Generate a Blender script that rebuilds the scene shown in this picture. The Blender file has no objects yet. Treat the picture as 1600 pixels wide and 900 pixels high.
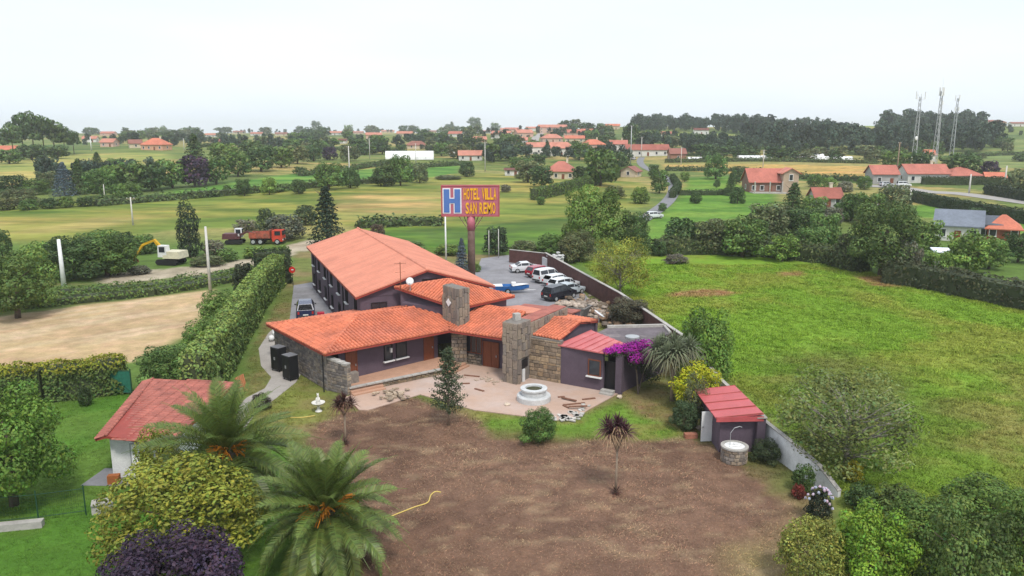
import bpy, math, random
import numpy as np
from mathutils import Vector, Matrix
scene = bpy.context.scene
COL = scene.collection
R = math.radians
# ---------------------------------------------------------------- camera, sky, sun, exposure
CAMH, FPX, PITCH = 19.0, 1200.0, R(11.54)
cam = bpy.data.cameras.new('camera'); camo = bpy.data.objects.new('camera', cam); COL.objects.link(camo)
camo.location = (0, 0, CAMH); camo.rotation_euler = (R(90) - PITCH, 0, 0)
cam.sensor_width = 36.0; cam.lens = 36.0 * FPX / 1600.0; cam.clip_end = 20000; cam.clip_start = 0.5
scene.camera = camo
SUN_EL, SUN_AZ = R(56), R(160)          # azimuth clockwise from +Y (the view direction): high, behind the camera to the right
w = bpy.data.worlds.new('World'); scene.world = w; w.use_nodes = True
nt = w.node_tree; nt.nodes.clear()
def wn(t, **k):
    n = nt.nodes.new(t)
    for a, b in k.items(): setattr(n, a, b)
    return n
sky = wn('ShaderNodeTexSky', sky_type='NISHITA'); sky.sun_disc = False
sky.sun_elevation = SUN_EL; sky.sun_rotation = SUN_AZ; sky.air_density = 1.0; sky.dust_density = 2.0; sky.ozone_density = 1.0
tc = wn('ShaderNodeTexCoord')
mp = wn('ShaderNodeMapping'); mp.inputs['Scale'].default_value = (1.2, 1.2, 6.0)
nz = wn('ShaderNodeTexNoise'); nz.inputs['Scale'].default_value = 1.6; nz.inputs['Detail'].default_value = 5
rp = wn('ShaderNodeValToRGB'); rp.color_ramp.elements[0].position = .36; rp.color_ramp.elements[1].position = .68
rp.color_ramp.elements[0].color = (5.45, 6.0, 6.7, 1); rp.color_ramp.elements[1].color = (6.0, 6.3, 6.7, 1)
mx = wn('ShaderNodeMix', data_type='RGBA'); mx.inputs[0].default_value = 0.86      # thin overcast over the clear sky
bg = wn('ShaderNodeBackground'); bg.inputs['Strength'].default_value = 0.105
wo = wn('ShaderNodeOutputWorld')
L = nt.links.new
L(tc.outputs['Generated'], mp.inputs['Vector']); L(mp.outputs['Vector'], nz.inputs['Vector']); L(nz.outputs['Fac'], rp.inputs['Fac'])
L(sky.outputs[0], mx.inputs[6]); L(rp.outputs['Color'], mx.inputs[7]); L(mx.outputs[2], bg.inputs['Color']); L(bg.outputs[0], wo.inputs[0])
sl = bpy.data.lights.new('sun', 'SUN'); sl.energy = 1.5; sl.angle = R(10); sl.color = (1.0, .955, .88)
so = bpy.data.objects.new('sun', sl); COL.objects.link(so); so.location = (20, -20, 60)
sd = Vector((math.sin(SUN_AZ) * math.cos(SUN_EL), math.cos(SUN_AZ) * math.cos(SUN_EL), math.sin(SUN_EL)))
so.rotation_euler = sd.to_track_quat('Z', 'Y').to_euler()
vs = scene.view_settings; vs.view_transform = 'Standard'; vs.look = 'None'; vs.gamma = 1.0; vs.exposure = 0.78; vs.use_curve_mapping = False
scene.cycles.max_bounces = 5; scene.cycles.diffuse_bounces = 1; scene.cycles.glossy_bounces = 2; scene.cycles.transmission_bounces = 2
scene.cycles.transparent_max_bounces = 4; scene.cycles.volume_bounces = 1; scene.cycles.use_denoising = True
scene.cycles.caustics_reflective = False; scene.cycles.caustics_refractive = False
# ---------------------------------------------------------------- picture point -> place
CP, SP = math.cos(PITCH), math.sin(PITCH)
def sstep(a, b, x):
    t = np.clip((x - a) / (b - a), 0, 1); return t * t * (3 - 2 * t)
def hgt(x, y):
    x = np.asarray(x, float); y = np.asarray(y, float)
    d = np.maximum(y - 125, 0)
    h = 15.2 * (1 - np.exp(-(d / 560.0) ** 1.25))
    g = lambda cx, cy, sx, sy, a: a * np.exp(-((x - cx) / sx) ** 2 - ((y - cy) / sy) ** 2)
    h = h + g(-330, 430, 190, 120, 1.8) + g(60, 720, 170, 160, 4.0) + g(520, 900, 420, 260, 13) + g(150, 950, 160, 150, 5)
    k = sstep(125, 300, y)
    h = h + k * (.9 * np.sin(x * .021 + y * .013) + .6 * np.sin(x * -.013 + y * .031 + 1.3) + .25 * np.sin(x * .07 + y * .05))
    h = h - sstep(1500, 2600, np.hypot(x, y)) * 14
    return h
def h1(x, y): return float(hgt(x, y))
def ray(px, py):
    u = (px - 800) / FPX; v = (450 - py) / FPX
    return np.array((u, CP + v * SP, -SP + v * CP))
def at(px, py, z=0.0):
    d = ray(px, py); t = (z - CAMH) / d[2]; return (d[0] * t, d[1] * t, z)
_T = np.concatenate([np.linspace(20, 200, 721), np.geomspace(200, 4000, 1500)[1:]])
def G(px, py):
    d = ray(px, py)
    X, Y, Z = d[0] * _T, d[1] * _T, CAMH + d[2] * _T
    f = Z - hgt(X, Y); i = np.argmax(f < 0)
    if f[i] >= 0:                              # row above the ridge: stand on the crest nearest to the line of sight
        i = int(np.argmin(f / _T)); x, y = d[0] * _T[i], d[1] * _T[i]; return (float(x), float(y), h1(x, y))
    a = f[i - 1] / (f[i - 1] - f[i]) if i else 0
    t = _T[i - 1] + a * (_T[i] - _T[i - 1])
    x, y = d[0] * t, d[1] * t
    return (float(x), float(y), h1(x, y))
def mpp(p):                                    # metres per picture pixel at a place
    return (p[1] * CP - (p[2] - CAMH) * SP) / FPX
def PG(pts): return [G(*p)[:2] for p in pts]
# ---------------------------------------------------------------- mesh helpers
def mesh_np(name, V, F, mat=None, cols=None, smooth=False):
    me = bpy.data.meshes.new(name)
    V = np.asarray(V, np.float32); F = np.asarray(F, np.int32); k = F.shape[1]
    me.vertices.add(len(V)); me.vertices.foreach_set('co', V.ravel())
    me.loops.add(F.size); me.loops.foreach_set('vertex_index', F.ravel())
    me.polygons.add(len(F)); me.polygons.foreach_set('loop_start', np.arange(0, F.size, k, dtype=np.int32))
    me.polygons.foreach_set('loop_total', np.full(len(F), k, np.int32))
    if smooth: me.polygons.foreach_set('use_smooth', np.ones(len(F), bool))
    if cols is not None:
        c = np.ones((len(V), 4), np.float32); c[:, :3] = cols
        a = me.attributes.new('Col', 'FLOAT_COLOR', 'POINT'); a.data.foreach_set('color', c.ravel())
    me.update(calc_edges=True)
    if mat: me.materials.append(mat)
    return me
class MB:
    def __init__(s): s.v = []; s.f = []; s.c = []; s.t = (1, 1, 1)
    def add(s, vs, fs, col=None):
        n = len(s.v); s.v += [tuple(map(float, p)) for p in vs]; s.f += [tuple(n + i for i in f) for f in fs]
        s.c += [col or s.t] * len(vs)
    def box(s, c, d, rz=0.0, col=None, taper=1.0):
        cx, cy, cz = c; a, b = math.cos(rz), math.sin(rz); hx, hy, hz = d[0] / 2, d[1] / 2, d[2] / 2
        vs = []
        for z, k in ((-hz, 1), (hz, taper)):
            for x, y in ((-hx, -hy), (hx, -hy), (hx, hy), (-hx, hy)):
                x *= k; y *= k; vs.append((cx + x * a - y * b, cy + x * b + y * a, cz + z))
        s.add(vs, [(0, 3, 2, 1), (4, 5, 6, 7), (0, 1, 5, 4), (1, 2, 6, 5), (2, 3, 7, 6), (3, 0, 4, 7)], col)
    def wallbox(s, p, q, z0, z1, th, col=None, off=0.0):      # box on the line p-q, th thick, shifted off to its left
        dx, dy = q[0] - p[0], q[1] - p[1]; l = math.hypot(dx, dy); nx, ny = -dy / l, dx / l
        c = ((p[0] + q[0]) / 2 + nx * off, (p[1] + q[1]) / 2 + ny * off, (z0 + z1) / 2)
        s.box(c, (l, th, z1 - z0), math.atan2(dy, dx), col)
    def prism(s, poly, z0, z1, col=None):
        n = len(poly); vs = [(x, y, z0) for x, y in poly] + [(x, y, z1) for x, y in poly]
        s.add(vs, [tuple(range(n - 1, -1, -1)), tuple(range(n, 2 * n))] + [(i, (i + 1) % n, n + (i + 1) % n, n + i) for i in range(n)], col)
    def slab(s, poly3, th, col=None):                          # flat polygon in space, thickened downwards
        n = len(poly3); vs = list(poly3) + [(x, y, z - th) for x, y, z in poly3]
        s.add(vs, [tuple(range(n)), tuple(range(2 * n - 1, n - 1, -1))] + [(i, n + i, n + (i + 1) % n, (i + 1) % n) for i in range(n)], col)
    def tube(s, pts, rad, n=8, col=None, cap=True):
        P = [Vector(p) for p in pts]; m = len(P); r = rad if hasattr(rad, '__len__') else [rad] * m
        vs = []; u = None
        for i in range(m):
            d = (P[min(i + 1, m - 1)] - P[max(i - 1, 0)]).normalized()
            if u is None: u = d.orthogonal().normalized()
            else:
                u = u - d * u.dot(d); u = u.normalized() if u.length > 1e-6 else d.orthogonal().normalized()
            q = d.cross(u)
            for k in range(n):
                a = 2 * math.pi * k / n; vs.append(P[i] + (u * math.cos(a) + q * math.sin(a)) * r[i])
        fs = [(i * n + k, i * n + (k + 1) % n, (i + 1) * n + (k + 1) % n, (i + 1) * n + k) for i in range(m - 1) for k in range(n)]
        if cap: fs += [tuple(range(n - 1, -1, -1)), tuple(range((m - 1) * n, m * n))]
        s.add(vs, fs, col)
    def lathe(s, c, prof, n=24, col=None):                     # prof: (radius, z)
        vs = [(c[0] + r * math.cos(2 * math.pi * k / n), c[1] + r * math.sin(2 * math.pi * k / n), c[2] + z) for r, z in prof for k in range(n)]
        m = len(prof)
        fs = [(i * n + k, i * n + (k + 1) % n, (i + 1) * n + (k + 1) % n, (i + 1) * n + k) for i in range(m - 1) for k in range(n)]
        fs += [tuple(range(n - 1, -1, -1)), tuple(range((m - 1) * n, m * n))]
        s.add(vs, fs, col)
    def mesh(s, name, mat, smooth=False, o=(0, 0, 0)):
        me = bpy.data.meshes.new(name)
        me.from_pydata([(x - o[0], y - o[1], z - o[2]) for x, y, z in s.v], [], s.f)
        a = me.attributes.new('Col', 'FLOAT_COLOR', 'POINT')
        c = np.ones((len(s.v), 4), np.float32); c[:, :3] = np.array(s.c, np.float32).reshape(-1, 3); a.data.foreach_set('color', c.ravel())
        if smooth: me.polygons.foreach_set('use_smooth', np.ones(len(me.polygons), bool))
        me.materials.append(mat); me.update(); return me
    def build(s, name, mat, parent=None, smooth=False, **kw):
        o = wloc(parent) if parent else (0, 0, 0)
        return obj(name, s.mesh(name, mat, smooth, o), parent, **kw)
def wloc(p):
    v = Vector((0, 0, 0))
    while p: v += p.location; p = p.parent
    return v
def obj(name, me, parent=None, label=None, cat=None, group=None, kind=None, loc=None):
    o = bpy.data.objects.new(name, me); COL.objects.link(o); o.parent = parent
    if loc is not None: o.location = loc
    return tag(o, label, cat, group, kind)
def tag(o, label=None, cat=None, group=None, kind=None):
    if label: o['label'] = label
    if cat: o['category'] = cat
    if group: o['group'] = group
    if kind: o['kind'] = kind
    return o
def thing(name, label, cat, loc=(0, 0, 0), rz=0.0, group=None):
    o = bpy.data.objects.new(name, None); COL.objects.link(o); o.location = loc; o.rotation_euler = (0, 0, rz); o.empty_display_size = .3
    return tag(o, label, cat, group)
def copy_tree(o, parent=None):
    c = o.copy(); COL.objects.link(c); c.parent = parent
    for ch in list(o.children): copy_tree(ch, c)
    return c
def box(name, mat, parent, c, d, rz=0.0, **kw):
    m = MB(); m.box(c, d, rz); return m.build(name, mat, parent, **kw)
# ---------------------------------------------------------------- materials
def mat(name, col, rough=.8, var=.12, scale=2.0, bump=0.0, bscale=None, spec=.3, metal=0.0, col2=None, c2pos=(.45, .6), attr=True, world=False, stretch=None, ocol=False, coat=0.0):
    m = bpy.data.materials.new(name); m.use_nodes = True; t = m.node_tree; t.nodes.clear(); N = t.nodes.new; K = t.links.new
    out = N('ShaderNodeOutputMaterial'); b = N('ShaderNodeBsdfPrincipled'); K(b.outputs[0], out.inputs[0])
    b.inputs['Roughness'].default_value = rough; b.inputs['Specular IOR Level'].default_value = spec; b.inputs['Metallic'].default_value = metal
    if coat: b.inputs['Coat Weight'].default_value = coat
    if world: src = N('ShaderNodeNewGeometry').outputs['Position']
    else: src = N('ShaderNodeTexCoord').outputs['Object']
    if stretch:
        mpn = N('ShaderNodeMapping'); mpn.inputs['Scale'].default_value = stretch; K(src, mpn.inputs['Vector']); src = mpn.outputs[0]
    def noise(sc, det=4, ro=.55):
        n = N('ShaderNodeTexNoise'); n.inputs['Scale'].default_value = sc; n.inputs['Detail'].default_value = det; n.inputs['Roughness'].default_value = ro
        K(src, n.inputs['Vector']); return n.outputs['Fac']
    def mul(a, bb):
        x = N('ShaderNodeMix'); x.data_type = 'RGBA'; x.blend_type = 'MULTIPLY'; x.inputs[0].default_value = 1.0
        K(a, x.inputs[6]); K(bb, x.inputs[7]); return x.outputs[2]
    rgb = N('ShaderNodeRGB'); rgb.outputs[0].default_value = (*col, 1); c = rgb.outputs[0]
    if col2:
        r2 = N('ShaderNodeMapRange'); r2.inputs[1].default_value, r2.inputs[2].default_value = c2pos; K(noise(scale * .6, 6, .65), r2.inputs[0])
        x = N('ShaderNodeMix'); x.data_type = 'RGBA'; K(r2.outputs[0], x.inputs[0]); K(c, x.inputs[6]); x.inputs[7].default_value = (*col2, 1); c = x.outputs[2]
    if attr:
        at_ = N('ShaderNodeAttribute'); at_.attribute_name = 'Col'; c = mul(c, at_.outputs['Color'])
    if ocol:
        oi = N('ShaderNodeObjectInfo'); c = mul(c, oi.outputs['Color'])
    if var:
        r = N('ShaderNodeMapRange'); r.inputs[1].default_value = .3; r.inputs[2].default_value = .7; r.inputs[3].default_value = 1 - var; r.inputs[4].default_value = 1 + var
        K(noise(scale), r.inputs[0]); cc = N('ShaderNodeCombineColor'); [K(r.outputs[0], cc.inputs[i]) for i in range(3)]; c = mul(c, cc.outputs[0])
        r = N('ShaderNodeMapRange'); r.inputs[1].default_value = .3; r.inputs[2].default_value = .7; r.inputs[3].default_value = 1 - var * .7; r.inputs[4].default_value = 1 + var * .7
        K(noise(scale * 7.3), r.inputs[0]); cc = N('ShaderNodeCombineColor'); [K(r.outputs[0], cc.inputs[i]) for i in range(3)]; c = mul(c, cc.outputs[0])
    K(c, b.inputs['Base Color'])
    if bump:
        bp = N('ShaderNodeBump'); bp.inputs['Strength'].default_value = min(1, bump); bp.inputs['Distance'].default_value = .05 * max(1, bump)
        K(noise(bscale or scale * 5, 3), bp.inputs['Height']); K(bp.outputs[0], b.inputs['Normal'])
    return m
def leafmat(name, trans=.20, rough=.55, spec=.25):
    m = bpy.data.materials.new(name); m.use_nodes = True; t = m.node_tree; t.nodes.clear(); N = t.nodes.new; K = t.links.new
    out = N('ShaderNodeOutputMaterial'); b = N('ShaderNodeBsdfPrincipled'); b.inputs['Roughness'].default_value = rough; b.inputs['Specular IOR Level'].default_value = spec
    a = N('ShaderNodeAttribute'); a.attribute_name = 'Col'; oi = N('ShaderNodeObjectInfo')
    x = N('ShaderNodeMix'); x.data_type = 'RGBA'; x.blend_type = 'MULTIPLY'; x.inputs[0].default_value = 1; K(a.outputs['Color'], x.inputs[6]); K(oi.outputs['Color'], x.inputs[7])
    K(x.outputs[2], b.inputs['Base Color'])
    tr = N('ShaderNodeBsdfTranslucent'); K(x.outputs[2], tr.inputs[0]); ms = N('ShaderNodeMixShader'); ms.inputs[0].default_value = trans
    K(b.outputs[0], ms.inputs[1]); K(tr.outputs[0], ms.inputs[2]); K(ms.outputs[0], out.inputs[0]); return m
M = {}
M['leaf'] = leafmat('leaf')
M['bark'] = mat('bark', (.13, .10, .075), .9, .3, 6, .6)
M['bark_grey'] = mat('bark_grey', (.30, .27, .23), .9, .25, 6, .4)
M['tile'] = mat('roof_tile', (.61, .185, .100), .75, .18, .6, spec=.25, col2=(.50, .165, .105), c2pos=(.46, .68))
M['tile_pale'] = mat('roof_tile_pale', (.64, .245, .160), .75, .09, .4, spec=.25, col2=(.55, .205, .135), c2pos=(.48, .72))
M['tile_old'] = mat('roof_tile_old', (.37, .125, .095), .8, .2, 1.5, col2=(.28, .10, .08), c2pos=(.48, .7))
M['fascia'] = mat('fascia', (.30, .055, .04), .6, .1, 2)
M['stucco'] = mat('purple_stucco', (.108, .080, .104), .85, .10, 1.2, .15, 40)
M['stone'] = mat('stone', (.25, .215, .185), .9, .25, 4, .7, 14)
M['mortar'] = mat('mortar', (.20, .18, .16), .95, .15, 3, .4)
M['wood_door'] = mat('wood_door', (.20, .062, .030), .55, .25, 3, stretch=(8, 8, .6))
M['dark'] = mat('dark_opening', (.018, .017, .02), .4, .1, 2)
M['glass'] = mat('window_glass', (.030, .034, .042), .08, .1, 1, spec=.6)
M['white'] = mat('white_paint', (.78, .78, .77), .6, .07, 3)
M['white_dirty'] = mat('white_render', (.72, .725, .72), .8, .14, 1.6, col2=(.45, .45, .42), c2pos=(.58, .8))
M['cream'] = mat('cream_render', (.62, .55, .42), .85, .1, 2)
M['concrete'] = mat('concrete', (.40, .38, .35), .9, .16, 1.4, .3)
M['metal_pink'] = mat('red_sheet_metal', (.50, .125, .125), .45, .10, 1.0, spec=.45, col2=(.54, .18, .175), c2pos=(.5, .7))
M['black_metal'] = mat('black_metal', (.017, .017, .019), .45, .2, 3)
M['grey_metal'] = mat('grey_metal', (.42, .43, .44), .45, .1, 4, metal=.3)
M['galv'] = mat('pale_pole', (.55, .53, .49), .7, .15, 3)
M['tyre'] = mat('tyre', (.018, .018, .018), .9, .1, 5)
M['rust'] = mat('rust', (.20, .075, .035), .9, .3, 4)
M['plain'] = mat('plain_col', (1, 1, 1), .7, .1, 3)                      # colour carried by the mesh
M['plain_gloss'] = mat('plain_gloss', (1, 1, 1), .25, .03, 2, spec=.5, ocol=True, coat=.3)
M['brown_wall'] = mat('brown_wall', (.105, .050, .044), .9, .2, 1.5, .3)
M['rock'] = mat('rubble_rock', (.40, .33, .27), .95, .25, 3, .5)
M['wood'] = mat('weathered_wood', (.26, .19, .13), .85, .25, 3)
M['hose'] = mat('yellow_hose', (.62, .46, .13), .5, .05, 3)
# ---------------------------------------------------------------- terrain
rng = np.random.default_rng(7)
def axis_lines():
    xs = [0.0]
    while xs[-1] < 2200: xs.append(xs[-1] + (0.45 if xs[-1] < 30 else 0.45 + .0185 * (xs[-1] - 30)))
    xs = np.array([-v for v in xs[:0:-1]] + xs)
    ys = [22.0]
    while ys[-1] < 3200: ys.append(ys[-1] + (.38 if ys[-1] < 55 else max(.38, .0085 * (ys[-1] - 10))))
    return xs, np.array(ys)
GX, GY = axis_lines()
XX, YY = np.meshgrid(GX, GY)
ZZ = hgt(XX, YY)
def vnoise(x, y, s, seed=0):                     # smooth value noise
    g = np.random.default_rng(seed).random((257, 257)); x = x / s + 1000; y = y / s + 1000
    i = np.floor(x).astype(int); j = np.floor(y).astype(int); u = x - i; v = y - j; u = u * u * (3 - 2 * u); v = v * v * (3 - 2 * v)
    i %= 256; j %= 256
    return (g[j, i] * (1 - u) + g[j, i + 1] * u) * (1 - v) + (g[j + 1, i] * (1 - u) + g[j + 1, i + 1] * u) * v
def fbm(x, y, s, seed=0): return .55 * vnoise(x, y, s, seed) + .3 * vnoise(x, y, s / 2.7, seed + 1) + .15 * vnoise(x, y, s / 6.5, seed + 2)
def sdist(poly, x, y):                           # signed distance to a polygon (positive inside)
    p = np.asarray(poly, float); n = len(p); d = np.full(x.shape, 1e9); ins = np.zeros(x.shape, bool)
    for i in range(n):
        a, b = p[i], p[(i + 1) % n]; e = b - a; l2 = max(e @ e, 1e-9)
        t = np.clip(((x - a[0]) * e[0] + (y - a[1]) * e[1]) / l2, 0, 1)
        d = np.minimum(d, (x - a[0] - t * e[0]) ** 2 + (y - a[1] - t * e[1]) ** 2)
        c = (a[1] > y) != (b[1] > y)
        with np.errstate(divide='ignore', invalid='ignore'):
            ins ^= c & (x < (b[0] - a[0]) * (y - a[1]) / (b[1] - a[1]) + a[0])
    return np.where(ins, 1, -1) * np.sqrt(d)
# base: patchwork of far pasture, field by field
ca, sa = math.cos(.35), math.sin(.35)
u_, v_ = XX * ca - YY * sa, XX * sa + YY * ca
cell = np.floor(u_ / 95 + .5 * np.sin(v_ / 120)) * 13 + np.floor(v_ / 70 + .4 * np.sin(u_ / 90)) * 7
rnd = np.abs(np.sin(cell * 12.9898) * 43758.5453) % 1
A_ = np.array((.145, .190, .050)); B_ = np.array((.270, .250, .085)); C_ = np.array((.095, .150, .040))
COLS = np.where(rnd[..., None] < .45, A_, np.where(rnd[..., None] < .75, B_, C_)).astype(float)
near = sstep(150, 125, YY)[..., None]
COLS = COLS * (1 - near) + np.array((.10, .165, .035)) * near
ZONE = np.zeros(XX.shape, int); ZN = ['ground']
def zone(name, poly, col, soft=1.0, rough=1.0, ns=3.0, col2=None, s2=6.0, obj_=True, thr=.5):
    global COLS
    d = sdist(poly, XX, YY) + (fbm(XX, YY, ns, len(ZN) + 3) - .5) * 2 * rough
    wgt = np.clip(.5 + d / (2 * max(soft, .01)), 0, 1)[..., None]; wgt = wgt * wgt * (3 - 2 * wgt)
    c = np.broadcast_to(np.array(col), COLS.shape)
    if col2 is not None:
        k = np.clip((fbm(XX, YY, s2, len(ZN) + 50) - thr) * 4 + .5, 0, 1)[..., None]; c = c * (1 - k) + np.array(col2) * k
    COLS = COLS * (1 - wgt) + c * wgt
    if obj_:
        if name not in ZN: ZN.append(name)
        ZONE[d > 0] = ZN.index(name)
far_ = sstep(115, 190, YY)[..., None]
GRASS_B = (.100, .215, .022); GRASS_M = (.125, .185, .032); OLIVE = (.175, .165, .055); DRY = (.30, .245, .105)
# far fields, from back to front
zone('hill_field', PG([(-40, 262), (60, 246), (135, 240), (268, 239), (262, 250), (150, 268), (60, 283), (-40, 290)]), (.36, .33, .105), 4, 4, 20, (.27, .29, .08), 40)
zone('green_field', PG([(150, 318), (330, 290), (480, 270), (600, 262), (712, 259), (722, 270), (640, 282), (500, 292), (300, 310), (160, 322)]), (.120, .245, .045), 3, 2, 15)
zone('hay_field', PG([(-80, 372), (-80, 330), (100, 318), (300, 308), (520, 290), (740, 270), (860, 276), (1010, 285), (1000, 320), (880, 345), (880, 372), (700, 372), (560, 352), (440, 352), (250, 362), (120, 382)]), (.235, .245, .056), 4, 4, 16, (.150, .205, .038), 30, thr=.53)
zone('hay_field', PG([(470, 345), (500, 325), (560, 305), (700, 300), (700, 345), (600, 352)]), (.36, .285, .105), 6, 6, 18, (.27, .25, .075), 14, obj_=False)
zone('hay_field', PG([(-60, 365), (-60, 345), (120, 336), (280, 338), (260, 350), (80, 362)]), (.34, .28, .095), 6, 6, 18, (.25, .24, .06), 14, obj_=False)
zone('hay_field', PG([(780, 285), (840, 278), (1000, 290), (980, 310), (860, 320), (800, 300)]), (.26, .255, .065), 6, 5, 14, obj_=False)
zone('rough_pasture', PG([(560, 352), (700, 352), (880, 340), (890, 398), (700, 400), (600, 385)]), (.110, .200, .028), 4, 4, 10, (.075, .130, .028), 12)
zone('far_lawn', PG([(1008, 372), (1012, 345), (1062, 308), (1075, 278), (1140, 275), (1175, 300), (1215, 302), (1210, 326), (1160, 340), (1060, 352), (1030, 378)]), (.120, .235, .034), 2, 1, 8)
zone('wheat_field', PG([(1035, 257), (1170, 256), (1360, 260), (1360, 281), (1240, 277), (1040, 265)]), (.46, .31, .095), 3, 2, 15, (.40, .29, .10), 20)
zone('far_green_slope', PG([(1460, 247), (1480, 222), (1640, 215), (1640, 262), (1520, 262)]), (.20, .255, .085), 4, 4, 20, (.15, .20, .06), 25)
zone('far_green_slope', PG([(1300, 196), (1315, 189), (1375, 187), (1380, 200)]), (.20, .28, .07), 6, 4, 20, obj_=False)
zone('far_green_slope', PG([(1000, 222), (1010, 205), (1050, 203), (1080, 220)]), (.20, .28, .07), 6, 4, 20, obj_=False)
zone('far_green_slope', PG([(1115, 222), (1120, 210), (1180, 211), (1180, 222)]), (.22, .28, .07), 6, 4, 20, obj_=False)
zone('far_green_slope', PG([(650, 212), (665, 203), (720, 200), (725, 210)]), (.20, .27, .08), 6, 4, 20, obj_=False)
zone('roadside_lawn', PG([(1395, 330), (1440, 318), (1545, 335), (1640, 352), (1640, 372), (1500, 345), (1420, 338)]), (.125, .240, .035), 2, 1, 8)
# near left
zone('stubble_field', PG([(-140, 500), (0, 492), (150, 474), (330, 452), (345, 462), (300, 520), (205, 565), (120, 572), (-140, 580)]), (.44, .325, .175), 1.0, .8, 3, (.37, .265, .15), 5)
zone('verge', PG([(-60, 505), (-60, 440), (110, 440), (300, 428), (440, 400), (450, 440), (330, 452), (150, 474), (0, 494)]), (.095, .150, .035), 1, 1, 4, (.16, .16, .06), 4)
zone('gravel_lane', PG([(150, 438), (170, 428), (330, 414), (420, 400), (445, 384), (480, 376), (560, 374), (560, 386), (480, 392), (430, 408), (330, 428), (180, 444)]), (.42, .36, .27), .8, 1.0, 3, (.33, .28, .20), 3)
zone('lawn', PG([(-120, 622), (200, 612), (400, 600), (470, 640), (600, 960), (-200, 960)]), (.075, .172, .022), .8, .6, 3, (.100, .180, .03), 4)
# near right
zone('meadow', PG([(905, 402), (1000, 398), (1200, 398), (1395, 432), (1680, 492), (1900, 700), (1800, 1100), (1420, 1100), (1310, 768), (1198, 655), (1131, 592), (1045, 510), (972, 470)]), (.168, .298, .030), 1, .8, 4, (.225, .280, .045), 7, thr=.56)
zone('meadow', PG([(1480, 640), (1640, 560), (1800, 760), (1640, 860), (1480, 740)]), (.225, .225, .062), 5, 3, 5, (.145, .215, .03), 3, obj_=False)
zone('meadow', PG([(1190, 560), (1330, 545), (1480, 640), (1420, 760), (1330, 740), (1230, 660)]), (.150, .180, .045), 4, 2, 4, (.11, .19, .025), 3, obj_=False)
for q in ([(1045, 459), (1090, 452), (1135, 453), (1155, 459), (1100, 465), (1050, 464)], [(1215, 427), (1250, 425), (1252, 431), (1222, 432)], [(1340, 432), (1400, 432), (1415, 448), (1360, 446)]):
    zone('meadow', PG(q), (.34, .20, .105), .9, .6, 2, (.30, .22, .09), 1.5, obj_=False)
# hotel plot
zone('garden_grass', PG([(462, 392), (447, 440), (384, 575), (362, 640), (470, 720), (620, 980), (1260, 980), (1270, 860), (1310, 768), (1198, 655), (1131, 592), (1040, 560), (960, 470), (850, 400)]), (.140, .165, .045), .8, .6, 3, (.205, .165, .072), 3)
zone('garden_grass', PG([(735, 636), (880, 662), (965, 625), (1000, 640), (1060, 670), (1050, 690), (930, 688), (850, 690), (790, 686), (745, 662)]), (.125, .215, .030), .7, .5, 2, (.19, .20, .05), 2, obj_=False, thr=.58)
zone('garden_grass', PG([(970, 620), (1090, 640), (1085, 670), (1040, 660), (1000, 650)]), (.24, .15, .085), .8, .6, 2, (.19, .17, .06), 1.5, obj_=False)
zone('garden_grass', PG([(400, 640), (470, 590), (545, 640), (470, 670), (420, 670)]), (.165, .190, .042), .8, .6, 2, (.21, .19, .065), 2, obj_=False)
zone('dirt_yard', PG([(470, 672), (520, 648), (650, 616), (700, 640), (742, 662), (790, 688), (850, 692), (930, 686), (1000, 692), (1080, 684), (1130, 706), (1180, 748), (1250, 810), (1235, 860), (1210, 1000), (560, 1000), (520, 760), (478, 700)]), (.160, .094, .064), .45, 1.0, 1.6, (.120, .070, .049), 2.2, thr=.56)
zone('dirt_yard', PG([(1120, 860), (1250, 800), (1240, 900), (1180, 980)]), (.21, .165, .075), 1, .8, 2, obj_=False)
zone('dirt_yard', PG([(850, 690), (1180, 745), (1220, 830), (1000, 900), (780, 840), (640, 740), (700, 680)]), (.178, .106, .073), 3.0, 2.0, 3, (.132, .078, .055), 1.2, obj_=False, thr=.57)
# scatter of dry straw streaks in the dirt
st = vnoise(XX + YY * .3, YY * 2.6, 1.1, 91); dm = (ZONE == ZN.index('dirt_yard'))
COLS = np.where((dm & (st > .72))[..., None], COLS * .6 + np.array((.28, .20, .125)) * .4, COLS)
ZZ = ZZ + np.where(ZONE == ZN.index('meadow'), (fbm(XX * .6, YY, 2.4, 77) - .5) * .34 + (fbm(XX, YY, 1.1, 79) - .5) * .12, 0) + np.where(dm, (fbm(XX, YY, 1.4, 78) - .5) * .07, 0)
# mowing streaks and weedy patches of the far fields
k_ = np.clip((fbm(XX * .22, YY, 7, 61) - .47) * 8, 0, 1)[..., None] * far_ * .75; COLS = COLS * (1 - k_) + COLS * np.array((1.45, 1.12, 1.25)) * k_
k_ = np.clip((fbm(XX * .3, YY, 4.5, 64) - .51) * 9, 0, 1)[..., None] * far_ * .75; COLS = COLS * (1 - k_) + COLS * np.array((.52, .64, .58)) * k_
sm_ = (ZONE == ZN.index('stubble_field')); k_ = np.clip((fbm((XX - YY * .9) * .8, (YY + XX * .9) * .10, 1.3, 66) - .45) * 4, 0, 1)[..., None] * sm_[..., None] * .5; COLS = COLS * (1 - k_) + np.array((.52, .42, .27)) * k_
mm_ = (ZONE == ZN.index('meadow')); k_ = np.clip((fbm(XX * .55, YY, 1.6, 68) - .5) * 5, 0, 1)[..., None] * mm_[..., None] * .5; COLS = COLS * (1 - k_) + COLS * np.array((.78, .82, .75)) * k_
gm = mat('ground_soil_grass', (1, 1, 1), .95, .22, .55, .9, 5.0, spec=.1, world=True)
gmm = mat('meadow_turf', (1, 1, 1), .95, .16, .8, .8, 5.0, spec=.1, world=True, col2=(1.22, 1.12, 1.25), c2pos=(.46, .66))
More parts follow.
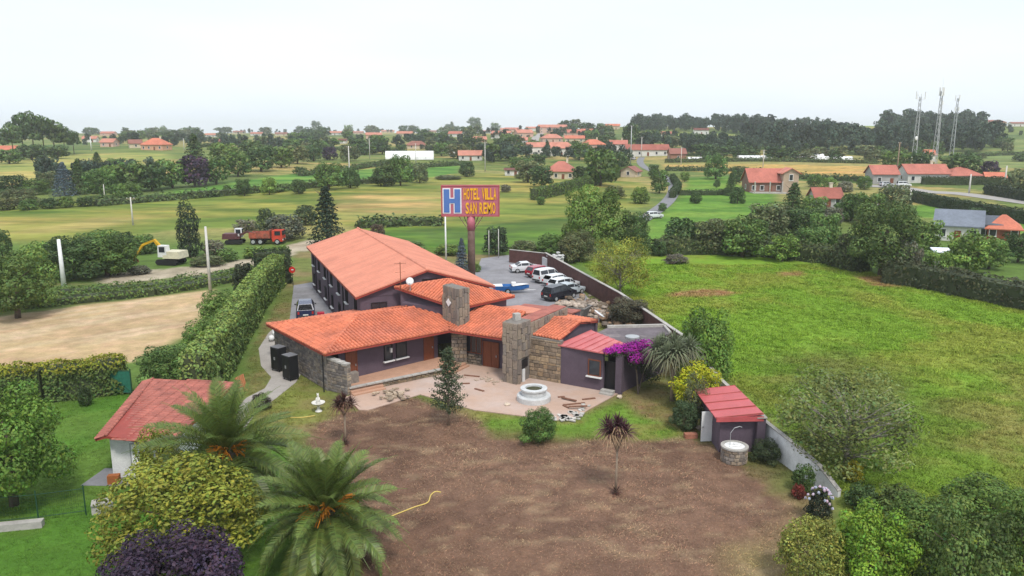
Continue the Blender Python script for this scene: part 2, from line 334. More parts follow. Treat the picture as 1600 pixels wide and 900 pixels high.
gmf = mat('far_turf', (1.04, 1.04, 1.0), .95, .22, .16, .5, 1.2, spec=.1, world=True, stretch=(.28, 1, 1), col2=(.60, .74, .66), c2pos=(.47, .60))
gmd = mat('bare_earth', (1, 1, 1), .95, .20, .9, .9, 6.0, spec=.08, world=True, col2=(1.32, 1.28, 1.2), c2pos=(.52, .74))
nxg, nyg = len(GX), len(GY)
V = np.stack([XX, YY, ZZ], -1).reshape(-1, 3); Cc = COLS.reshape(-1, 3)
ii, jj = np.meshgrid(np.arange(nxg - 1), np.arange(nyg - 1)); a0 = (jj * nxg + ii).ravel()
FQ = np.stack([a0, a0 + 1, a0 + nxg + 1, a0 + nxg], -1); fz = ZONE.reshape(-1)[a0]
LABZ = {}
for k, nme in enumerate(ZN):
    f = FQ[fz == k]
    if not len(f): continue
    used, inv = np.unique(f, return_inverse=True)
    obj(nme, mesh_np(nme, V[used], inv.reshape(f.shape), {'dirt_yard': gmd, 'meadow': gmm, 'hay_field': gmf, 'rough_pasture': gmf, 'green_field': gmf, 'hill_field': gmf, 'stubble_field': gmm}.get(nme, gm), Cc[used], True), kind='structure')
def gz(x, y): return h1(x, y)
# flat hard surfaces
HARD = []
def sheet(name, poly, z, matl, th=.12, **kw):
    HARD.append(poly); m = MB(); m.prism(poly, z - th, z); return m.build(name, matl, None, kind='structure', **kw)
M['asphalt'] = mat('asphalt', (.255, .25, .265), .9, .13, .5, .3, 20, col2=(.19, .185, .19), c2pos=(.52, .7))
M['paving'] = mat('terrace_paving', (.47, .325, .25), .8, .06, .4, .1, col2=(.50, .41, .37), c2pos=(.42, .75))
M['paving_porch'] = mat('porch_paving', (.48, .28, .19), .7, .12, 1.0, .1)
M['path'] = mat('path_concrete', (.36, .33, .30), .9, .12, 1, .2)
M['road'] = mat('lane_asphalt', (.20, .20, .21), .9, .12, .6)
park = [at(*p)[:2] for p in [(735, 446), (752, 404), (800, 398), (848, 402), (905, 448), (945, 500), (880, 512), (800, 486)]]
sheet('car_park', park, .03, M['asphalt'])
sheet('side_drive', [at(*p)[:2] for p in [(459, 446), (496, 440), (530, 500), (560, 520), (452, 506)]], .03, M['asphalt'])
path = [(437, 505), (420, 520), (404, 545), (408, 572), (424, 590), (414, 607), (385, 622), (368, 640), (362, 668), (384, 668), (400, 645), (432, 622), (462, 598), (470, 585), (440, 560), (428, 540), (445, 520)]
sheet('garden_path', [at(*p)[:2] for p in path], .025, M['path'])
sheet('terrace', [(-12.3, 52.9), (-10.6, 50.55), (-10.0, 50.5), (-6.75, 53.75), (-2.6, 50.5), (3.0, 48.6), (4.2, 48.9), (5.4, 50.7), (7.5, 53.5), (8.2, 54.4), (4.5, 57.5), (-1, 62.0), (-5.5, 62.2)], .06, M['paving'])
# winding lane and road on the right
def ribbon(name, pts, wdt, matl, lift=.10):
    P = np.array([G(*p)[:2] for p in pts]); t = np.linspace(0, len(P) - 1, len(P) * 8); i = np.minimum(t.astype(int), len(P) - 2); f = (t - i)[:, None]
    g0, g1, g2, g3 = P[np.maximum(i - 1, 0)], P[i], P[i + 1], P[np.minimum(i + 2, len(P) - 1)]
    Q = .5 * (2 * g1 + (g2 - g0) * f + (2 * g0 - 5 * g1 + 4 * g2 - g3) * f ** 2 + (3 * g1 - 3 * g2 + g3 - g0) * f ** 3)
    T = np.gradient(Q, axis=0); T /= np.linalg.norm(T, axis=1)[:, None] + 1e-9; Nn = np.stack([-T[:, 1], T[:, 0]], 1)
    V = []
    for s in (-.5, 0, .5):
        q = Q + Nn * wdt * s; V.append(np.column_stack([q, hgt(q[:, 0], q[:, 1]) + lift]))
    n = len(Q); V = np.concatenate(V); F = [(k, k + 1, n + k + 1, n + k) for k in range(n - 1)] + [(n + k, n + k + 1, 2 * n + k + 1, 2 * n + k) for k in range(n - 1)]
    return obj(name, mesh_np(name, V, [f[::-1] for f in F], matl, np.ones((len(V), 3)), True), kind='structure')
ribbon('winding_lane', [(1002, 345), (1025, 330), (1045, 313), (1053, 297), (1048, 284), (1030, 272), (1008, 262), (1000, 253), (1003, 246)], 3.4, M['road'])
M['road_pale'] = mat('road_pale', (.34, .32, .30), .9, .08, .5)
ribbon('village_road', [(1640, 322), (1560, 311), (1500, 303), (1450, 300), (1400, 293), (1340, 290)], 6.5, M['road_pale'])
ribbon('village_street', [(838, 232), (835, 222), (842, 212), (850, 205)], 6.0, M['road_pale'])
# ---------------------------------------------------------------- building helpers
prand = random.Random(11)
def V3(*a): return Vector(a)
def tile_slope(mb, poly, pitch=.26, course=.42, h=.055, lift=.02, col=(1, 1, 1), jit=.09):
    P = [Vector(p) for p in poly]; e = (P[1] - P[0]).normalized()
    n = None
    for k in range(2, len(P)):
        n = (P[1] - P[0]).cross(P[k] - P[0])
        if n.length > 1e-4: break
    n.normalize()
    if n.z < 0: n = -n
    u = n.cross(e)
    if (sum((p - P[0] for p in P), Vector()) / len(P)).dot(u) < 0: u = -u
    st = [((p - P[0]).dot(e), (p - P[0]).dot(u)) for p in P]
    smin, smax = min(s for s, t in st), max(s for s, t in st)
    nc = max(1, round((smax - smin) / pitch)); pt = (smax - smin) / nc
    prof = ((-.5, 0), (-.455, .05), (-.43, .9), (0, 1), (.43, .9), (.455, .05), (.5, 0)) if pitch > .4 else ((-.5, 0), (-.38, 0), (-.27, .75), (0, 1), (.27, .75), (.38, 0), (.5, 0))
    for i in range(nc):
        s = smin + (i + .5) * pt; ts = []
        for k in range(len(st)):
            (s0, t0), (s1, t1) = st[k], st[(k + 1) % len(st)]
            if (s0 <= s) != (s1 <= s): ts.append(t0 + (t1 - t0) * (s - s0) / (s1 - s0))
        if len(ts) < 2: continue
        ta, tb = min(ts), max(ts)
        t = ta; first = int(ta / course)
        while t < tb - .02:
            t2 = min(tb, (int(t / course + 1e-6) + 1) * course)
            g = 1 + prand.uniform(-jit, jit); c = tuple(min(1.3, x * g) for x in col)
            vs = []
            for tt, lf in ((t, lift + .025), (t2, lift)):
                for a, b in prof: vs.append(P[0] + e * (s + a * pt) + u * tt + n * (lf + b * h))
            mb.add(vs, [(j, j + 1, 8 + j, 7 + j) for j in range(6)] + [(6, 5, 4, 3, 2, 1, 0)], c)
            t = t2
def ridge(mb, a, b, r=.13, seg=.45):
    a, b = Vector(a), Vector(b); l = (b - a).length; n = max(1, int(l / seg)); d = (b - a) / n
    for k in range(n):
        g = 1 + prand.uniform(-.1, .1)
        mb.tube([a + d * k + V3(0, 0, .01), a + d * (k + 1.08) + V3(0, 0, -.01)], [r, r * .86], 7, (g, g, g))
def roof_part(parent, name, polys, matl, pitch=.26, ridges=(), th=.14, course=.42, h=.13, fascia=True, rr=.16, jit=.10):
    m = MB()
    for p in polys: m.slab(p, th)
    o = m.build(name, M['fascia'] if fascia else matl, parent)
    t = MB()
    for p in polys: tile_slope(t, p, pitch, course, h, jit=jit)
    t.build('roof_tiles', matl, o, kind='stuff')
    for a, b in ridges:
        rm = MB(); ridge(rm, a, b, rr); rm.build('ridge_cap', matl, o, smooth=True)
    return o
def frame_dir(p, q):
    dx, dy = q[0] - p[0], q[1] - p[1]; l = math.hypot(dx, dy); return (dx / l, dy / l), (dy / l, -dx / l), l     # along, outward (right-hand side), length
def opening(parent, p, q, s, zc, wd, ht, kind='window', pane='glass', fr='white', sill=None, off=.0, label=None, mull=1, fw=.07, handle=False):
    """window or door set in the wall line p-q (outside on the right of p->q), centre s metres along"""
    u, n, l = frame_dir(p, q); rz = math.atan2(u[1], u[0])
    C = lambda a, o_, z: (p[0] + u[0] * (s + a) + n[0] * (off + o_), p[1] + u[1] * (s + a) + n[1] * (off + o_), z)
    m = MB(); m.box(C(0, .015, zc), (wd, .05, ht), rz); w_ = m.build(kind, M[pane], parent, label=label)
    f = MB()
    for sx in (-1, 1): f.box(C(sx * (wd / 2), .035, zc), (fw, .09, ht + fw), rz)
    f.box(C(0, .035, zc + ht / 2), (wd - fw, .09, fw), rz)
    if kind == 'window': f.box(C(0, .035, zc - ht / 2), (wd - fw, .09, fw), rz)
    for k in range(mull): f.box(C((k + 1) / (mull + 1) * wd - wd / 2, .04, zc), (.05, .08, ht - fw), rz)
    f.build('frame', M[fr], w_)
    if sill:
        f = MB(); f.box(C(0, .10, zc - ht / 2 - .09), (wd + .3, .26, .09), rz); f.build('sill', M[sill], w_)
    if handle:
        f = MB(); f.box(C(wd * .36, .075, zc - .05), (.05, .08, .16), rz); f.build('handle', M['grey_metal'], w_)
    return w_
STONE_T = [(1, 1, 1), (1.15, 1.08, 1.0), (.82, .80, .80), (1.25, 1.18, 1.05), (.7, .68, .68), (1.05, .95, .82)]
def frustum(mb, o, u, v, n, a0, a1, b0, b1, d, inset, col):
    c = [(a0, b0), (a1, b0), (a1, b1), (a0, b1)]; i = [(a0 + inset, b0 + inset), (a1 - inset, b0 + inset), (a1 - inset, b1 - inset), (a0 + inset, b1 - inset)]
    vs = [o + u * a + v * b for a, b in c] + [o + u * a + v * b + n * d for a, b in i]
    mb.add(vs, [(4, 5, 6, 7), (0, 1, 5, 4), (1, 2, 6, 5), (2, 3, 7, 6), (3, 0, 4, 7)], col)
def stones(mb, p, q, z0, z1, out=1, hmin=.16, hmax=.34, wmin=.22, wmax=.65, tint=(1, 1, 1), proud=.05, ztop=None):
    """coursed rubble on the right-hand face of p->q"""
    u2, n2, l = frame_dir(p, q); u = V3(u2[0], u2[1], 0); n = V3(n2[0], n2[1], 0) * out; v = V3(0, 0, 1); o = V3(p[0], p[1], 0)
    z = z0
    while z < z1 - .05:
        hh = min(prand.uniform(hmin, hmax), z1 - z); s = 0.0
        while s < l - .02:
            ww = prand.uniform(wmin, wmax); ww = l - s if l - s - ww < .15 else ww
            zt = z + hh
            if ztop: zt = min(zt, ztop(s + ww / 2))
            if zt > z + .05:
                t = prand.choice(STONE_T); g = prand.uniform(.85, 1.12)
                frustum(mb, o, u, v, n, s + .012, s + ww - .012, z + .012, zt - .012, proud * prand.uniform(.5, 1.4), .03, tuple(t[k] * g * tint[k] for k in range(3)))
            s += ww
        z += hh
_ub = MB(); _ub.box((0, 0, 0), (1, 1, 1), taper=.9)
STONE_MESH = []
for _k in range(4):
    _m = MB(); _m.t = STONE_T[_k]; _m.box((0, 0, 0), (1, 1, 1), col=STONE_T[_k]); 
    for i, p in enumerate(_m.v): _m.v[i] = (p[0] * prand.uniform(.85, 1), p[1] * prand.uniform(.85, 1), p[2] * prand.uniform(.9, 1))
    STONE_MESH.append(_m.mesh('stone_slab', M['stone']))
def slab_stones(parent, p, q, z0, z1, wmin=.17, wmax=.32, hmin=.4, hmax=1.1, proud=.10):
    """upright stone slabs, one object each, on the right-hand face of p->q"""
    u, n, l = frame_dir(p, q); rz = math.atan2(u[1], u[0]); w0 = wloc(parent); s = 0.0
    while s < l - .02:
        ww = prand.uniform(wmin, wmax); ww = l - s if l - s - ww < .15 else ww; z = z0
        while z < z1 - .05:
            hh = prand.uniform(hmin, hmax); hh = z1 - z if z1 - z - hh < .3 else hh
            o = obj('stone_slab', prand.choice(STONE_MESH), parent); d = proud * prand.uniform(.5, 1.6)
            c = Vector((p[0] + u[0] * (s + ww / 2) + n[0] * d * .45, p[1] + u[1] * (s + ww / 2) + n[1] * d * .45, z + hh / 2))
            o.location = c - w0; o.rotation_euler = (0, 0, rz + prand.uniform(-.04, .04)); o.scale = (ww * .97, d + .05, hh * .98)
            z += hh
        s += ww
# ---------------------------------------------------------------- the hotel
hotel = thing('hotel_building', 'purple hotel of several joined wings with orange tiled roofs and stone chimneys', 'hotel', (-6, 64, 0))
A1 = Vector((.785, .62)); B1 = Vector((.62, -.785)); N2 = Vector((.505, .863)); D2 = Vector((.863, -.505))
def P2(v, z): return (v[0], v[1], z)
# rear two storey block
AX = Vector((.3755, -.9268)); NR = Vector((.9268, .3755)); LB = Vector((-25.39, 94.0)); LF = LB + AX * 31.9; WB = 12.8
RB, RF = LB + NR * WB, LF + NR * WB; EZ, RZ = 4.95, 6.95
RDB, RDF = LB + NR * WB / 2, LF + NR * WB / 2
roof_part(hotel, 'roof', [[P2(LB, EZ), P2(LF, EZ), P2(RDF, RZ), P2(RDB, RZ)], [P2(RF, EZ), P2(RB, EZ), P2(RDB, RZ), P2(RDF, RZ)]], M['tile_pale'], .56, [(P2(RDB, RZ + .06), P2(RDF, RZ + .06))], course=40, h=.10, jit=.06)
wl = [LB + NR * .45 + AX * .35, LF + NR * .45 - AX * .35, RF - NR * .45 - AX * .35, RB - NR * .45 + AX * .35]
m = MB(); m.prism([tuple(p) for p in wl], -.2, EZ - .04)
for a, b, t in ((wl[1], wl[2], RDF - AX * .35), (wl[3], wl[0], RDB + AX * .35)):
    off = (-AX if t is not None and (a - LF).length < 14 and a is wl[1] else AX) * .3
    p3 = [P2(a, EZ - .1), P2(b, EZ - .1), P2(t, RZ - .16)]; q3 = [(x + off[0], y + off[1], z) for x, y, z in p3]
    m.add(p3 + q3, [(0, 1, 2), (5, 4, 3), (0, 3, 4, 1), (1, 4, 5, 2), (2, 5, 3, 0)])
m.build('wall', M['stucco'], hotel)
Lw = (wl[0] - wl[1]).length
for k in range(7):
    s = 2.2 + k * (Lw - 4.4) / 6
    opening(hotel, tuple(wl[0]), tuple(wl[1]), s, 3.75, 1.0, 1.25, fr='dark', sill='white')
    opening(hotel, tuple(wl[0]), tuple(wl[1]), s, 1.45, 1.0, 1.3, fr='dark', sill='white')
for k in range(3):
    m = MB(); s = 4.0 + k * 9.3; c = wl[0] + AX * s - NR * .06
    m.tube([(c[0], c[1], 0), (c[0], c[1], EZ - .1)], .06, 6); m.build('downpipe', M['black_metal'], hotel)
opening(hotel, tuple(wl[1]), tuple(wl[2]), 1.6, 3.85, 1.35, .95, fr='dark', mull=1)
opening(hotel, tuple(wl[1]), tuple(wl[2]), 6.3, 5.72, 1.5, .75, fr='dark', mull=1)
# upper roof over the lounge
cL, cF, cR, cA, cK = (-10.25, 65.45, 5.70), (-4.45, 62.6, 4.44), (.25, 67.2, 4.52), (-5.64, 66.5, 6.23), (-4.4, 68.5, 5.3)
roof_part(hotel, 'roof', [[cL, cF, cA], [cF, cR, cA], [cR, cK, cA], [cK, cL, cA]], M['tile'], .27, [(cF, cA), (cR, cA), (cL, cA)], rr=.12)
m = MB(); m.prism([(-9.7, 65.3), (-4.5, 63.2), (-.5, 67.1), (-4.6, 68.3)], 3.0, 4.32); m.add([(-9.7, 65.3, 4.3), (-4.5, 63.2, 4.3), (-4.6, 68.3, 4.3), (-9.7, 65.35, 5.5), (-5.6, 66.4, 6.0), (-4.6, 68.2, 5.1)], [(0, 1, 4, 3), (1, 2, 5, 4)])
m.build('wall', M['stucco'], hotel)
# left wing
F_ = Vector((-13.7, 54.0)); L_ = F_ - B1 * 11.3; Vv = F_ + A1 * 10.93; AP = F_ + A1 * 5.65 - B1 * 5.65; Vt = Vector((-5.9, 66.6)); z3, z4 = 3.0, 4.05
Lb = L_ + A1 * 9.0
roof_part(hotel, 'roof', [[P2(L_, z3), P2(F_, z3), P2(AP, z4)], [P2(F_, z3), P2(Vv, z3), P2(Vt, 3.95), P2(AP, z4)], [P2(Lb, z3), P2(L_, z3), P2(AP, z4), P2(AP + A1 * 5.5, z4)]], M['tile'], .30,
          [(P2(F_, z3 + .06), P2(AP, z4 + .06)), (P2(L_, z3 + .06), P2(AP, z4 + .06)), (P2(AP, z4 + .06), P2(Vt, 4.0))])
i0 = L_ + B1 * .45 + A1 * .45; i1 = F_ - B1 * .55 + A1 * .35
m = MB(); m.wallbox(i0, i1, 0, z3 + .02, .4, off=.2); m.build('wall', M['mortar'], hotel)
sm = MB(); stones(sm, tuple(i0), tuple(i1), 0, 2.95, hmin=.17, hmax=.34, tint=(.86, .90, .98)); sm.build('stonework', M['stone'], hotel, kind='stuff')
fw0, fw1 = (-13.05, 55.6), (-6.2, 61.9)
m = MB(); m.wallbox(fw0, fw1, 0, 3.2, .3, off=.16); m.wallbox(tuple(L_ + B1 * .5 + A1 * .6), tuple(Lb), 0, z3 + .02, .3, off=-.2)
m.build('wall', M['stucco'], hotel)
opening(hotel, fw0, fw1, 1.05, 1.5, .95, 2.1, 'door', 'wood_door', 'wood_door', mull=0, handle=True)
opening(hotel, fw0, fw1, 4.4, 1.85, .7, 1.25, sill='white', fr='dark', mull=0)
opening(hotel, fw0, fw1, 5.65, 1.85, .95, 1.25, sill='white', fr='dark', mull=0)
opening(hotel, fw0, fw1, 8.35, 1.5, .95, 2.1, 'door', 'wood_door', 'wood_door', mull=0, handle=True)
box('wall_lamp', M['white'], hotel, (-9.55, 58.45, 2.05), (.16, .16, .34), .7)
# raised porch with steps, low wall and coping
plat = [(-12.0, 53.85), (-5.35, 58.65), (-4.55, 60.6), (-6.2, 62.0), (-13.2, 55.6)]
m = MB(); m.prism(plat, 0, .45); pf = m.build('porch_floor', M['paving_porch'], hotel)
a1, b1_ = Vector(plat[0]), Vector(plat[1]); dd = (b1_ - a1).normalized(); nn = Vector((dd[1], -dd[0]))
for k in range(2):
    m = MB(); c = a1 + dd * 1.35 + nn * (.18 + .36 * k); m.box((c[0], c[1], (.30 - .15 * k) / 2 + .01), (2.6, .36, .30 - .15 * k), math.atan2(dd[1], dd[0])); m.build('step', M['paving_porch'], hotel)
for k in range(3):
    g0 = Vector(plat[1]); g1 = Vector((-4.05, 60.9)); d_ = (g1 - g0).normalized(); n_ = Vector((d_[1], -d_[0])); c = (g0 + g1) / 2 + n_ * (.16 + .32 * k)
    if k < 2:
        m = MB(); m.box((c[0], c[1], (.30 - .15 * k) / 2 + .01), ((g1 - g0).length, .32, .30 - .15 * k), math.atan2(d_[1], d_[0])); m.build('step', M['paving_porch'], hotel)
lw0, lw1 = a1 + dd * 2.75, b1_ - dd * .1
sm = MB(); stones(sm, tuple(lw0 + nn * .02), tuple(lw1 + nn * .02), .05, .46, hmin=.12, hmax=.24, wmin=.2, wmax=.5, tint=(.95, .92, .75)); sm.build('stonework', M['stone'], hotel, kind='stuff')
k0 = 0.0; Lc = (lw1 - a1).length
while k0 < Lc - .2:
    l = min(prand.uniform(.55, .9), Lc - k0); c = a1 + dd * (k0 + l / 2) + nn * .0
    m = MB(); m.box((c[0], c[1], .50), (l - .03, .34, .09), math.atan2(dd[1], dd[0]) + prand.uniform(-.02, .02)); m.build('coping_stone', M['concrete'], hotel); k0 += l
# stub wall and pier at the corner
q0, q1 = (-13.75, 54.75), (-12.05, 53.65)
m = MB(); m.wallbox(q0, q1, 0, 2.3, .36, off=.2); stw = m.build('wall', M['mortar'], hotel)
sm = MB(); stones(sm, q0, q1, 0, 2.45, tint=(.88, .92, 1), ztop=lambda s: 2.5 - .12 * s); stones(sm, q1, (q1[0] + .2, q1[1] + .38), 0, 2.1, tint=(1.15, 1.15, 1.1)); sm.build('stonework', M['stone'], hotel, kind='stuff')
for k in range(4):
    t = (k + .5) / 4; m = MB(); m.box((q0[0] + (q1[0] - q0[0]) * t + .1, q0[1] + (q1[1] - q0[1]) * t + .15, 2.50 - .06 * k), (.5, .46, .14), math.atan2(q1[1] - q0[1], q1[0] - q0[0])); m.build('coping_stone', M['concrete'], hotel)
m = MB(); m.tube([(-13.95, 54.35, 0), (-13.95, 54.35, 2.9)], .05, 6); m.build('downpipe', M['black_metal'], hotel)
m = MB(); m.box((-12.0, 55.3, .85), (.8, .5, .8), .66); m.build('planter_box', M['stone'], hotel)
# entrance wing
E_ = Vector((-.65, 58.27)); r2R, r2L = Vector((1.07, 62.75)), Vector((-1.83, 64.9))
roof_part(hotel, 'roof', [[P2(Vv, z3), P2(E_, z3), P2(r2R, 4.05), P2(r2L, 4.05), P2(Vt, 3.94)]], M['tile'], .30, [(P2(r2L, 4.1), P2(r2R, 4.1)), (P2(Vt, 4.0), P2(r2L, 4.1))])
m = MB(); m.slab([P2(r2R, 4.02), P2(Vector((3.6, 66.8)), 3.3), P2(Vector((.6, 69.0)), 3.3), P2(r2L, 4.02)], .12); bk = m.build('roof', M['tile_pale'], hotel)
e0, e1 = (-4.1, 61.75), (-.35, 59.65)
m = MB(); m.wallbox(e0, e1, 0, 3.2, .3, off=.16); m.build('wall', M['stucco'], hotel)
m = MB(); m.wallbox((-4.95, 61.05), (-3.75, 61.2), 0, 3.12, .5, off=.3); m.build('wall', M['mortar'], hotel)
sm = MB(); stones(sm, (-5.0, 61.02), (-3.72, 61.16), .05, 3.1, tint=(1, .97, .92)); stones(sm, (e0[0] + .3, e0[1] - .2), (e0[0] + 1.62, e0[1] - .94), .05, .95, tint=(1, 1, .95), proud=.16); sm.build('stonework', M['stone'], hotel, kind='stuff')
opening(hotel, e0, e1, 1.1, 1.85, 1.5, 1.6, fr='wood_door', mull=2)
opening(hotel, e0, e1, 2.75, 1.1, 1.45, 2.15, 'door', 'wood_door', 'wood_door', mull=1, handle=True)
# stone chimneys
ch = MB(); cc = Vector((-4.66, 62.6)); hb, ha = 1.12, .5
cor = [cc - B1 * hb - A1 * ha, cc + B1 * hb - A1 * ha, cc + B1 * hb + A1 * ha, cc - B1 * hb + A1 * ha]
ch.prism([tuple(p) for p in cor], 3.0, 6.35); cho = ch.build('chimney', M['mortar'], hotel)
slab_stones(cho, tuple(cor[0]), tuple(cor[1]), 3.2, 6.4); slab_stones(cho, tuple(cor[1]), tuple(cor[2]), 3.2, 6.4); slab_stones(cho, tuple(cor[3]), tuple(cor[0]), 3.9, 6.4)
c = cor[0] + (cor[1] - cor[0]) * .42 - A1 * .14
m = MB(); m.box((c[0], c[1], 5.05), (.5, .06, .5)); q = m.build('diamond_plate', M['white'], cho)
q.data.transform(Matrix.Translation(Vector((c[0], c[1], 5.05)) - wloc(cho)) @ Matrix.Rotation(math.atan2(B1[1], B1[0]), 4, 'Z') @ Matrix.Rotation(R(45), 4, 'Y') @ Matrix.Translation(-(Vector((c[0], c[1], 5.05)) - wloc(cho))))
f0 = Vector((-.66, 56.72)); f1 = Vector((.42, 55.98)); wd = (f1 - f0)
ch = MB(); bk0, bk1 = f0 + N2 * 1.9, f1 + N2 * 1.9
ch.prism([tuple(f0), tuple(f1), tuple(bk1), tuple(bk0)], 0, 4.75); ch2 = ch.build('chimney', M['mortar'], hotel)
slab_stones(ch2, tuple(f0), tuple(f1), 0, 4.8, .18, .36, .4, .9, .11); slab_stones(ch2, tuple(f1), tuple(bk1), 2.0, 4.8, .2, .38, .4, .9, .11); slab_stones(ch2, tuple(f1), tuple(f1 + N2 * .35), 0, 2.0, .3, .4, .6, 1.0)
slab_stones(ch2, tuple(bk0), tuple(f0), 3.2, 4.8, .2, .38, .4, .9)
m = MB(); c = f1 + N2 * 1.0 + D2 * .03; m.box((c[0], c[1], 1.5), (.95, .10, .65), math.atan2(N2[1], N2[0])); m.build('grill_opening', M['dark'], ch2)
m = MB(); c = f1 + N2 * .85 + D2 * .04; m.box((c[0], c[1], .55), (.32, .12, 1.0), math.atan2(N2[1], N2[0])); m.build('white_panel', M['white_dirty'], ch2)
m = MB(); c = (f0 + f1) / 2 + N2 * 1.35; m.box((c[0] - .2, c[1], 5.0), (.5, .45, .55), .5); m.build('flue', M['concrete'], ch2)
g0, g1 = bk1, f1 + N2 * 8.2; g2, g3 = f0 + N2 * 8.2, bk0
m = MB(); m.prism([tuple(g0), tuple(g1), tuple(g2), tuple(g3)], 0, 4.45); pw = m.build('wall', M['mortar'], hotel, label='thick stone party wall between the roofs')
slab_stones(pw, tuple(g0), tuple(g1), 3.3, 4.5, .3, .6, .4, .9)
slab_stones(pw, tuple(g2), tuple(g3), 3.6, 4.5, .3, .6, .4, .9)
m = MB(); m.prism([tuple(g0), tuple(g1), tuple(g2), tuple(g3)], 4.5, 4.56); m.build('wall_cap', M['tile_old'], pw)
# right wing
e3L, e3R = Vector((1.05, 58.33)), Vector((3.6, 56.45)); r3L, r3R = Vector((2.9, 61.4)), Vector((5.45, 59.5)); b3L, b3R = Vector((4.75, 64.5)), Vector((7.35, 62.6))
roof_part(hotel, 'roof', [[P2(e3L, 3.4), P2(e3R, 3.4), P2(r3R, 4.05), P2(r3L, 4.05)], [P2(b3R, 3.4), P2(b3L, 3.4), P2(r3L, 4.05), P2(r3R, 4.05)]], M['tile'], .30, [(P2(r3L, 4.1), P2(r3R, 4.1))])
s0, s1 = (1.0, 57.75), (3.55, 56.05)
s0 = (.95, 57.85); s1 = (3.72, 56.25)
m = MB(); m.wallbox(s0, s1, 0, 3.4, .4, off=.22); m.build('wall', M['mortar'], hotel)
sm = MB(); stones(sm, s0, s1, 0, 3.3, hmin=.2, hmax=.42, wmin=.3, wmax=.8, tint=(1.22, 1.10, .92)); sm.build('stonework', M['stone'], hotel, kind='stuff')
m = MB(); gg = [(3.55, 56.6), (7.1, 62.5)]; m.wallbox(gg[0], gg[1], 0, 3.36, .3, off=.2)
m.add([(3.5, 56.8, 3.3), (5.3, 59.6, 3.95), (7.1, 62.5, 3.3), (3.3, 56.9, 3.3), (5.1, 59.7, 3.95), (6.9, 62.6, 3.3)], [(0, 2, 1), (3, 4, 5), (0, 1, 4, 3), (1, 2, 5, 4)])
m.wallbox((7.2, 62.4), (4.9, 64.2), 0, 3.36, .3, off=.2); m.build('wall', M['stucco'], hotel)
# annex with sheet metal roof
w0_, w1_ = (3.73, 56.22), (6.75, 54.47)
m = MB(); m.wallbox(w0_, w1_, 0, 3.02, .25, off=.13); m.build('wall', M['stucco'], hotel)
opening(hotel, w0_, w1_, 2.8, 1.75, .95, 1.2, fr='wood_door', sill='white_dirty', mull=0)
m = MB(); m.box((7.25, 54.75, 1.2), (1.0, .1, 2.1), -.5); m.build('door', M['dark'], hotel)
m = MB(); m.box((7.88, 54.0, 1.5), (.5, .3, 3.0), -.53); m.wallbox((8.1, 54.05), (12.4, 59.4), 0, 3.05, .25, off=.2); m.wallbox((12.4, 59.4), (12.35, 61.3), 0, 3.05, .25, off=.2); m.wallbox((12.35, 61.3), (7.9, 60.8), 0, 3.05, .25, off=.2); m.build('wall', M['stucco'], hotel)
for k in range(2):
    m = MB(); m.box((7.05 - .12 * k, 54.0 - .3 * k, .18 - .08 * k), (1.0, .42, .24 - .1 * k), -.53); m.build('step', M['concrete'], hotel)
pk = [(3.5, 56.3, 3.10), (6.95, 54.0, 3.08), (8.6, 55.8, 3.32), (6.3, 58.95, 3.55)]
m = MB(); m.slab(pk, .09); pr = m.build('metal_roof', M['metal_pink'], hotel)
m = MB(); P = [Vector(p) for p in pk]
for k in range(7):
    t = k / 6; a = P[0] + (P[1] - P[0]) * t; b = P[3] + (P[2] - P[3]) * t
    m.tube([a + V3(0, 0, .02), b + V3(0, 0, .02)], .035, 5)
m.build('roof_seams', M['metal_pink'], pr)
M['roof_grey'] = mat('flat_roof_grey', (.135, .115, .125), .85, .2, .8, col2=(.22, .19, .19), c2pos=(.55, .7))
fl = [(6.35, 58.9), (8.65, 55.85), (12.6, 59.3), (12.55, 61.45), (7.8, 61.0)]
m = MB(); m.prism(fl, 3.06, 3.2); fr_ = m.build('flat_roof', M['roof_grey'], hotel)
m = MB(); m.wallbox(fl[3], fl[4], 3.2, 3.42, .25); m.wallbox(fl[2], fl[3], 3.2, 3.36, .2); m.build('parapet', M['concrete'], fr_)
m = MB(); m.lathe((9.4, 58.0, 3.2), [(.55, 0), (.55, .12), (.35, .16)], 16); m.build('skylight', M['grey_metal'], fr_)
# small lean-to with red roof behind the party wall
m = MB(); m.slab([(1.2, 71.0, 3.0), (6.4, 69.3, 2.8), (5.4, 67.2, 3.0), (.6, 68.6, 3.3)], .12); m.build('roof', M['tile_old'], hotel)
m = MB(); m.wallbox((1.2, 68.8), (5.3, 67.6), 0, 2.7, .25); m.wallbox((6.2, 69.3), (5.3, 67.4), 0, 2.7, .2); m.build('wall', M['stucco'], hotel)
# things on the roof
d = thing('satellite_dish', 'white satellite dish on the rear roof gable', 'dish', (-8.75, 64.6, 5.4))
m = MB(); m.lathe((0, 0, 0), [(.0, -.06), (.19, -.04), (.33, .04), (.33, .06), (.0, -.02)], 16); me = m.mesh('reflector', M['white'], True); me.transform(Matrix.Translation((0, 0, 1.0)) @ Matrix.Rotation(R(72), 4, 'X')); obj('reflector', me, d)
m = MB(); m.tube([(0, .1, .15), (0, .1, 1.0)], .035, 6); obj('mast', m.mesh('mast', M['grey_metal']), d); m = MB(); m.tube([(0, -.05, .75), (0, -.5, .95)], .02, 5); obj('feed_arm', m.mesh('feed_arm', M['grey_metal']), d)
d = thing('tv_aerial', 'thin rusty television aerial beside the satellite dish', 'aerial', (-9.6, 64.95, 5.5))
m = MB(); m.tube([(0, 0, 0), (0, 0, 2.5)], .035, 6); obj('mast', m.mesh('mast', M['rust']), d)
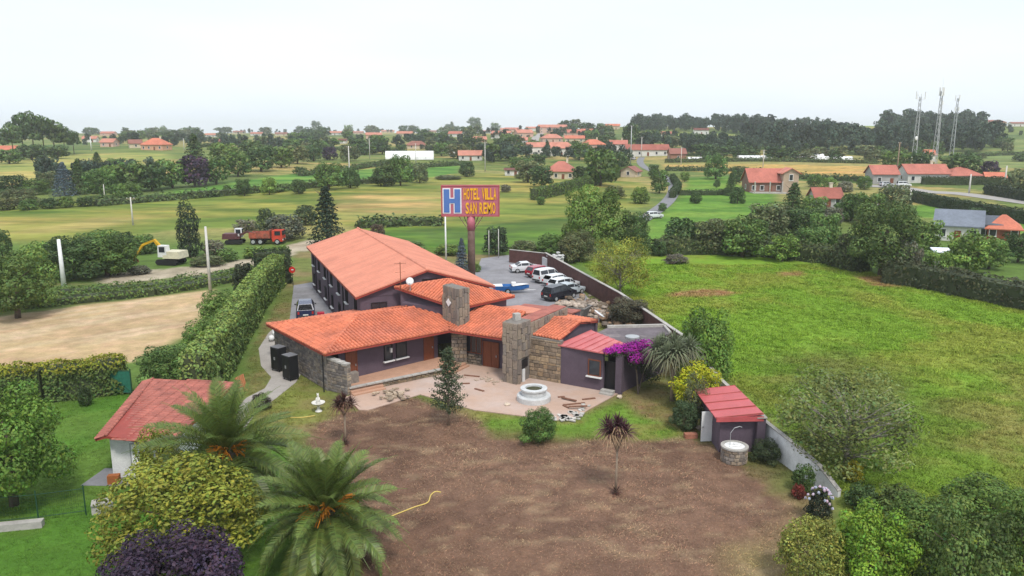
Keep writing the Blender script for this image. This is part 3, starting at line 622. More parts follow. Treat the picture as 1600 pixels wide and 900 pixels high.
m = MB(); m.tube([(-.5, 0, 2.35), (.5, .1, 2.4)], .014, 5); m.tube([(-.45, 0, 1.6), (.4, .1, 1.65)], .014, 5)
for k in range(6): m.tube([(-.45 + .18 * k, -.25, 2.37), (-.45 + .18 * k, .3, 2.38)], .01, 4)
obj('rods', m.mesh('rods', M['rust']), d)
# ---------------------------------------------------------------- plants
def unit(v): return v / (np.linalg.norm(v, axis=-1, keepdims=True) + 1e-9)
def leaf_geo(P, Nn, size, rg, aspect=.55, fold=.18, tone=None, hue=.12):
    n = len(P); r = unit(rg.normal(size=(n, 3))); T = unit(np.cross(Nn, r)); B = np.cross(Nn, T)
    s = (size * rg.uniform(.7, 1.3, n))[:, None]
    a = P - T * s * .5; c = P + T * s * .5; b = P + B * s * aspect * .5 + Nn * s * fold; d = P - B * s * aspect * .5 + Nn * s * fold
    V = np.stack([a, d, c, b], 1).reshape(-1, 3); F = np.arange(4 * n).reshape(n, 4)
    g = (rg.uniform(.62, 1.35, n) if tone is None else tone * rg.uniform(.75, 1.25, n))[:, None]
    h = rg.normal(0, hue, n)[:, None]; C = g * np.concatenate([1 + h, np.ones((n, 1)), 1 - h * .5], 1)
    return V, F, np.repeat(np.clip(C, .1, 2.2), 4, 0)
def lobes_for(kind, rg):
    Lb = []
    if kind == 'round':
        for k in range(24):
            th = k * 2.4 + rg.uniform(-.4, .4); u = (k + .5) / 24; z = .17 + .68 * u; rr = .36 * math.sqrt(max(.05, 1 - ((z - .42) / .60) ** 2)) * rg.uniform(.6, 1.05)
            Lb.append((rr * math.cos(th), rr * math.sin(th), z, rg.uniform(.10, .19), rg.uniform(.08, .14)))
        Lb.append((0, 0, .46, .30, .36))
    elif kind == 'bush':
        for k in range(24):
            th = k * 2.4 + rg.uniform(-.4, .4); u = (k + .5) / 24; z = .16 + .66 * u; rr = .36 * math.sqrt(max(.03, 1 - ((z - .3) / .62) ** 2)) * rg.uniform(.65, 1.05)
            Lb.append((rr * math.cos(th), rr * math.sin(th), z, rg.uniform(.10, .18), rg.uniform(.09, .16)))
        Lb.append((0, 0, .38, .34, .40))
    elif kind == 'dome':
        for k in range(46):
            th = k * 2.39996 + rg.uniform(-.2, .2); u = (k + .5) / 46; el = math.asin(min(1, u * 1.12 - .12)); r_ = rg.uniform(.345, .395)
            Lb.append((r_ * math.cos(el) * math.cos(th), r_ * math.cos(el) * math.sin(th), .34 + .55 * math.sin(el) * r_ / .38, rg.uniform(.09, .13), rg.uniform(.085, .13)))
        Lb.append((0, 0, .36, .37, .50))
    elif kind == 'pine':
        for k in range(11):
            th = k * 2.4 + rg.uniform(-.6, .6); z = .45 + .5 * k / 11; rr = .30 * rg.uniform(.3, 1.1) * (1.25 - z * .6)
            Lb.append((rr * math.cos(th), rr * math.sin(th), z, rg.uniform(.13, .21), rg.uniform(.06, .10)))
    elif kind == 'column':
        for k in range(9):
            z = .1 + .8 * k / 8; r_ = .36 * math.sin(min(1, (1.08 - z) * 1.9) * math.pi / 2)
            Lb.append((rg.uniform(-.06, .06), rg.uniform(-.06, .06), z, r_ * rg.uniform(.9, 1.2), .13))
    return np.array(Lb)
def lobe_leaves(Lb, n, size, rg, deep=.3, upb=.35, tone_var=.22, **kw):
    wts = Lb[:, 3] ** 2; idx = rg.choice(len(Lb), int(n * 1.5), p=wts / wts.sum()); d = unit(rg.normal(size=(len(idx), 3)))
    rad = 1 - deep * rg.random(len(idx)) ** 1.6 + rg.normal(0, .05, len(idx))
    q = Lb[idx]; P = q[:, :3] + d * np.stack([q[:, 3], q[:, 3], q[:, 4]], 1) * rad[:, None]
    keep = np.ones(len(P), bool)
    for k in range(len(Lb)):
        e = ((P - Lb[k, :3]) / np.array((Lb[k, 3], Lb[k, 3], Lb[k, 4])) * 1.0); keep &= ~(((e ** 2).sum(1) < .42) & (idx != k))
    keep &= P[:, 2] > .015
    P, d, idx = P[keep][:n], d[keep][:n], idx[keep][:n]
    Nn = unit(d + rg.normal(0, .36, d.shape) + np.array((0, 0, upb)))
    tone = (1 + rg.normal(0, tone_var, len(Lb)))[idx]
    return leaf_geo(P, Nn, size, rg, tone=np.clip(tone, .55, 1.6), **kw)
def conifer_leaves(n, rg, tiers=13, droop=.25, z0=.06, rmax=.5, size=.07):
    Ps, Ns, To = [], [], []
    for k in range(n):
        i = rg.integers(0, tiers); z = z0 + (1 - z0) * ((i + rg.normal(0, .12)) / tiers); R_ = rmax * (1 - z) ** .8 * rg.uniform(.75, 1.12) + .012
        th = (rg.integers(0, 8) + (i % 2) * .5) * 2 * math.pi / 8 + rg.normal(0, .25); r_ = R_ * math.sqrt(rg.random())
        Ps.append((r_ * math.cos(th), r_ * math.sin(th), z - droop * r_ + rg.normal(0, .012))); Ns.append((math.cos(th) * .5, math.sin(th) * .5, 1)); To.append(rg.uniform(.75, 1.25))
    return leaf_geo(np.array(Ps), unit(np.array(Ns) + rg.normal(0, .3, (n, 3))), size, rg, aspect=.4, tone=np.array(To))
def trunk_mesh(kind, rg, top=.6, r0=.035, limbs=6):
    m = MB(); b = rg.uniform(-.03, .03, 2)
    m.tube([(0, 0, -.03), (b[0] * .4, b[1] * .4, top * .35), (b[0], b[1], top * .7), (b[0] * 1.3, b[1] * 1.3, top)], [r0 * 1.25, r0, r0 * .75, r0 * .4], 7)
    for k in range(limbs):
        z = top * rg.uniform(.35, .9); th = k * 2.4 + rg.uniform(-.4, .4); l = rg.uniform(.2, .38)
        m.tube([(b[0] * z / top, b[1] * z / top, z), (b[0] + .5 * l * math.cos(th), b[1] + .5 * l * math.sin(th), z + .45 * l), (l * math.cos(th), l * math.sin(th), min(.92, z + .75 * l))], [r0 * .45, r0 * .3, r0 * .1], 5)
    return m.mesh('trunk', M['bark'], True)
PROTO = {}
def proto(kind, lod, variant):
    key = (kind, lod, variant)
    if key in PROTO: return PROTO[key]
    import zlib
    rg = np.random.default_rng(zlib.crc32(repr(key).encode()))
    n = {'xf': 420, 'f': 900, 'm': 2600, 'n': 8000, 'nn': 12500}[lod]
    size = {'round': 3.3, 'bush': 3.4, 'dome': 3.2, 'pine': 2.6, 'column': 2.8, 'conifer': 3.5, 'sparse': 2.3}[kind] / math.sqrt(n)
    top, r0 = .6, .03
    if kind == 'conifer': g = conifer_leaves(n, rg, size=size); top = .9; r0 = .022
    elif kind == 'sparse':
        Lb = lobes_for('round', rg); g = lobe_leaves(Lb, n, size, rg, deep=.85); top = .75; r0 = .022
    else: g = lobe_leaves(lobes_for(kind, rg), n, size, rg)
    if kind == 'pine': top = .85; r0 = .018
    if kind in ('bush', 'dome'): top = .5; r0 = .02
    cm = mesh_np('crown', g[0], g[1], M['leaf'], g[2])
    if kind == 'sparse':
        m = MB(); r_ = rg
        m.tube([(0, 0, -.02), (.01, 0, .2), (0, .01, .5)], [.022, .018, .008], 6)
        for k in range(26):
            th = k * 2.4 + r_.uniform(-.4, .4); z = r_.uniform(.10, .5); l = r_.uniform(.18, .36)
            p1 = (.45 * l * math.cos(th), .45 * l * math.sin(th), z + .3 * l); p2 = (l * math.cos(th + .15), l * math.sin(th + .15), min(.95, z + r_.uniform(.55, 1.1) * l))
            m.tube([(0, 0, z), p1, p2], [.009, .006, .0018], 5)
            for q in range(2):
                t2 = th + r_.uniform(-.9, .9); m.tube([p1, (p1[0] + .22 * math.cos(t2), p1[1] + .22 * math.sin(t2), p1[2] + r_.uniform(.08, .22))], [.004, .001], 4)
        tm = m.mesh('trunk', M['bark_grey'], True)
    else: tm = trunk_mesh(kind, rg, top, r0, 3 if kind in ('conifer', 'column') else 6)
    PROTO[key] = (tm, cm); return PROTO[key]
DK, MID, LT, YG, OL, PU, BL, GY_ = (.062, .105, .033), (.100, .165, .040), (.145, .225, .045), (.21, .22, .030), (.125, .145, .062), (.055, .034, .060), (.095, .13, .15), (.15, .15, .105)
trng = random.Random(5)
def vary(c, a=.14):
    g = 1.25 * trng.uniform(1 - a, 1 + a); h = trng.uniform(-.06, .06); return (c[0] * g * (1 + h), c[1] * g, c[2] * g * (1 - h), 1)
def tree_at(kind, lod, base, wd, ht, col, name, label, cat, group=None, variant=None):
    v = trng.randrange(3 if lod in ('xf', 'f', 'm') else 1) if variant is None else variant
    tm, cm = proto(kind, lod, v)
    t = thing(name, label, cat, base, trng.uniform(0, 6.28), group); t.scale = (wd, wd, ht)
    obj('trunk', tm, t); c = obj('crown' if cat != 'shrub' else 'foliage', cm, t); c.color = vary(col); return t
def tree(kind, lod, px, py, wpx, hpx, col, name, label, cat='tree', group=None, variant=None):
    b = G(px, py); s = mpp(b); return tree_at(kind, lod, b, wpx * s, hpx * s * 1.04, col, name, label, cat, group, variant)
ORD = ['first', 'second', 'third', 'fourth', 'fifth', 'sixth', 'seventh', 'eighth', 'ninth', 'tenth', 'eleventh', 'twelfth', 'thirteenth', 'fourteenth', 'fifteenth', 'sixteenth', 'seventeenth', 'eighteenth', 'nineteenth', 'twentieth']
def ordn(k):
    if k < 20: return ORD[k]
    t, u = divmod(k + 1, 10); tens = {2: 'twenty', 3: 'thirty', 4: 'forty', 5: 'fifty', 6: 'sixty'}
    return tens[t] + '-' + ORD[u - 1] if u else {2: 'twentieth', 3: 'thirtieth', 4: 'fortieth', 5: 'fiftieth', 6: 'sixtieth'}[t]
CNAME = {DK: 'dark green', MID: 'green', LT: 'light green', YG: 'yellow-green', OL: 'olive green', PU: 'purple-leaved', BL: 'blue-grey', GY_: 'grey-brown'}
KNAME = {'round': ('broadleaf_tree', 'rounded', 'tree', 'tree'), 'bush': ('bush', 'bushy', 'shrub', 'shrub'), 'pine': ('pine_tree', 'tall', 'pine', 'tree'), 'conifer': ('conifer_tree', 'pointed', 'conifer', 'tree'), 'column': ('column_tree', 'narrow', 'tree', 'tree'), 'sparse': ('thin_tree', 'thin-leaved', 'tree', 'tree')}
def row(where, group, lod, items):
    """items: (kind, px, base py, width px, height px, colour) - labelled in order from the left"""
    items = sorted(items, key=lambda i: i[1])
    for k, (kd, px, py, wp, hp, c) in enumerate(items):
        nm, adj, noun, cat = KNAME[kd]
        pos = 'leftmost' if k == 0 else ('rightmost' if k == len(items) - 1 else ordn(k) + ' from left')
        if len(items) == 1: lab = f'{adj} {CNAME[c]} {noun} {where}'
        else: lab = f'{adj} {CNAME[c]} {noun}, {pos} {where}'
        tree(kd, lod, px, py, wp, hp, c, nm, lab, cat, group)
def hedge(pts, wd, ht, col, label, dens=60, size=.2, top=None, bulge=.25, cat='hedge', zb=None, seed=1, world=True, name='hedge'):
    """clipped or shaggy hedge along a ground polyline"""
    rg = np.random.default_rng(seed); P = np.array(pts, float); seg = np.diff(P, axis=0); ln = np.linalg.norm(seg, axis=1); Lt = ln.sum(); cum = np.concatenate([[0], np.cumsum(ln)])
    b0 = (*P[0], h1(*P[0])); t = thing(name, label, cat, b0)
    n = int(Lt * (wd + 2 * ht) * dens + wd * ht * 2 * dens)
    s = rg.random(n) * Lt; i = np.clip(np.searchsorted(cum, s) - 1, 0, len(ln) - 1); f = ((s - cum[i]) / ln[i])[:, None]
    c = P[i] + seg[i] * f; d = seg[i] / ln[i][:, None]; nr = np.stack([d[:, 1], -d[:, 0]], 1)
    per = rg.random(n) * (wd + 2 * ht); sd = np.where(per < ht, -1, np.where(per > ht + wd, 1, 0))
    lat = np.where(sd == 0, per - ht - wd / 2, sd * wd / 2); z = np.where(sd == -1, per, np.where(sd == 1, wd + 2 * ht - per, ht))
    k = rg.random(n) < (wd * ht * 2) / max(1e-6, Lt * (wd + 2 * ht) + wd * ht * 2)
    e = rg.random(n) < .5
    lat = np.where(k, rg.uniform(-wd / 2, wd / 2, n), lat); z = np.where(k, rg.random(n) * ht, z)
    c = np.where(k[:, None], np.where(e[:, None], P[0], P[-1]), c); dk = np.where(e[:, None], -seg[0] / ln[0], seg[-1] / ln[-1])
    nl = np.where(e[:, None], np.array((seg[0][1], -seg[0][0])) / ln[0], np.array((seg[-1][1], -seg[-1][0])) / ln[-1])
    nr = np.where(k[:, None], nl, nr)
    Nn = np.column_stack([nr * np.sign(sd)[:, None], (sd == 0).astype(float)]); Nn = np.where(k[:, None], np.column_stack([dk, np.zeros(n)]), Nn)
    bl = (vnoise(s, z * 2 + lat, .9, seed) - .5) * 2 * bulge + rg.normal(0, .07, n)
    xy = c + nr * lat[:, None]; Q = np.column_stack([xy, hgt(xy[:, 0], xy[:, 1]) + z]) + Nn * bl[:, None]
    Nn = unit(Nn + rg.normal(0, .45, Nn.shape) + np.array((0, 0, .3)))
    tone = .8 + .5 * vnoise(s, z + lat, 1.4, seed + 5)
    V, Fq, C = leaf_geo(Q - np.array(b0), Nn, size, rg, tone=tone)
    base = np.array(col)
    if top is not None:
        kz = np.clip((np.repeat(z, 4) / ht - .72) * 4, 0, 1)[:, None]; base = base * (1 - kz) + np.array(top) * kz
    o = obj('foliage', mesh_np('foliage', V, Fq, M['leaf'], C * base * 1.22), t)
    m = MB()
    for a, b in zip(P[:-1], P[1:]):
        a_, b_ = tuple(a), tuple(b); z_ = h1(*((a + b) / 2)); m.wallbox(a_, b_, z_ - .3, z_ + ht - .18, max(.1, wd - .35), (.055, .07, .03))
    m.build('stems', M['plain'], t); return t
def frond_mesh(length, droop, seed, leaflets=58, wdt=.44, col=(.11, .165, .036)):
    rg = np.random.default_rng(seed); m = MB(); n = 14; pts = []
    for k in range(n + 1):
        u = k / n; pts.append(Vector((length * (u - .10 * droop * u * u), 0, length * (.34 * u - droop * u * u * .72))))
    m.t = tuple(c * 1.25 for c in col); m.tube(pts, [.035 * (1 - .8 * k / n) for k in range(n + 1)], 4)
    for k in range(leaflets):
        u = .12 + .88 * (k + .5) / leaflets; x = u * n; i = min(int(x), n - 1); p = pts[i].lerp(pts[i + 1], x - i); d = (pts[i + 1] - pts[i]).normalized()
        side = Vector((0, 1, 0)); up = d.cross(side) * -1
        if up.z < 0: up = -up
        l = wdt * length / 3 * (math.sin(min(1, u * 1.15) * math.pi) ** .55) * 1.15
        for s in (-1, 1):
            g = rg.uniform(.7, 1.35); c = (col[0] * g * rg.uniform(.9, 1.25), col[1] * g, col[2] * g)
            dr = (d * .55 + side * s * .85 + up * (.38 + rg.uniform(-.15, .15))).normalized(); tip = p + dr * l - Vector((0, 0, l * rg.uniform(.15, .4))); mid = p + dr * l * .55; wv = d * .027
            m.add([p - wv, p + wv, mid + wv, mid - wv, tip], [(0, 1, 2, 3), (3, 2, 4)], c)
    return m.mesh('frond', M['frond'])
M['frond'] = leafmat('frond', .2, .42, .4)
FR = None
def palm(base, ht, length, label, seed, count=78):
    rg = random.Random(seed); t = thing('palm_tree', label, 'palm', base, 0.0)
    m = MB(); n = 16; pts = [(0, 0, -.1 + ht * k / n) for k in range(n + 1)]
    m.tube(pts, [.42 + .06 * (k % 2) + (.14 if k > n - 4 else 0) for k in range(n + 1)], 12); obj('trunk', m.mesh('trunk', M['bark'], False), t)
    ms = [frond_mesh(length, dr, seed * 10 + i) for i, dr in enumerate((.32, .62, .9, 1.15))]
    for k in range(count):
        u = k / count; az = k * 2.39996 + rg.uniform(-.15, .15); el = R(84 - 112 * u ** 1.05) + rg.uniform(-.08, .08)
        f = obj('frond', ms[min(3, int(u * 3.2 + rg.uniform(0, .9)))], t); f.location = (.16 * math.cos(az), .16 * math.sin(az), ht - .15 - .45 * u)
        f.rotation_euler = (rg.uniform(-.3, .3), -el + R(14), az); sc = rg.uniform(.85, 1.1) * (1 - .22 * (1 - u) ** 3); f.scale = (sc, sc, sc)
        g = rg.uniform(.85, 1.2); f.color = (g * (1.15 if u > .85 else 1), g, g, 1)
    for k in range(4):
        az = -1.9 + k * .75 + rg.uniform(-.2, .2); m = MB(); c0 = Vector((.45 * math.cos(az), .45 * math.sin(az), ht + .05))
        for q in range(26):
            d = Vector((math.cos(az) + rg.uniform(-.5, .5), math.sin(az) + rg.uniform(-.5, .5), rg.uniform(-.2, .9))).normalized(); l = rg.uniform(.5, 1.05)
            m.tube([c0, c0 + d * l * .6, c0 + d * l - V3(0, 0, .18)], [.035, .032, .026], 4, (.62 * rg.uniform(.8, 1.1), .22, .02))
        obj('fruit_cluster', m.mesh('fruit_cluster', M['plain']), t)
    return t
def sword_head(nl, length, seed, col, col2, droop=.5, wdt=.05):
    rg = random.Random(seed); m = MB()
    for k in range(nl):
        u = k / nl; az = k * 2.4; el = R(85 - 125 * u) + rg.uniform(-.15, .15); l = length * rg.uniform(.8, 1.1); d = Vector((math.cos(az) * math.cos(el), math.sin(az) * math.cos(el), math.sin(el))); s = Vector((-math.sin(az), math.cos(az), 0)) * wdt * .5
        p1 = d * l * .5; p2 = d * l - Vector((0, 0, droop * l * (.2 + .6 * abs(math.cos(el))) * .7)); c = col if u < .6 else col2; g = rg.uniform(.7, 1.3); c = tuple(x * g for x in c)
        m.add([-s * .7, s * .7, p1 + s, p1 - s, p2], [(0, 1, 2, 3), (3, 2, 4)], c)
    return m
def cordyline(px, py, hpx, heads, label, seed, col, col2, hl=.75, nl=70, name='cabbage_palm', spread=.5, droop=.6, base=None, ht=None, tr=.06, skirt=True, wl=.07):
    b = base or G(px, py); h = ht or hpx * mpp(b); rg = random.Random(seed); t = thing(name, label, 'palm', b, rg.uniform(0, 6))
    m = MB(); sp = h * .62; m.tube([(0, 0, -.05), (.02, 0, sp * .5), (0, .02, sp)], [tr * 1.3, tr, tr * .85], 7, (.30, .23, .17)); tops = []
    for k in range(heads):
        az = k * 6.283 / max(1, heads) + rg.uniform(-.4, .4); r_ = spread * (0 if k == 0 and heads > 2 else rg.uniform(.7, 1.1)); z = h - hl * .55 - (0 if k == 0 else rg.uniform(.1, .5) * hl); tp = (r_ * math.cos(az), r_ * math.sin(az), z); tops.append(tp)
        m.tube([(0, 0, sp * rg.uniform(.8, .97)), (tp[0] * .6, tp[1] * .6, (sp + z) / 2), tp], [tr * .8, tr * .6, tr * .6], 6, (.30, .23, .17))
    obj('trunk', m.mesh('trunk', M['plain'], True), t)
    for k, tp in enumerate(tops):
        o = obj('leaf_head', sword_head(nl, hl, seed * 7 + k, col, col2, droop, wl).mesh('leaf_head', M['leaf']), t); o.location = tp
    if skirt:
        o = obj('basal_leaves', sword_head(40, hl * .6, seed * 7 + 99, (.07, .025, .022), (.10, .04, .03), .3).mesh('basal_leaves', M['leaf']), t); o.location = (0, 0, .1)
    return t
# ---------------------------------------------------------------- hotel sign
def ztop(p, py):                                   # height of the point above p seen at picture row py
    d = ray(800, py); return CAMH + p[1] * d[2] / d[1]
sp = at(737, 432); sgn = thing('roadside_sign', 'tall pink hotel sign board with a big blue H on a brown column', 'sign', sp)
zb_, zt_ = ztop(sp, 337), ztop(sp, 290); sw = 89 * 100.6 / FPX; zc = (zb_ + zt_) / 2
M['sign_pink'] = mat('sign_pink', (.44, .13, .17), .5, .12, .8); M['sign_col'] = mat('sign_column', (.20, .125, .10), .8, .2, 1.5, col2=(.26, .17, .14))
M['sign_blue'] = mat('sign_blue', (.075, .17, .44), .45, .08, 1); M['sign_yel'] = mat('sign_yellow', (.80, .42, .02), .45, .08, 1); M['sign_frame'] = mat('sign_frame', (.38, .075, .085), .5, .1, 1); M['sign_red'] = mat('sign_red', (.42, .05, .03), .5, .1, 1)
m = MB(); m.tube([(0, 0, -.2), (0, 0, zb_ - 1.6), (0, 0, zb_ + .2)], [.50, .47, .46], 16); obj('column', m.mesh('column', M['sign_col'], True), sgn)
m = MB(); m.tube([(0, 0, zb_ - 1.9), (0, 0, zb_ - .02)], [.53, .53], 16); obj('collar', m.mesh('collar', M['sign_pink'], True), sgn)
for s, y in ((-1.6, -.3), (1.6, -.3), (-1.0, .3), (1.0, .3)):
    m = MB(); m.tube([(s * .28, y * .5, zb_ - 1.7), (s * .8, y, zb_ - .5), (s, y, zb_ + .05)], .055, 6, ); obj('brace', m.mesh('brace', M['sign_col']), sgn)
SX = -.05
m = MB(); m.box((SX, 0, zc), (sw, .9, zt_ - zb_)); obj('board', m.mesh('board', M['sign_pink']), sgn)
m = MB(); hw, hh = sw / 2, (zt_ - zb_) / 2
for s in (-1, 1):
    m.box((SX + s * hw, -.02, zc), (.14, 1.0, 2 * hh + .14)); m.box((SX, -.02, zc + s * hh), (sw - .14, 1.0, .14))
obj('frame', m.mesh('frame', M['sign_frame']), sgn)
def letter_mesh(ch, matl, ext, off):
    cu = bpy.data.curves.new('letter', 'FONT'); cu.body = ch; cu.size = 1; cu.extrude = ext; cu.offset = off; cu.resolution_u = 3
    o = bpy.data.objects.new('letter', cu); COL.objects.link(o); dg = bpy.context.evaluated_depsgraph_get(); me = bpy.data.meshes.new_from_object(o.evaluated_get(dg)); bpy.data.objects.remove(o); bpy.data.curves.remove(cu)
    me.materials.clear(); me.materials.append(matl)
    co = np.array([v.co[:] for v in me.vertices]); lo, hi = co.min(0), co.max(0); me.transform(Matrix.Translation((-(lo[0] + hi[0]) / 2, -(lo[1] + hi[1]) / 2, 0))); me.transform(Matrix.Diagonal((1 / (hi[0] - lo[0]), 1 / (hi[1] - lo[1]), 1, 1)))
    at_ = me.attributes.new('Col', 'FLOAT_COLOR', 'POINT'); at_.data.foreach_set('color', np.ones(4 * len(me.vertices), np.float32)); me.transform(Matrix.Rotation(R(90), 4, 'X')); return me
def letter(ch, x, z, wd, ht, y, matl, ext, off, name='letter'):
    o = obj(name, letter_mesh(ch, matl, ext, off), sgn); o.location = (x, y, z); o.scale = (wd, 1, ht); return o
def block_h(x, z, wd, ht, st, y, th, matl, name):
    m = MB(); a = wd / 2; b = ht / 2; g = st
    P = [(-a, -b), (-a + 1.28 * g, -b), (-a + 1.28 * g, -g / 2), (a - 1.28 * g, -g / 2), (a - 1.28 * g, -b), (a, -b), (a, b), (a - 1.28 * g, b), (a - 1.28 * g, g / 2), (-a + 1.28 * g, g / 2), (-a + 1.28 * g, b), (-a, b)]
    vs = [(x + p, y, z + q) for p, q in P] + [(x + p, y + th, z + q) for p, q in P]
    m.add(vs, [(0, 1, 2, 9, 10, 11), (2, 3, 8, 9), (3, 4, 5, 6, 7, 8)] + [(i, 12 + i, 12 + (i + 1) % 12, (i + 1) % 12) for i in range(12)]); return obj(name, m.mesh(name, matl), sgn)
block_h(SX - 2.38, zc + .02, 2.45, 3.30, .80, -.50, .07, M['white'], 'letter_outline'); block_h(SX - 2.38, zc + .02, 2.15, 3.02, .58, -.56, .07, M['sign_blue'], 'letter')
for txt, zc_, x0, x1 in (('HOTEL VILLA', zc + .92, SX - .88, SX + 3.42), ('SAN REMO', zc - .92, SX - .66, SX + 3.30)):
    adv = [(.62 if c == ' ' else .55 if c == 'I' else 1.25 if c == 'M' else 1.0) for c in txt]; u = (x1 - x0) / sum(adv); x = x0
    for c, a in zip(txt, adv):
        if c != ' ':
            letter(c, x + a * u / 2 + .05, zc_ - .05, a * u * .9, 1.50, -.475, M['sign_red'], .02, .02, 'letter_shadow'); letter(c, x + a * u / 2, zc_, a * u * .86, 1.48, -.52, M['sign_yel'], .02, .025)
        x += a * u
# ---------------------------------------------------------------- vehicles
CARS = {
 'sedan': dict(st=[(-2.15, .60), (-2.1, .93), (-1.5, 1.0), (-.85, 1.40), (.25, 1.43), (1.05, .98), (1.95, .80), (2.15, .55)], belt=.93, w=.86),
 'hatch': dict(st=[(-1.95, .60), (-1.92, .98), (-1.55, 1.44), (-.6, 1.50), (.35, 1.48), (1.1, 1.0), (1.75, .84), (1.95, .55)], belt=.95, w=.84),
 'estate': dict(st=[(-2.2, .60), (-2.15, .98), (-1.75, 1.42), (-.6, 1.49), (.35, 1.47), (1.15, .99), (2.0, .83), (2.2, .55)], belt=.95, w=.87),
 'van': dict(st=[(-2.05, .60), (-2.02, 1.05), (-1.9, 1.74), (-.6, 1.80), (.55, 1.76), (1.2, 1.10), (1.85, .95), (2.05, .60)], belt=1.08, w=.86),
 'mpv': dict(st=[(-2.2, .60), (-2.18, 1.05), (-1.85, 1.60), (-.6, 1.70), (.45, 1.66), (1.35, 1.08), (2.05, .88), (2.2, .58)], belt=1.02, w=.9)}
_wm = MB(); _prof = [(.30, -.10), (.32, -.06), (.32, .06), (.30, .10)]; _wm.lathe((0, 0, 0), _prof, 16); _tyre = _wm.mesh('tyre', M['tyre'], False); _tyre.transform(Matrix.Rotation(R(90), 4, 'X'))
_wm = MB(); _wm.lathe((0, 0, 0), [(.19, -.108), (.20, -.104), (.20, .104), (.19, .108)], 12); _rim = _wm.mesh('rim', M['grey_metal']); _rim.transform(Matrix.Rotation(R(90), 4, 'X'))
_CM = {}
def car_meshes(kind):
    if kind in _CM: return _CM[kind]
    d = CARS[kind]; st, belt, w_ = d['st'], d['belt'], d['w']; n = len(st); rings = []
    for i, (x, zt) in enumerate(st):
        w = w_ * (.86 if i in (0, n - 1) else .96 if i in (1, n - 2) else 1); zb = .30 if 0 < i < n - 1 else .36; zm = min(.62, zt - .05); zbelt = min(belt, zt - .015); wt = max(.3, w * .97 - max(0, zt - belt) * .34 - .03)
        rings.append([(x, -w * .93, zb), (x, -w, zm), (x, -w * .975, zbelt), (x, -wt, zt), (x, wt, zt), (x, w * .975, zbelt), (x, w, zm), (x, w * .93, zb)])
    b = MB(); b.add([p for r in rings for p in r], [(i * 8 + k, i * 8 + (k + 1) % 8, (i + 1) * 8 + (k + 1) % 8, (i + 1) * 8 + k) for i in range(n - 1) for k in range(8)] + [tuple(range(7, -1, -1)), tuple(range((n - 1) * 8, n * 8))])
    body = b.mesh('body', M['plain_gloss']); parts = [('body', body)]
    for i in range(n - 1):
        (x0, z0), (x1, z1) = st[i], st[i + 1]
        if max(z0, z1) < belt + .3: continue
        if min(z0, z1) > belt + .3 or (max(z0, z1) > belt + .3 and x0 > -1.9 and abs(z1 - z0) > .1):
            for s in (2, 5):
                a, c = Vector(rings[i][s]), Vector(rings[i + 1][s]); tb = 3 if s == 2 else 4; a2, c2 = Vector(rings[i][tb]), Vector(rings[i + 1][tb]); o = Vector((0, -.014 if s == 2 else .014, .006))
                L_ = lambda p, q, t: p + (q - p) * t
                q = [L_(a, a2, .12), L_(c, c2, .12), L_(c, c2, .86), L_(a, a2, .86)]; ce = sum(q, Vector()) / 4; q = [ce + (p - ce) * .92 + o for p in q]
                m = MB(); m.add(q, [(0, 1, 2, 3), (3, 2, 1, 0)]); parts.append(('side_window', m.mesh('side_window', M['glass'])))
        if min(z0, z1) <= belt + .3 and max(z0, z1) > belt + .3:
            a, b_, c, d_ = (Vector(rings[i][3]), Vector(rings[i][4]), Vector(rings[i + 1][4]), Vector(rings[i + 1][3])); nrm = (b_ - a).cross(d_ - a).normalized(); nrm = nrm if nrm.z > 0 else -nrm
            ce = (a + b_ + c + d_) / 4; q = [ce + (p - ce) * .88 + nrm * .014 for p in (a, b_, c, d_)]; m = MB(); m.add(q, [(0, 1, 2, 3), (3, 2, 1, 0)]); nm = 'windscreen' if x0 > 0 else 'rear_window'; parts.append((nm, m.mesh(nm, M['glass'])))
    for s in (-1, 1):
        m = MB(); m.box((st[-1][0] - .07, s * w_ * .66, .66), (.14, .30, .14), col=(.85, .87, .9)); parts.append(('headlight', m.mesh('headlight', M['plain'])))
        m = MB(); m.box((st[0][0] + .03, s * w_ * .74, .80), (.12, .16, .26), col=(.45, .03, .02)); parts.append(('tail_light', m.mesh('tail_light', M['plain'])))
        m = MB(); m.box((.85, s * (w_ + .08), belt + .02), (.12, .16, .12), col=(.05, .05, .05)); parts.append(('wing_mirror', m.mesh('wing_mirror', M['plain'])))
    for e in (0, -1):
        m = MB(); m.box((st[e][0] + (.02 if e == 0 else -.02), 0, .45), (.16, w_ * 1.6, .18), col=(.06, .06, .06)); parts.append(('bumper', m.mesh('bumper', M['plain'])))
    m = MB(); m.box((st[0][0] - .055, 0, .62), (.02, .5, .11), col=(.75, .75, .7)); parts.append(('number_plate', m.mesh('number_plate', M['plain'])))
    _CM[kind] = parts; return parts
def car(kind, px, py, yaw, col, label, name='parked_car', cat='car', group=None, sc=1.0, z=.03, pos=None):
    p = pos or at(px, py); t = thing(name, label, cat, (p[0], p[1], (z if pos is None else p[2])), yaw, group); t.scale = (sc, sc, sc)
    for nm, me in car_meshes(kind):
        o = obj(nm, me, t)
        if nm == 'body': o.color = (*col, 1)
    w_ = CARS[kind]['w']; xl = CARS[kind]['st'][-1][0] - .72
    for x in (-xl + .05, xl):
        for s in (-1, 1): wo_ = obj('wheel', _tyre, t, loc=(x, s * (w_ - .10), .32)); obj('rim', _rim, wo_)
    return t
CG = 'cars parked along the brown wall'
Y_ = R(40)
car('sedan', 822, 425, R(12), (.70, .71, .72), 'white saloon car, farthest in the parked row', group=CG)
car('hatch', 843, 432, Y_, (.36, .012, .035), 'dark red hatchback between white cars in the parked row', group=CG)
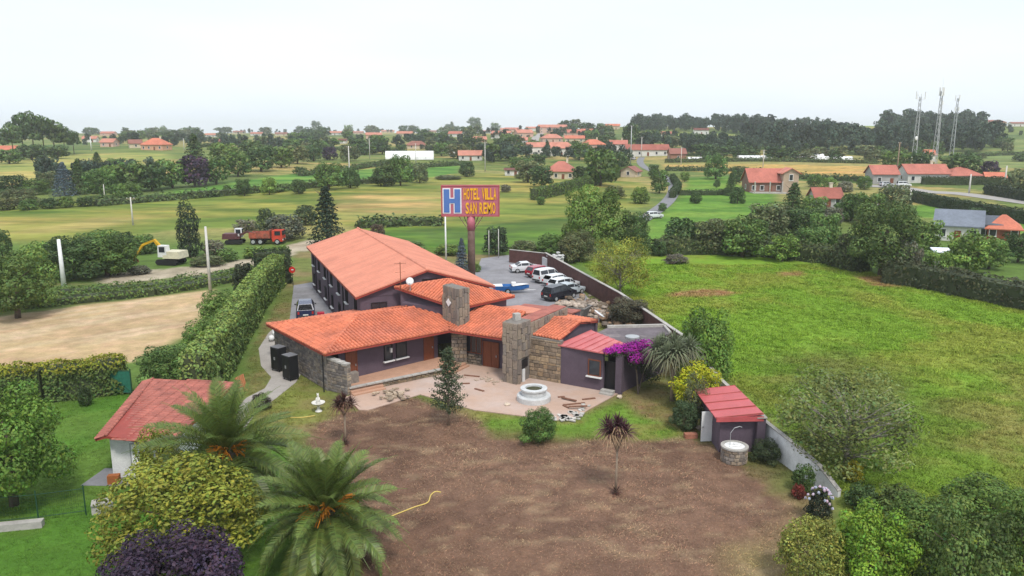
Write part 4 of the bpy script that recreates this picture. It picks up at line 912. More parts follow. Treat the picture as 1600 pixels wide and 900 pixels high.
car('van', 856, 440, Y_, (.74, .75, .76), 'tall white van next to the red hatchback', 'parked_van', 'van', CG)
car('hatch', 871, 446, Y_, (.70, .72, .74), 'white hatchback beside the tall white van', group=CG)
car('estate', 881, 452, Y_, (.72, .75, .78), 'white estate car in the middle of the parked row', group=CG)
car('sedan', 888, 460, Y_, (.50, .56, .60), 'pale silver car behind the black people carrier', group=CG)
car('mpv', 874, 467, Y_ + R(3), (.013, .015, .024), 'black people carrier nearest the hotel in the parked row', group=CG)
car('mpv', 478, 494, R(105), (.022, .030, .085), 'dark blue people carrier on the side drive left of the hotel', sc=1.05)
box('red_crate', mat('red_plastic', (.50, .02, .05), .5), None, (-19.7, 77.0, .38), (.7, .6, .7), .3, label='small red box beside the dark blue car', cat='box')
# boat on a trailer
bp = at(798, 458); bt = thing('small_boat', 'low blue and white boat lying in the car park', 'boat', (bp[0], bp[1], .03), R(4))
m = MB(); S = [(-2.1, .70, .45), (-1.0, .82, .42), (.4, .78, .42), (1.4, .5, .5), (2.2, .05, .72)]
vs = [];
for x, w_, zb in S: vs += [(x, -w_, .95), (x, -w_ * .8, zb), (x, 0, zb - .12), (x, w_ * .8, zb), (x, w_, .95)]
m.add(vs, [(i * 5 + k, i * 5 + k + 1, (i + 1) * 5 + k + 1, (i + 1) * 5 + k) for i in range(4) for k in range(4)] + [(0, 1, 2, 3, 4)]); obj('hull', m.mesh('hull', mat('boat_blue', (.03, .14, .40), .35, .05)), bt)
m = MB(); m.add([(-2.1, -.70, .96), (-2.1, .7, .96), (-1.0, .82, .97), (-1.0, -.82, .97)], [(0, 3, 2, 1)]); m.add([(.2, -.8, .97), (.2, .8, .97), (1.4, .5, 1.06), (2.2, 0, 1.08), (1.4, -.5, 1.06)], [(0, 4, 3, 2, 1)]); m.box((.35, 0, 1.12), (.5, 1.0, .3)); obj('deck', m.mesh('deck', M['white']), bt)
m = MB(); m.box((-.3, 0, .62), (1.2, 1.3, .08)); obj('thwart', m.mesh('thwart', M['white']), bt)
for s in (-1, 1): wo_ = obj('wheel', _tyre, bt, loc=(-.4, s * .75, .32)); obj('rim', _rim, wo_)
m = MB(); m.tube([(-1.8, -.5, .35), (3.0, 0, .35)], .04, 5); m.tube([(-1.8, .5, .35), (3.0, 0, .35)], .04, 5); m.tube([(-.4, -.75, .32), (-.4, .75, .32)], .04, 5); obj('trailer_frame', m.mesh('trailer_frame', M['grey_metal']), bt)
# red tipper truck
tp = G(420, 381); tk = thing('tipper_truck', 'red tipper truck parked on the gravel lane', 'truck', tp, R(2)); TR = mat('truck_red', (.50, .05, .025), .5, .15, 1)
m = MB(); m.box((-.1, 0, .85), (5.8, .9, .3)); obj('chassis', m.mesh('chassis', M['black_metal']), tk)
m = MB()
for c, d in (((-1.2, 0, 1.15), (3.5, 2.3, .12)), ((-1.2, -1.13, 1.65), (3.5, .08, .9)), ((-1.2, 1.13, 1.65), (3.5, .08, .9)), ((.5, 0, 1.85), (.08, 2.3, 1.3)), ((-2.93, 0, 1.6), (.08, 2.3, .8))): m.box(c, d)
for k in range(6): m.box((-2.8 + k * .64, -1.2, 1.65), (.08, .08, .95))
bd = obj('tipper_bed', m.mesh('tipper_bed', mat('bed_red', (.42, .10, .06), .7, .25, 2, col2=(.25, .09, .06))), tk)
m = MB(); m.box((1.75, 0, 1.65), (1.8, 2.3, 1.5), taper=.93); m.box((1.8, 0, .75), (1.7, 2.3, .4)); obj('cab', m.mesh('cab', TR), tk)
m = MB(); m.box((2.64, 0, 1.95), (.06, 2.0, .75)); obj('windscreen', m.mesh('windscreen', M['glass']), tk)
for s in (-1, 1):
    m = MB(); m.box((1.85, s * 1.13, 1.95), (.95, .06, .7)); obj('side_window', m.mesh('side_window', M['glass']), tk)
    m = MB(); m.box((2.68, s * .85, .85), (.08, .3, .2), col=(.9, .9, .85)); obj('headlight', m.mesh('headlight', M['plain']), tk)
    for x in (-2.3, -1.1, 1.75): o = obj('wheel', _tyre, tk, loc=(x, s * 1.0, .5)); o.scale = (1.55, 2.0, 1.55); obj('rim', _rim, o)
# excavators
def excavator(px, py, yaw, body, cab, boom, label, pts, sc=1.0):
    t = thing('excavator', label, 'excavator', G(px, py), yaw); t.scale = (sc,) * 3
    for s in (-1, 1):
        m = MB(); P = [(-1.6, .45), (-1.35, .1), (1.35, .1), (1.6, .45), (1.35, .8), (-1.35, .8)]
        m.add([(x, s * 1.0 - .28, z) for x, z in P] + [(x, s * 1.0 + .28, z) for x, z in P], [tuple(range(5, -1, -1)), tuple(range(6, 12))] + [(i, (i + 1) % 6, 6 + (i + 1) % 6, 6 + i) for i in range(6)]); obj('track', m.mesh('track', M['tyre']), t)
    m = MB(); m.lathe((0, 0, .7), [(.7, 0), (.7, .3)], 12); obj('turntable', m.mesh('turntable', M['black_metal']), t)
    m = MB(); m.box((-.75, 0, 1.45), (2.5, 2.3, .95), taper=.94); m.box((.6, -.55, 1.2), (.9, 1.1, .4)); obj('engine_housing', m.mesh('engine_housing', mat('digger_body', body, .55, .15)), t)
    m = MB(); m.box((.55, .65, 1.95), (1.35, .95, 1.6), taper=.9); c = obj('cab', m.mesh('cab', mat('digger_cab', cab, .5, .1)), t)
    m = MB(); m.box((1.2, .65, 2.15), (.06, .75, .95)); obj('windscreen', m.mesh('windscreen', M['glass']), c)
    for s in (-1, 1): m = MB(); m.box((.55, .65 + s * .46, 2.2), (.85, .05, .75)); obj('side_window', m.mesh('side_window', M['glass']), c)
    bm = mat('digger_boom', boom, .5, .15); P = [Vector((x, -.15, z)) for x, z in pts]
    for nm, a, b, r0, r1 in (('boom', 0, 3, .30, .22), ('stick', 2, 4, .22, .15)):
        m = MB(); q = P[a:b]; m.tube(q, [r0 + (r1 - r0) * k / (len(q) - 1) for k in range(len(q))], 4); obj(nm, m.mesh(nm, bm), t)
    e = P[3]; m = MB(); m.add([e + V3(a, b, c_) for a, c_ in ((0, .1), (.35, -.35), (.1, -.75), (-.5, -.65), (-.45, -.2)) for b in (-.45, .45)], [(0, 1, 3, 2), (2, 3, 5, 4), (4, 5, 7, 6), (0, 2, 4, 6, 8), (9, 7, 5, 3, 1)]); obj('bucket', m.mesh('bucket', M['rust']), t)
    m = MB(); m.tube([P[0] + V3(.3, 0, -.3), (P[0] + P[1]) * .5 + V3(.3, 0, .1)], .07, 6); obj('ram', m.mesh('ram', M['grey_metal']), t); return t
excavator(268, 413, R(170), (.62, .58, .42), (.72, .72, .70), (.62, .36, .02), 'white and yellow excavator with its yellow arm reaching into scrub', [(.9, 1.6), (2.4, 3.3), (4.2, 2.6), (5.9, .6)], 1.05)
excavator(368, 381, R(5), (.10, .035, .04), (.70, .70, .70), (.09, .035, .035), 'dark maroon excavator with white cab beside the red truck', [(.9, 1.6), (2.2, 2.2), (3.8, 1.8), (4.2, .7)], .95)
# ---------------------------------------------------------------- walls
def coped_wall(pts, ht, label, matl, cope, th=.25, step=4.0, hts=None, cmat='concrete', name='boundary_wall'):
    t = thing(name, label, 'wall', (*pts[0], 0)); P = [Vector(p) for p in pts]; hts = hts or [ht] * len(P)
    for a, b, ha, hb in zip(P[:-1], P[1:], hts[:-1], hts[1:]):
        n = max(1, round((b - a).length / step))
        for k in range(n):
            p, q = a + (b - a) * (k / n), a + (b - a) * ((k + 1) / n); za, zb2 = ha + (hb - ha) * k / n, ha + (hb - ha) * (k + 1) / n; d = (q - p).normalized(); nn_ = Vector((-d[1], d[0])) * th / 2
            m = MB(); c = [p + nn_, p - nn_, q - nn_, q + nn_]; zs = [za, za, zb2, zb2]
            m.add([(*v, -.3) for v in c] + [(*v, z) for v, z in zip(c, zs)], [(3, 2, 1, 0), (4, 5, 6, 7), (0, 1, 5, 4), (1, 2, 6, 5), (2, 3, 7, 6), (3, 0, 4, 7)]); m.build('wall_panel', matl, t)
            if cope:
                m = MB(); c = [p + nn_ * 1.35, p - nn_ * 1.35, q - nn_ * 1.35, q + nn_ * 1.35]
                m.add([(*v, z + .003) for v, z in zip(c, zs)] + [(*v, z + .07) for v, z in zip(c, zs)], [(3, 2, 1, 0), (4, 5, 6, 7), (0, 1, 5, 4), (1, 2, 6, 5), (2, 3, 7, 6), (3, 0, 4, 7)]); m.build('coping', M[cmat], t)
    return t
coped_wall([(4.75, 108.3), (11.6, 80.4), (14.6, 62.5)], 2.0, 'long dark brown wall with pale coping beside the parked cars', M['brown_wall'], True)
coped_wall([(-.35, 111.9), (4.6, 108.5)], 1.9, 'dark red-brown wall across the far end of the car park', M['brown_wall'], True, step=6)
coped_wall([(14.7, 62.0), (14.75, 57), (14.75, 52.0), (15.05, 47.4), (15.35, 44.0), (16.1, 40.8), (16.75, 38.9), (17.3, 37.6)], 1.7, 'whitewashed garden wall stepping down beside the red-roofed shed', M['white_dirty'], True, .2, 2.5, [1.7, 1.8, 1.8, 1.8, 1.75, 1.55, 1.15, .35])
# ---------------------------------------------------------------- small shed and well
sh = thing('garden_shed', 'purple garden shed with red sheet metal roof against the white wall', 'shed', (13.5, 45.5, 0))
m = MB(); m.wallbox((12.55, 43.5), (14.65, 43.6), 0, 2.25, .15); m.wallbox((12.5, 47.9), (12.55, 43.42), 0, 2.2, .15); m.wallbox((14.6, 47.9), (12.5, 47.9), 0, 2.3, .15); m.build('wall', M['stucco'], sh)
m = MB(); m.slab([(12.1, 43.0, 2.32), (14.95, 43.15, 2.58), (14.65, 48.25, 2.62), (12.0, 48.2, 2.36)], .06); m.wallbox((12.1, 42.98), (14.95, 43.13), 2.12, 2.42, .05); rf = m.build('metal_roof', mat('shed_red', (.48, .095, .10), .45, .1, 1, spec=.45), sh)
for k in range(5):
    y = 43.05 + k * 1.27; m = MB(); m.tube([(12.08, y, 2.36), (14.9 - .05 * k, y + .1, 2.62)], .03, 5); m.build('roof_seam', M['fascia'], rf)
m = MB(); m.box((12.16, 45.1, 1.0), (.78, .06, 1.95), .12); d = m.build('door', M['white'], sh, label='white door standing open'); m = MB(); m.box((11.86, 45.0, 1.0), (.12, .08, .05)); m.build('handle', M['grey_metal'], d)
m = MB(); m.box((14.85, 43.35, 1.15), (.5, .45, 2.3)); m.build('pillar', M['stucco'], sh); m = MB(); m.box((14.85, 43.33, 2.33), (.6, .55, .07)); m.build('pillar_cap', M['concrete'], sh)
wel = thing('stone_well', 'round stone well with white lid and thin metal hoop', 'well', (13.05, 42.25, 0))
m = MB(); m.lathe((0, 0, 0), [(.72, 0), (.72, .88), (.5, .88), (.5, .6)], 24); obj('core', m.mesh('core', M['mortar']), wel)
m = MB()
for r_ in range(4):
    n = 14; o = prand.random()
    for k in range(n):
        a = (k + o) / n * 6.283; b = a + 6.283 / n * .94; mid = (a + b) / 2; t = prand.choice(STONE_T)
        p, q = V3(.72 * math.cos(b), .72 * math.sin(b), 0), V3(.72 * math.cos(a), .72 * math.sin(a), 0); u = (q - p); frustum(m, p, u.normalized(), V3(0, 0, 1), V3(math.cos(mid), math.sin(mid), 0), 0, u.length, .02 + r_ * .22, .22 + r_ * .22, .06, .03, (lambda g: tuple(x * g for x in t))(prand.uniform(1.0, 1.35)))
obj('stonework', m.mesh('stonework', M['stone']), wel, kind='stuff')
m = MB(); m.lathe((0, 0, .88), [(.80, 0), (.80, .09), (.6, .10), (.6, .05)], 24); obj('rim_stone', m.mesh('rim_stone', M['concrete']), wel)
m = MB(); m.add([(.6 * math.cos(a * .4), .6 * math.sin(a * .4), .94) for a in range(16)], [tuple(range(16))]); m.box((0, -.1, .98), (.75, .12, .06), .3); m.box((.1, .15, .97), (.2, .2, .07), .4); obj('lid', m.mesh('lid', M['white']), wel)
m = MB(); m.tube([(-.25, .1, .9), (-.25, .1, 1.7), (-.05, .1, 2.0), (.25, .1, 2.1), (.4, .1, 2.05)], .018, 5); obj('hoop', m.mesh('hoop', M['grey_metal']), wel)
# ---------------------------------------------------------------- fountain, bird bath, hoses
fo = thing('round_fountain', 'round two-tier whitewashed fountain on the paved terrace', 'fountain', (*at(834, 626)[:2], .06))
FM = mat('fountain_white', (.56, .57, .57), .8, .12, 2, .2, col2=(.40, .41, .40), c2pos=(.55, .75))
m = MB(); m.lathe((0, 0, 0), [(1.22, 0), (1.22, .36), (1.18, .42), (.95, .42)], 40); obj('lower_ring', m.mesh('lower_ring', FM), fo)
m = MB(); m.lathe((0, 0, .40), [(.86, 0), (.90, .38), (.97, .42), (.97, .52), (.62, .54), (.60, .36), (.0, .34)], 40); obj('upper_ring', m.mesh('upper_ring', FM), fo)
m = MB(); m.lathe((0, 0, .78), [(.59, 0), (.59, .04), (.3, .06), (.0, .08)], 24); obj('basin_soil', m.mesh('basin_soil', mat('basin_soil', (.07, .07, .035), .9, .4, 9, .8)), fo)
bb = thing('bird_bath', 'white stone bird bath with a small upright statue on the lawn', 'bird bath', at(498, 643)); WM = mat('marble_white', (.68, .66, .60), .7, .1, 3)
m = MB(); m.lathe((0, 0, 0), [(.24, 0), (.24, .06), (.13, .12), (.09, .3), (.11, .42), (.2, .48)], 18); obj('pedestal', m.mesh('pedestal', WM, True), bb)
m = MB(); m.lathe((0, 0, .46), [(.14, 0), (.36, .08), (.46, .20), (.46, .23), (.40, .23), (.30, .14), (0, .12)], 24); obj('basin', m.mesh('basin', WM, True), bb)
m = MB(); m.tube([(0, 0, .56), (.01, 0, .66), (0, -.02, .85), (.0, -.01, 1.02), (.01, 0, 1.10), (.0, -.03, 1.2), (0, -.02, 1.31)], [.15, .15, .12, .10, .055, .085, .04], 10)
for s in (-1, 1): m.tube([(s * .09, -.02, 1.02), (s * .13, -.08, .88), (s * .05, -.14, .78)], [.045, .04, .03], 6); m.tube([(s * .05, -.02, 1.26), (s * .06, -.02, 1.36)], [.035, .01], 5)
obj('statue', m.mesh('statue', WM, True), bb)
def hose(pts, label):
    P = [Vector((*at(*p)[:2], .03)) for p in pts]; Q = []
    for i in range(len(P) - 1):
        a, b, c, d = P[max(i - 1, 0)], P[i], P[i + 1], P[min(i + 2, len(P) - 1)]
        for k in range(6): t = k / 6; Q.append(.5 * (2 * b + (c - a) * t + (2 * a - 5 * b + 4 * c - d) * t * t + (3 * b - 3 * c + d - a) * t ** 3))
    Q.append(P[-1]); m = MB(); m.tube(Q, .035, 6); return m.build('garden_hose', M['hose'], None, smooth=True, label=label, cat='hose')
hose([(600, 812), (625, 802), (648, 793), (668, 786), (673, 775), (680, 769), (689, 770)], 'yellow garden hose lying on the bare earth beside the palm')
hose([(492, 650), (470, 653), (445, 653), (425, 660), (405, 668)], 'yellow garden hose trailing from the bird bath over the lawn')
# ---------------------------------------------------------------- lockers, sacks, round bush, debris
def cabinet(p, rz, label, tilt=0):
    t = thing('metal_cabinet', label, 'cabinet', p, rz, 'black metal cabinets by the stone wall'); t.rotation_euler[1] = tilt
    m = MB(); m.box((0, 0, 1.08), (.95, .8, 1.8)); obj('body', m.mesh('body', M['black_metal']), t)
    m = MB(); m.box((0, 0, 2.0), (1.0, .85, .05)); obj('top', m.mesh('top', mat('cabinet_top', (.16, .16, .17), .5)), t)
    for s in (-1, 1):
        m = MB(); m.box((s * .235, -.42, 1.08), (.45, .03, 1.7)); d = obj('door', m.mesh('door', M['black_metal']), t); m = MB(); m.box((s * .05, -.45, 1.1), (.03, .03, .25)); obj('handle', m.mesh('handle', M['grey_metal']), d)
    for x in (-.42, .42):
        for y in (-.34, .34): m = MB(); m.box((x, y, .1), (.06, .06, .2)); obj('leg', m.mesh('leg', M['black_metal']), t)
cabinet((*at(437, 579)[:2], .02), R(-35), 'black metal cabinet farther from the corner of the stone wall')
cabinet((*at(455, 593)[:2], .02), R(-40), 'black metal cabinet nearer the corner of the stone wall')
def lump(mb, c, r, rg, col, sq=.8, n=7):
    vs = []
    for i in range(5):
        ph = math.pi * i / 4; 
        for k in range(n): a = 2 * math.pi * k / n; g = r * rg.uniform(.75, 1.15); vs.append((c[0] + g * math.sin(ph) * math.cos(a), c[1] + g * math.sin(ph) * math.sin(a), c[2] - g * sq * math.cos(ph)))
    mb.add(vs, [(i * n + k, i * n + (k + 1) % n, (i + 1) * n + (k + 1) % n, (i + 1) * n + k) for i in range(4) for k in range(n)], col)
m = MB(); q = at(430, 533); [lump(m, (q[0] + a, q[1] + b, c_), .38, prand, (.75, .75, .75), .75) for a, b, c_ in ((-.3, 0, .3), (.35, .1, .3), (0, .2, .75))]; m.build('rubbish_sack', M['plain'], None, True, label='pile of white sacks at the back corner of the stone wall', cat='sack')
tree('bush', 'm', 408, 640, 38, 28, (.035, .028, .018), 'round_shrub', 'dark brown dead round bush beside the path', 'shrub')
rb = MB()
for k in range(150):
    t = prand.random(); c = (6.6 + 5.2 * t + prand.gauss(0, .9), 87 - 15 * t + prand.gauss(0, 1.6)); lump(rb, (c[0], c[1], prand.uniform(.05, .5)), prand.uniform(.18, .55), prand, (lambda g, c_: tuple(g * x for x in c_))(prand.uniform(.35, .8), prand.choice(((1, .95, .85), (1.1, .85, .65), (.75, .72, .7)))), .6, 6)
rb.build('rubble_heap', M['rock'], None, label='heap of broken stone and rubble along the brown wall', cat='rubble', kind='stuff')
sk = thing('rubble_skip', 'grey builder skip heaped with pale rubble behind the tiled roof', 'skip', (*at(893, 500)[:2], .03), R(-28)); SM = mat('skip_grey', (.22, .21, .20), .8, .2, 2)
m = MB(); B0 = [(-1.2, -.8), (1.2, -.8), (1.2, .8), (-1.2, .8)]; T0 = [(-1.8, -1.0), (1.8, -1.0), (1.8, 1.0), (-1.8, 1.0)]
m.add([(x, y, .05) for x, y in B0] + [(x, y, 1.5) for x, y in T0], [(3, 2, 1, 0), (0, 1, 5, 4), (1, 2, 6, 5), (2, 3, 7, 6), (3, 0, 4, 7)]); m.add([(x * .97, y * .95, 1.35) for x, y in T0], [(0, 1, 2, 3)]); obj('bin', m.mesh('bin', SM), sk)
m = MB(); [m.box((s * 1.8, 0, 1.5), (.1, 2.1, .1)) for s in (-1, 1)]; [m.box((0, s * 1.0, 1.5), (3.5, .1, .1)) for s in (-1, 1)]; obj('rim', m.mesh('rim', SM), sk)
m = MB(); [lump(m, (prand.uniform(-1.4, 1.4), prand.uniform(-.7, .7), 1.45 + prand.uniform(0, .35)), prand.uniform(.2, .5), prand, tuple([prand.uniform(.6, 1.3)] * 3), .6, 6) for k in range(34)]; obj('load', m.mesh('load', M['rock']), sk, kind='stuff')
rb = MB()
for k in range(60): c = at(925 + prand.gauss(0, 14), 492 + prand.gauss(0, 10)); lump(rb, (c[0], c[1], prand.uniform(.05, .6)), prand.uniform(.2, .5), prand, tuple([prand.uniform(.5, 1.1)] * 3), .6, 6)
rb.build('rubble_heap', M['rock'], None, label='pale rubble spilled on the ground beside the skip', cat='rubble', kind='stuff')
m = MB(); c = at(884, 412); [lump(m, (5.8 + prand.gauss(0, .8), 108 + prand.gauss(0, .8), 1.35 + prand.uniform(0, .45)), .34, prand, (.5, .5, .49), .6, 6) for k in range(18)]; m.box((5.8, 108, .7), (2.6, 1.8, 1.4), .3, (.6, .6, .6)); m.build('white_sacks', M['plain'], None, label='stack of white bulk bags beyond the end of the brown wall', cat='sacks')
# terrace debris: planks, tiles, stones
def debris(name, px, py, d, rz, matl, label, z=.06, cat=None):
    c = at(px, py); return box(name, matl, None, (c[0], c[1], z + d[2] / 2), d, rz, label=label, cat=cat or name.replace('_', ' '))
PL = mat('old_plank', (.20, .10, .065), .85, .25, 3); k_ = 0
for px, py, l, a, lab in ((737, 589, 1.3, -.3, 'short brown plank on the terrace near the entrance door'), (749, 611, .9, -.7, 'short brown plank on the open middle of the terrace'), (727, 601, .7, .1, 'brown plank beside the young tree on the terrace'), (897, 633, 1.6, .25, 'long brown plank on top of the plank pile by the fountain'), (889, 627, 1.2, -.6, 'brown plank pointing at the fountain from the plank pile'), (903, 640, 1.3, .1, 'brown plank lowest in the pile by the fountain'), (920, 625, 1.0, .3, 'brown plank lying apart nearest the annex door'), (884, 637, .6, -1.0, 'stub of brown plank at the left edge of the pile'), (877, 622, .5, .2, 'tiny offcut of plank between fountain and plank pile')):
    debris('plank', px, py, (l, .16, .07), a, PL, lab, .06 + .075 * (k_ % 3) * (1 if 3 <= k_ <= 5 else 0)); k_ += 1
m = MB()
for k in range(46):
    c = at(868 + k * 1.0 + prand.gauss(0, 6), 655 - (k > 25) * (k - 25) * .8 + prand.gauss(0, 3)); m.box((c[0], c[1], .1), (prand.uniform(.15, .45), prand.uniform(.12, .3), .08), prand.uniform(0, 3), (prand.uniform(1.0, 1.45),) * 3)
m.build('broken_tiles', M['concrete'], None, label='strip of broken pale tiles along the front terrace edge', cat='tiles', kind='stuff')
m = MB()
for k in range(30): c = at(613 + prand.gauss(0, 12), 619 + prand.gauss(0, 5)); m.box((c[0], c[1], .12 + prand.uniform(0, .2)), (prand.uniform(.2, .6), prand.uniform(.15, .35), prand.uniform(.06, .16)), prand.uniform(0, 3), (lambda g: (g, g * .95, g * .85))(prand.uniform(.6, 1.3)))
m.build('stone_debris', M['rock'], None, label='heap of loose stones fallen from the low porch wall', cat='rubble', kind='stuff')
m = MB()
for k in range(22): c = at(765 + prand.gauss(0, 9), 596 + prand.gauss(0, 4)); m.box((c[0], c[1], .10), (prand.uniform(.1, .3), prand.uniform(.08, .25), prand.uniform(.05, .12)), prand.uniform(0, 3), (lambda g: (g, g * .95, g * .9))(prand.uniform(.9, 1.5)))
m.build('plaster_debris', M['rock'], None, label='scatter of plaster rubble on the terrace by the entrance', cat='rubble', kind='stuff')
for px, py, lab in ((792, 634, 'grey stone at the terrace edge left of the fountain'), (968, 622, 'pale stone at the annex corner'), (1150, 719, 'pale stone on the grass in front of the well'), (1092, 671, 'flat white stone left of the shed door')):
    m = MB(); c = at(px, py); lump(m, (c[0], c[1], .12), .25, prand, (1.4, 1.4, 1.35), .5); m.build('loose_stone', M['rock'], None, label=lab, cat='stone')
# left neighbour's outbuilding
ws = thing('white_outbuilding', 'small white outbuilding with red tiled roof behind the palms', 'outbuilding', (-20.6, 44.2, 0))
roof_part(ws, 'roof', [[(-18.6, 39.2, 2.35), (-18.6, 49.6, 2.35), (-24.1, 49.3, 2.72), (-22.15, 39.4, 2.72)][::1], [(-24.75, 49.2, 2.55), (-22.75, 39.4, 2.55), (-22.15, 39.4, 2.72), (-24.1, 49.3, 2.72)]], M['tile_old'], .36, [((-22.15, 39.4, 2.76), (-24.1, 49.3, 2.76))], course=.6, h=.05, rr=.09)
m = MB(); m.prism([(-22.3, 40.0), (-19.2, 40.0), (-19.2, 49.0), (-24.1, 49.0)], 0, 2.3); m.add([(-22.3, 40.0, 2.28), (-19.2, 40.0, 2.28), (-22.1, 40.0, 2.62), (-22.3, 40.2, 2.28), (-19.2, 40.2, 2.28), (-22.1, 40.2, 2.62)], [(0, 1, 2), (5, 4, 3), (0, 2, 5, 3), (1, 4, 5, 2)]); m.build('wall', M['white_dirty'], ws)
opening(ws, (-22.3, 40.0), (-19.2, 40.0), 1.55, 1.02, .85, 2.0, 'door', 'plain', 'grey_metal', mull=0, handle=True)
box('clay_pot', mat('clay', (.36, .12, .04), .9), None, (-21.9, 39.3, .25), (.6, .35, .5), .2, label='orange clay trough at the foot of the white outbuilding', cat='pot')
sheet('outbuilding_slab', [(-23.6, 39.0), (-19.0, 38.9), (-19.0, 41), (-23.4, 41.2)], .02, M['road'])
# fence, low walls, green gate
FGm = mat('fence_green', (.02, .07, .035), .6)
fe = thing('wire_fence', 'green wire fence with thin posts on the neighbour lawn', 'fence', (-23.5, 35, 0)); pts = [(-27.0, 34.3), (-23.5, 35.05), (-21.5, 35.7)]
for k, p in enumerate(pts): m = MB(); m.tube([(*p, 0), (*p, 1.65)], .035, 6); m.build('post', FGm, fe)
for z in (.25, 1.45):
    m = MB(); m.tube([(*p, z) for p in pts], .018, 5); m.build('rail', FGm, fe)
m = MB()
for a, b in zip(pts[:-1], pts[1:]):
    for k in range(1, 22): t = k / 22; x, y = a[0] + (b[0] - a[0]) * t, a[1] + (b[1] - a[1]) * t; m.tube([(x, y, .2), (x, y, 1.46)], .004, 3)
    for k in range(6): m.tube([(*a, .3 + k * .2), (*b, .3 + k * .2)], .004, 3)
m.build('mesh_wire', FGm, fe, kind='stuff')
coped_wall([(-27.5, 33.6), (-23.0, 34.6)], .35, 'low grey concrete wall under the wire fence', M['concrete'], False, .4, name='low_wall')
coped_wall([(-21.3, 35.9), (-20.4, 36.3)], .5, 'short grey wall stub at the end of the wire fence', M['concrete'], True, .5, name='low_wall')
gt = thing('mesh_gate', 'green mesh gate at the end of the clipped hedge', 'gate', at(188, 617))
m = MB(); m.box((0, 0, 1.0), (1.7, .04, 1.6)); obj('mesh_panel', m.mesh('mesh_panel', mat('gate_green', (.02, .13, .085), .7, .2, 6)), gt)
for s in (-1, 1): m = MB(); m.tube([(s * .88, 0, 0), (s * .88, 0, 2.0)], .05, 6); obj('post', m.mesh('post', FGm), gt)
m = MB(); m.tube([(-.88, 0, 1.85), (.88, 0, 1.85)], .03, 5); m.tube([(-.88, 0, .18), (.88, 0, .18)], .03, 5); m.tube([(-.85, -.03, 1.8), (.85, -.03, .2)], .02, 5); obj('frame', m.mesh('frame', FGm), gt)
# round red sign by the hedge end
rs = thing('round_sign', 'round red sign with a white mark at the far end of the tall hedge', 'sign', at(458, 446)); z_ = 2.0
m = MB(); m.tube([(0, 0, 0), (0, 0, 1.8)], .04, 6); obj('post', m.mesh('post', M['black_metal']), rs)
m = MB(); m.lathe((0, 0, 0), [(.40, 0), (.40, .06)], 20); me = m.mesh('disc', mat('sign_disc_red', (.62, .03, .02), .5)); me.transform(Matrix.Translation((0, -.03, z_)) @ Matrix.Rotation(R(90), 4, 'X')); obj('disc', me, rs)
m = MB(); m.box((.05, -.12, z_ + .02), (.30, .03, .12), 0); obj('white_mark', m.mesh('white_mark', M['white']), rs)
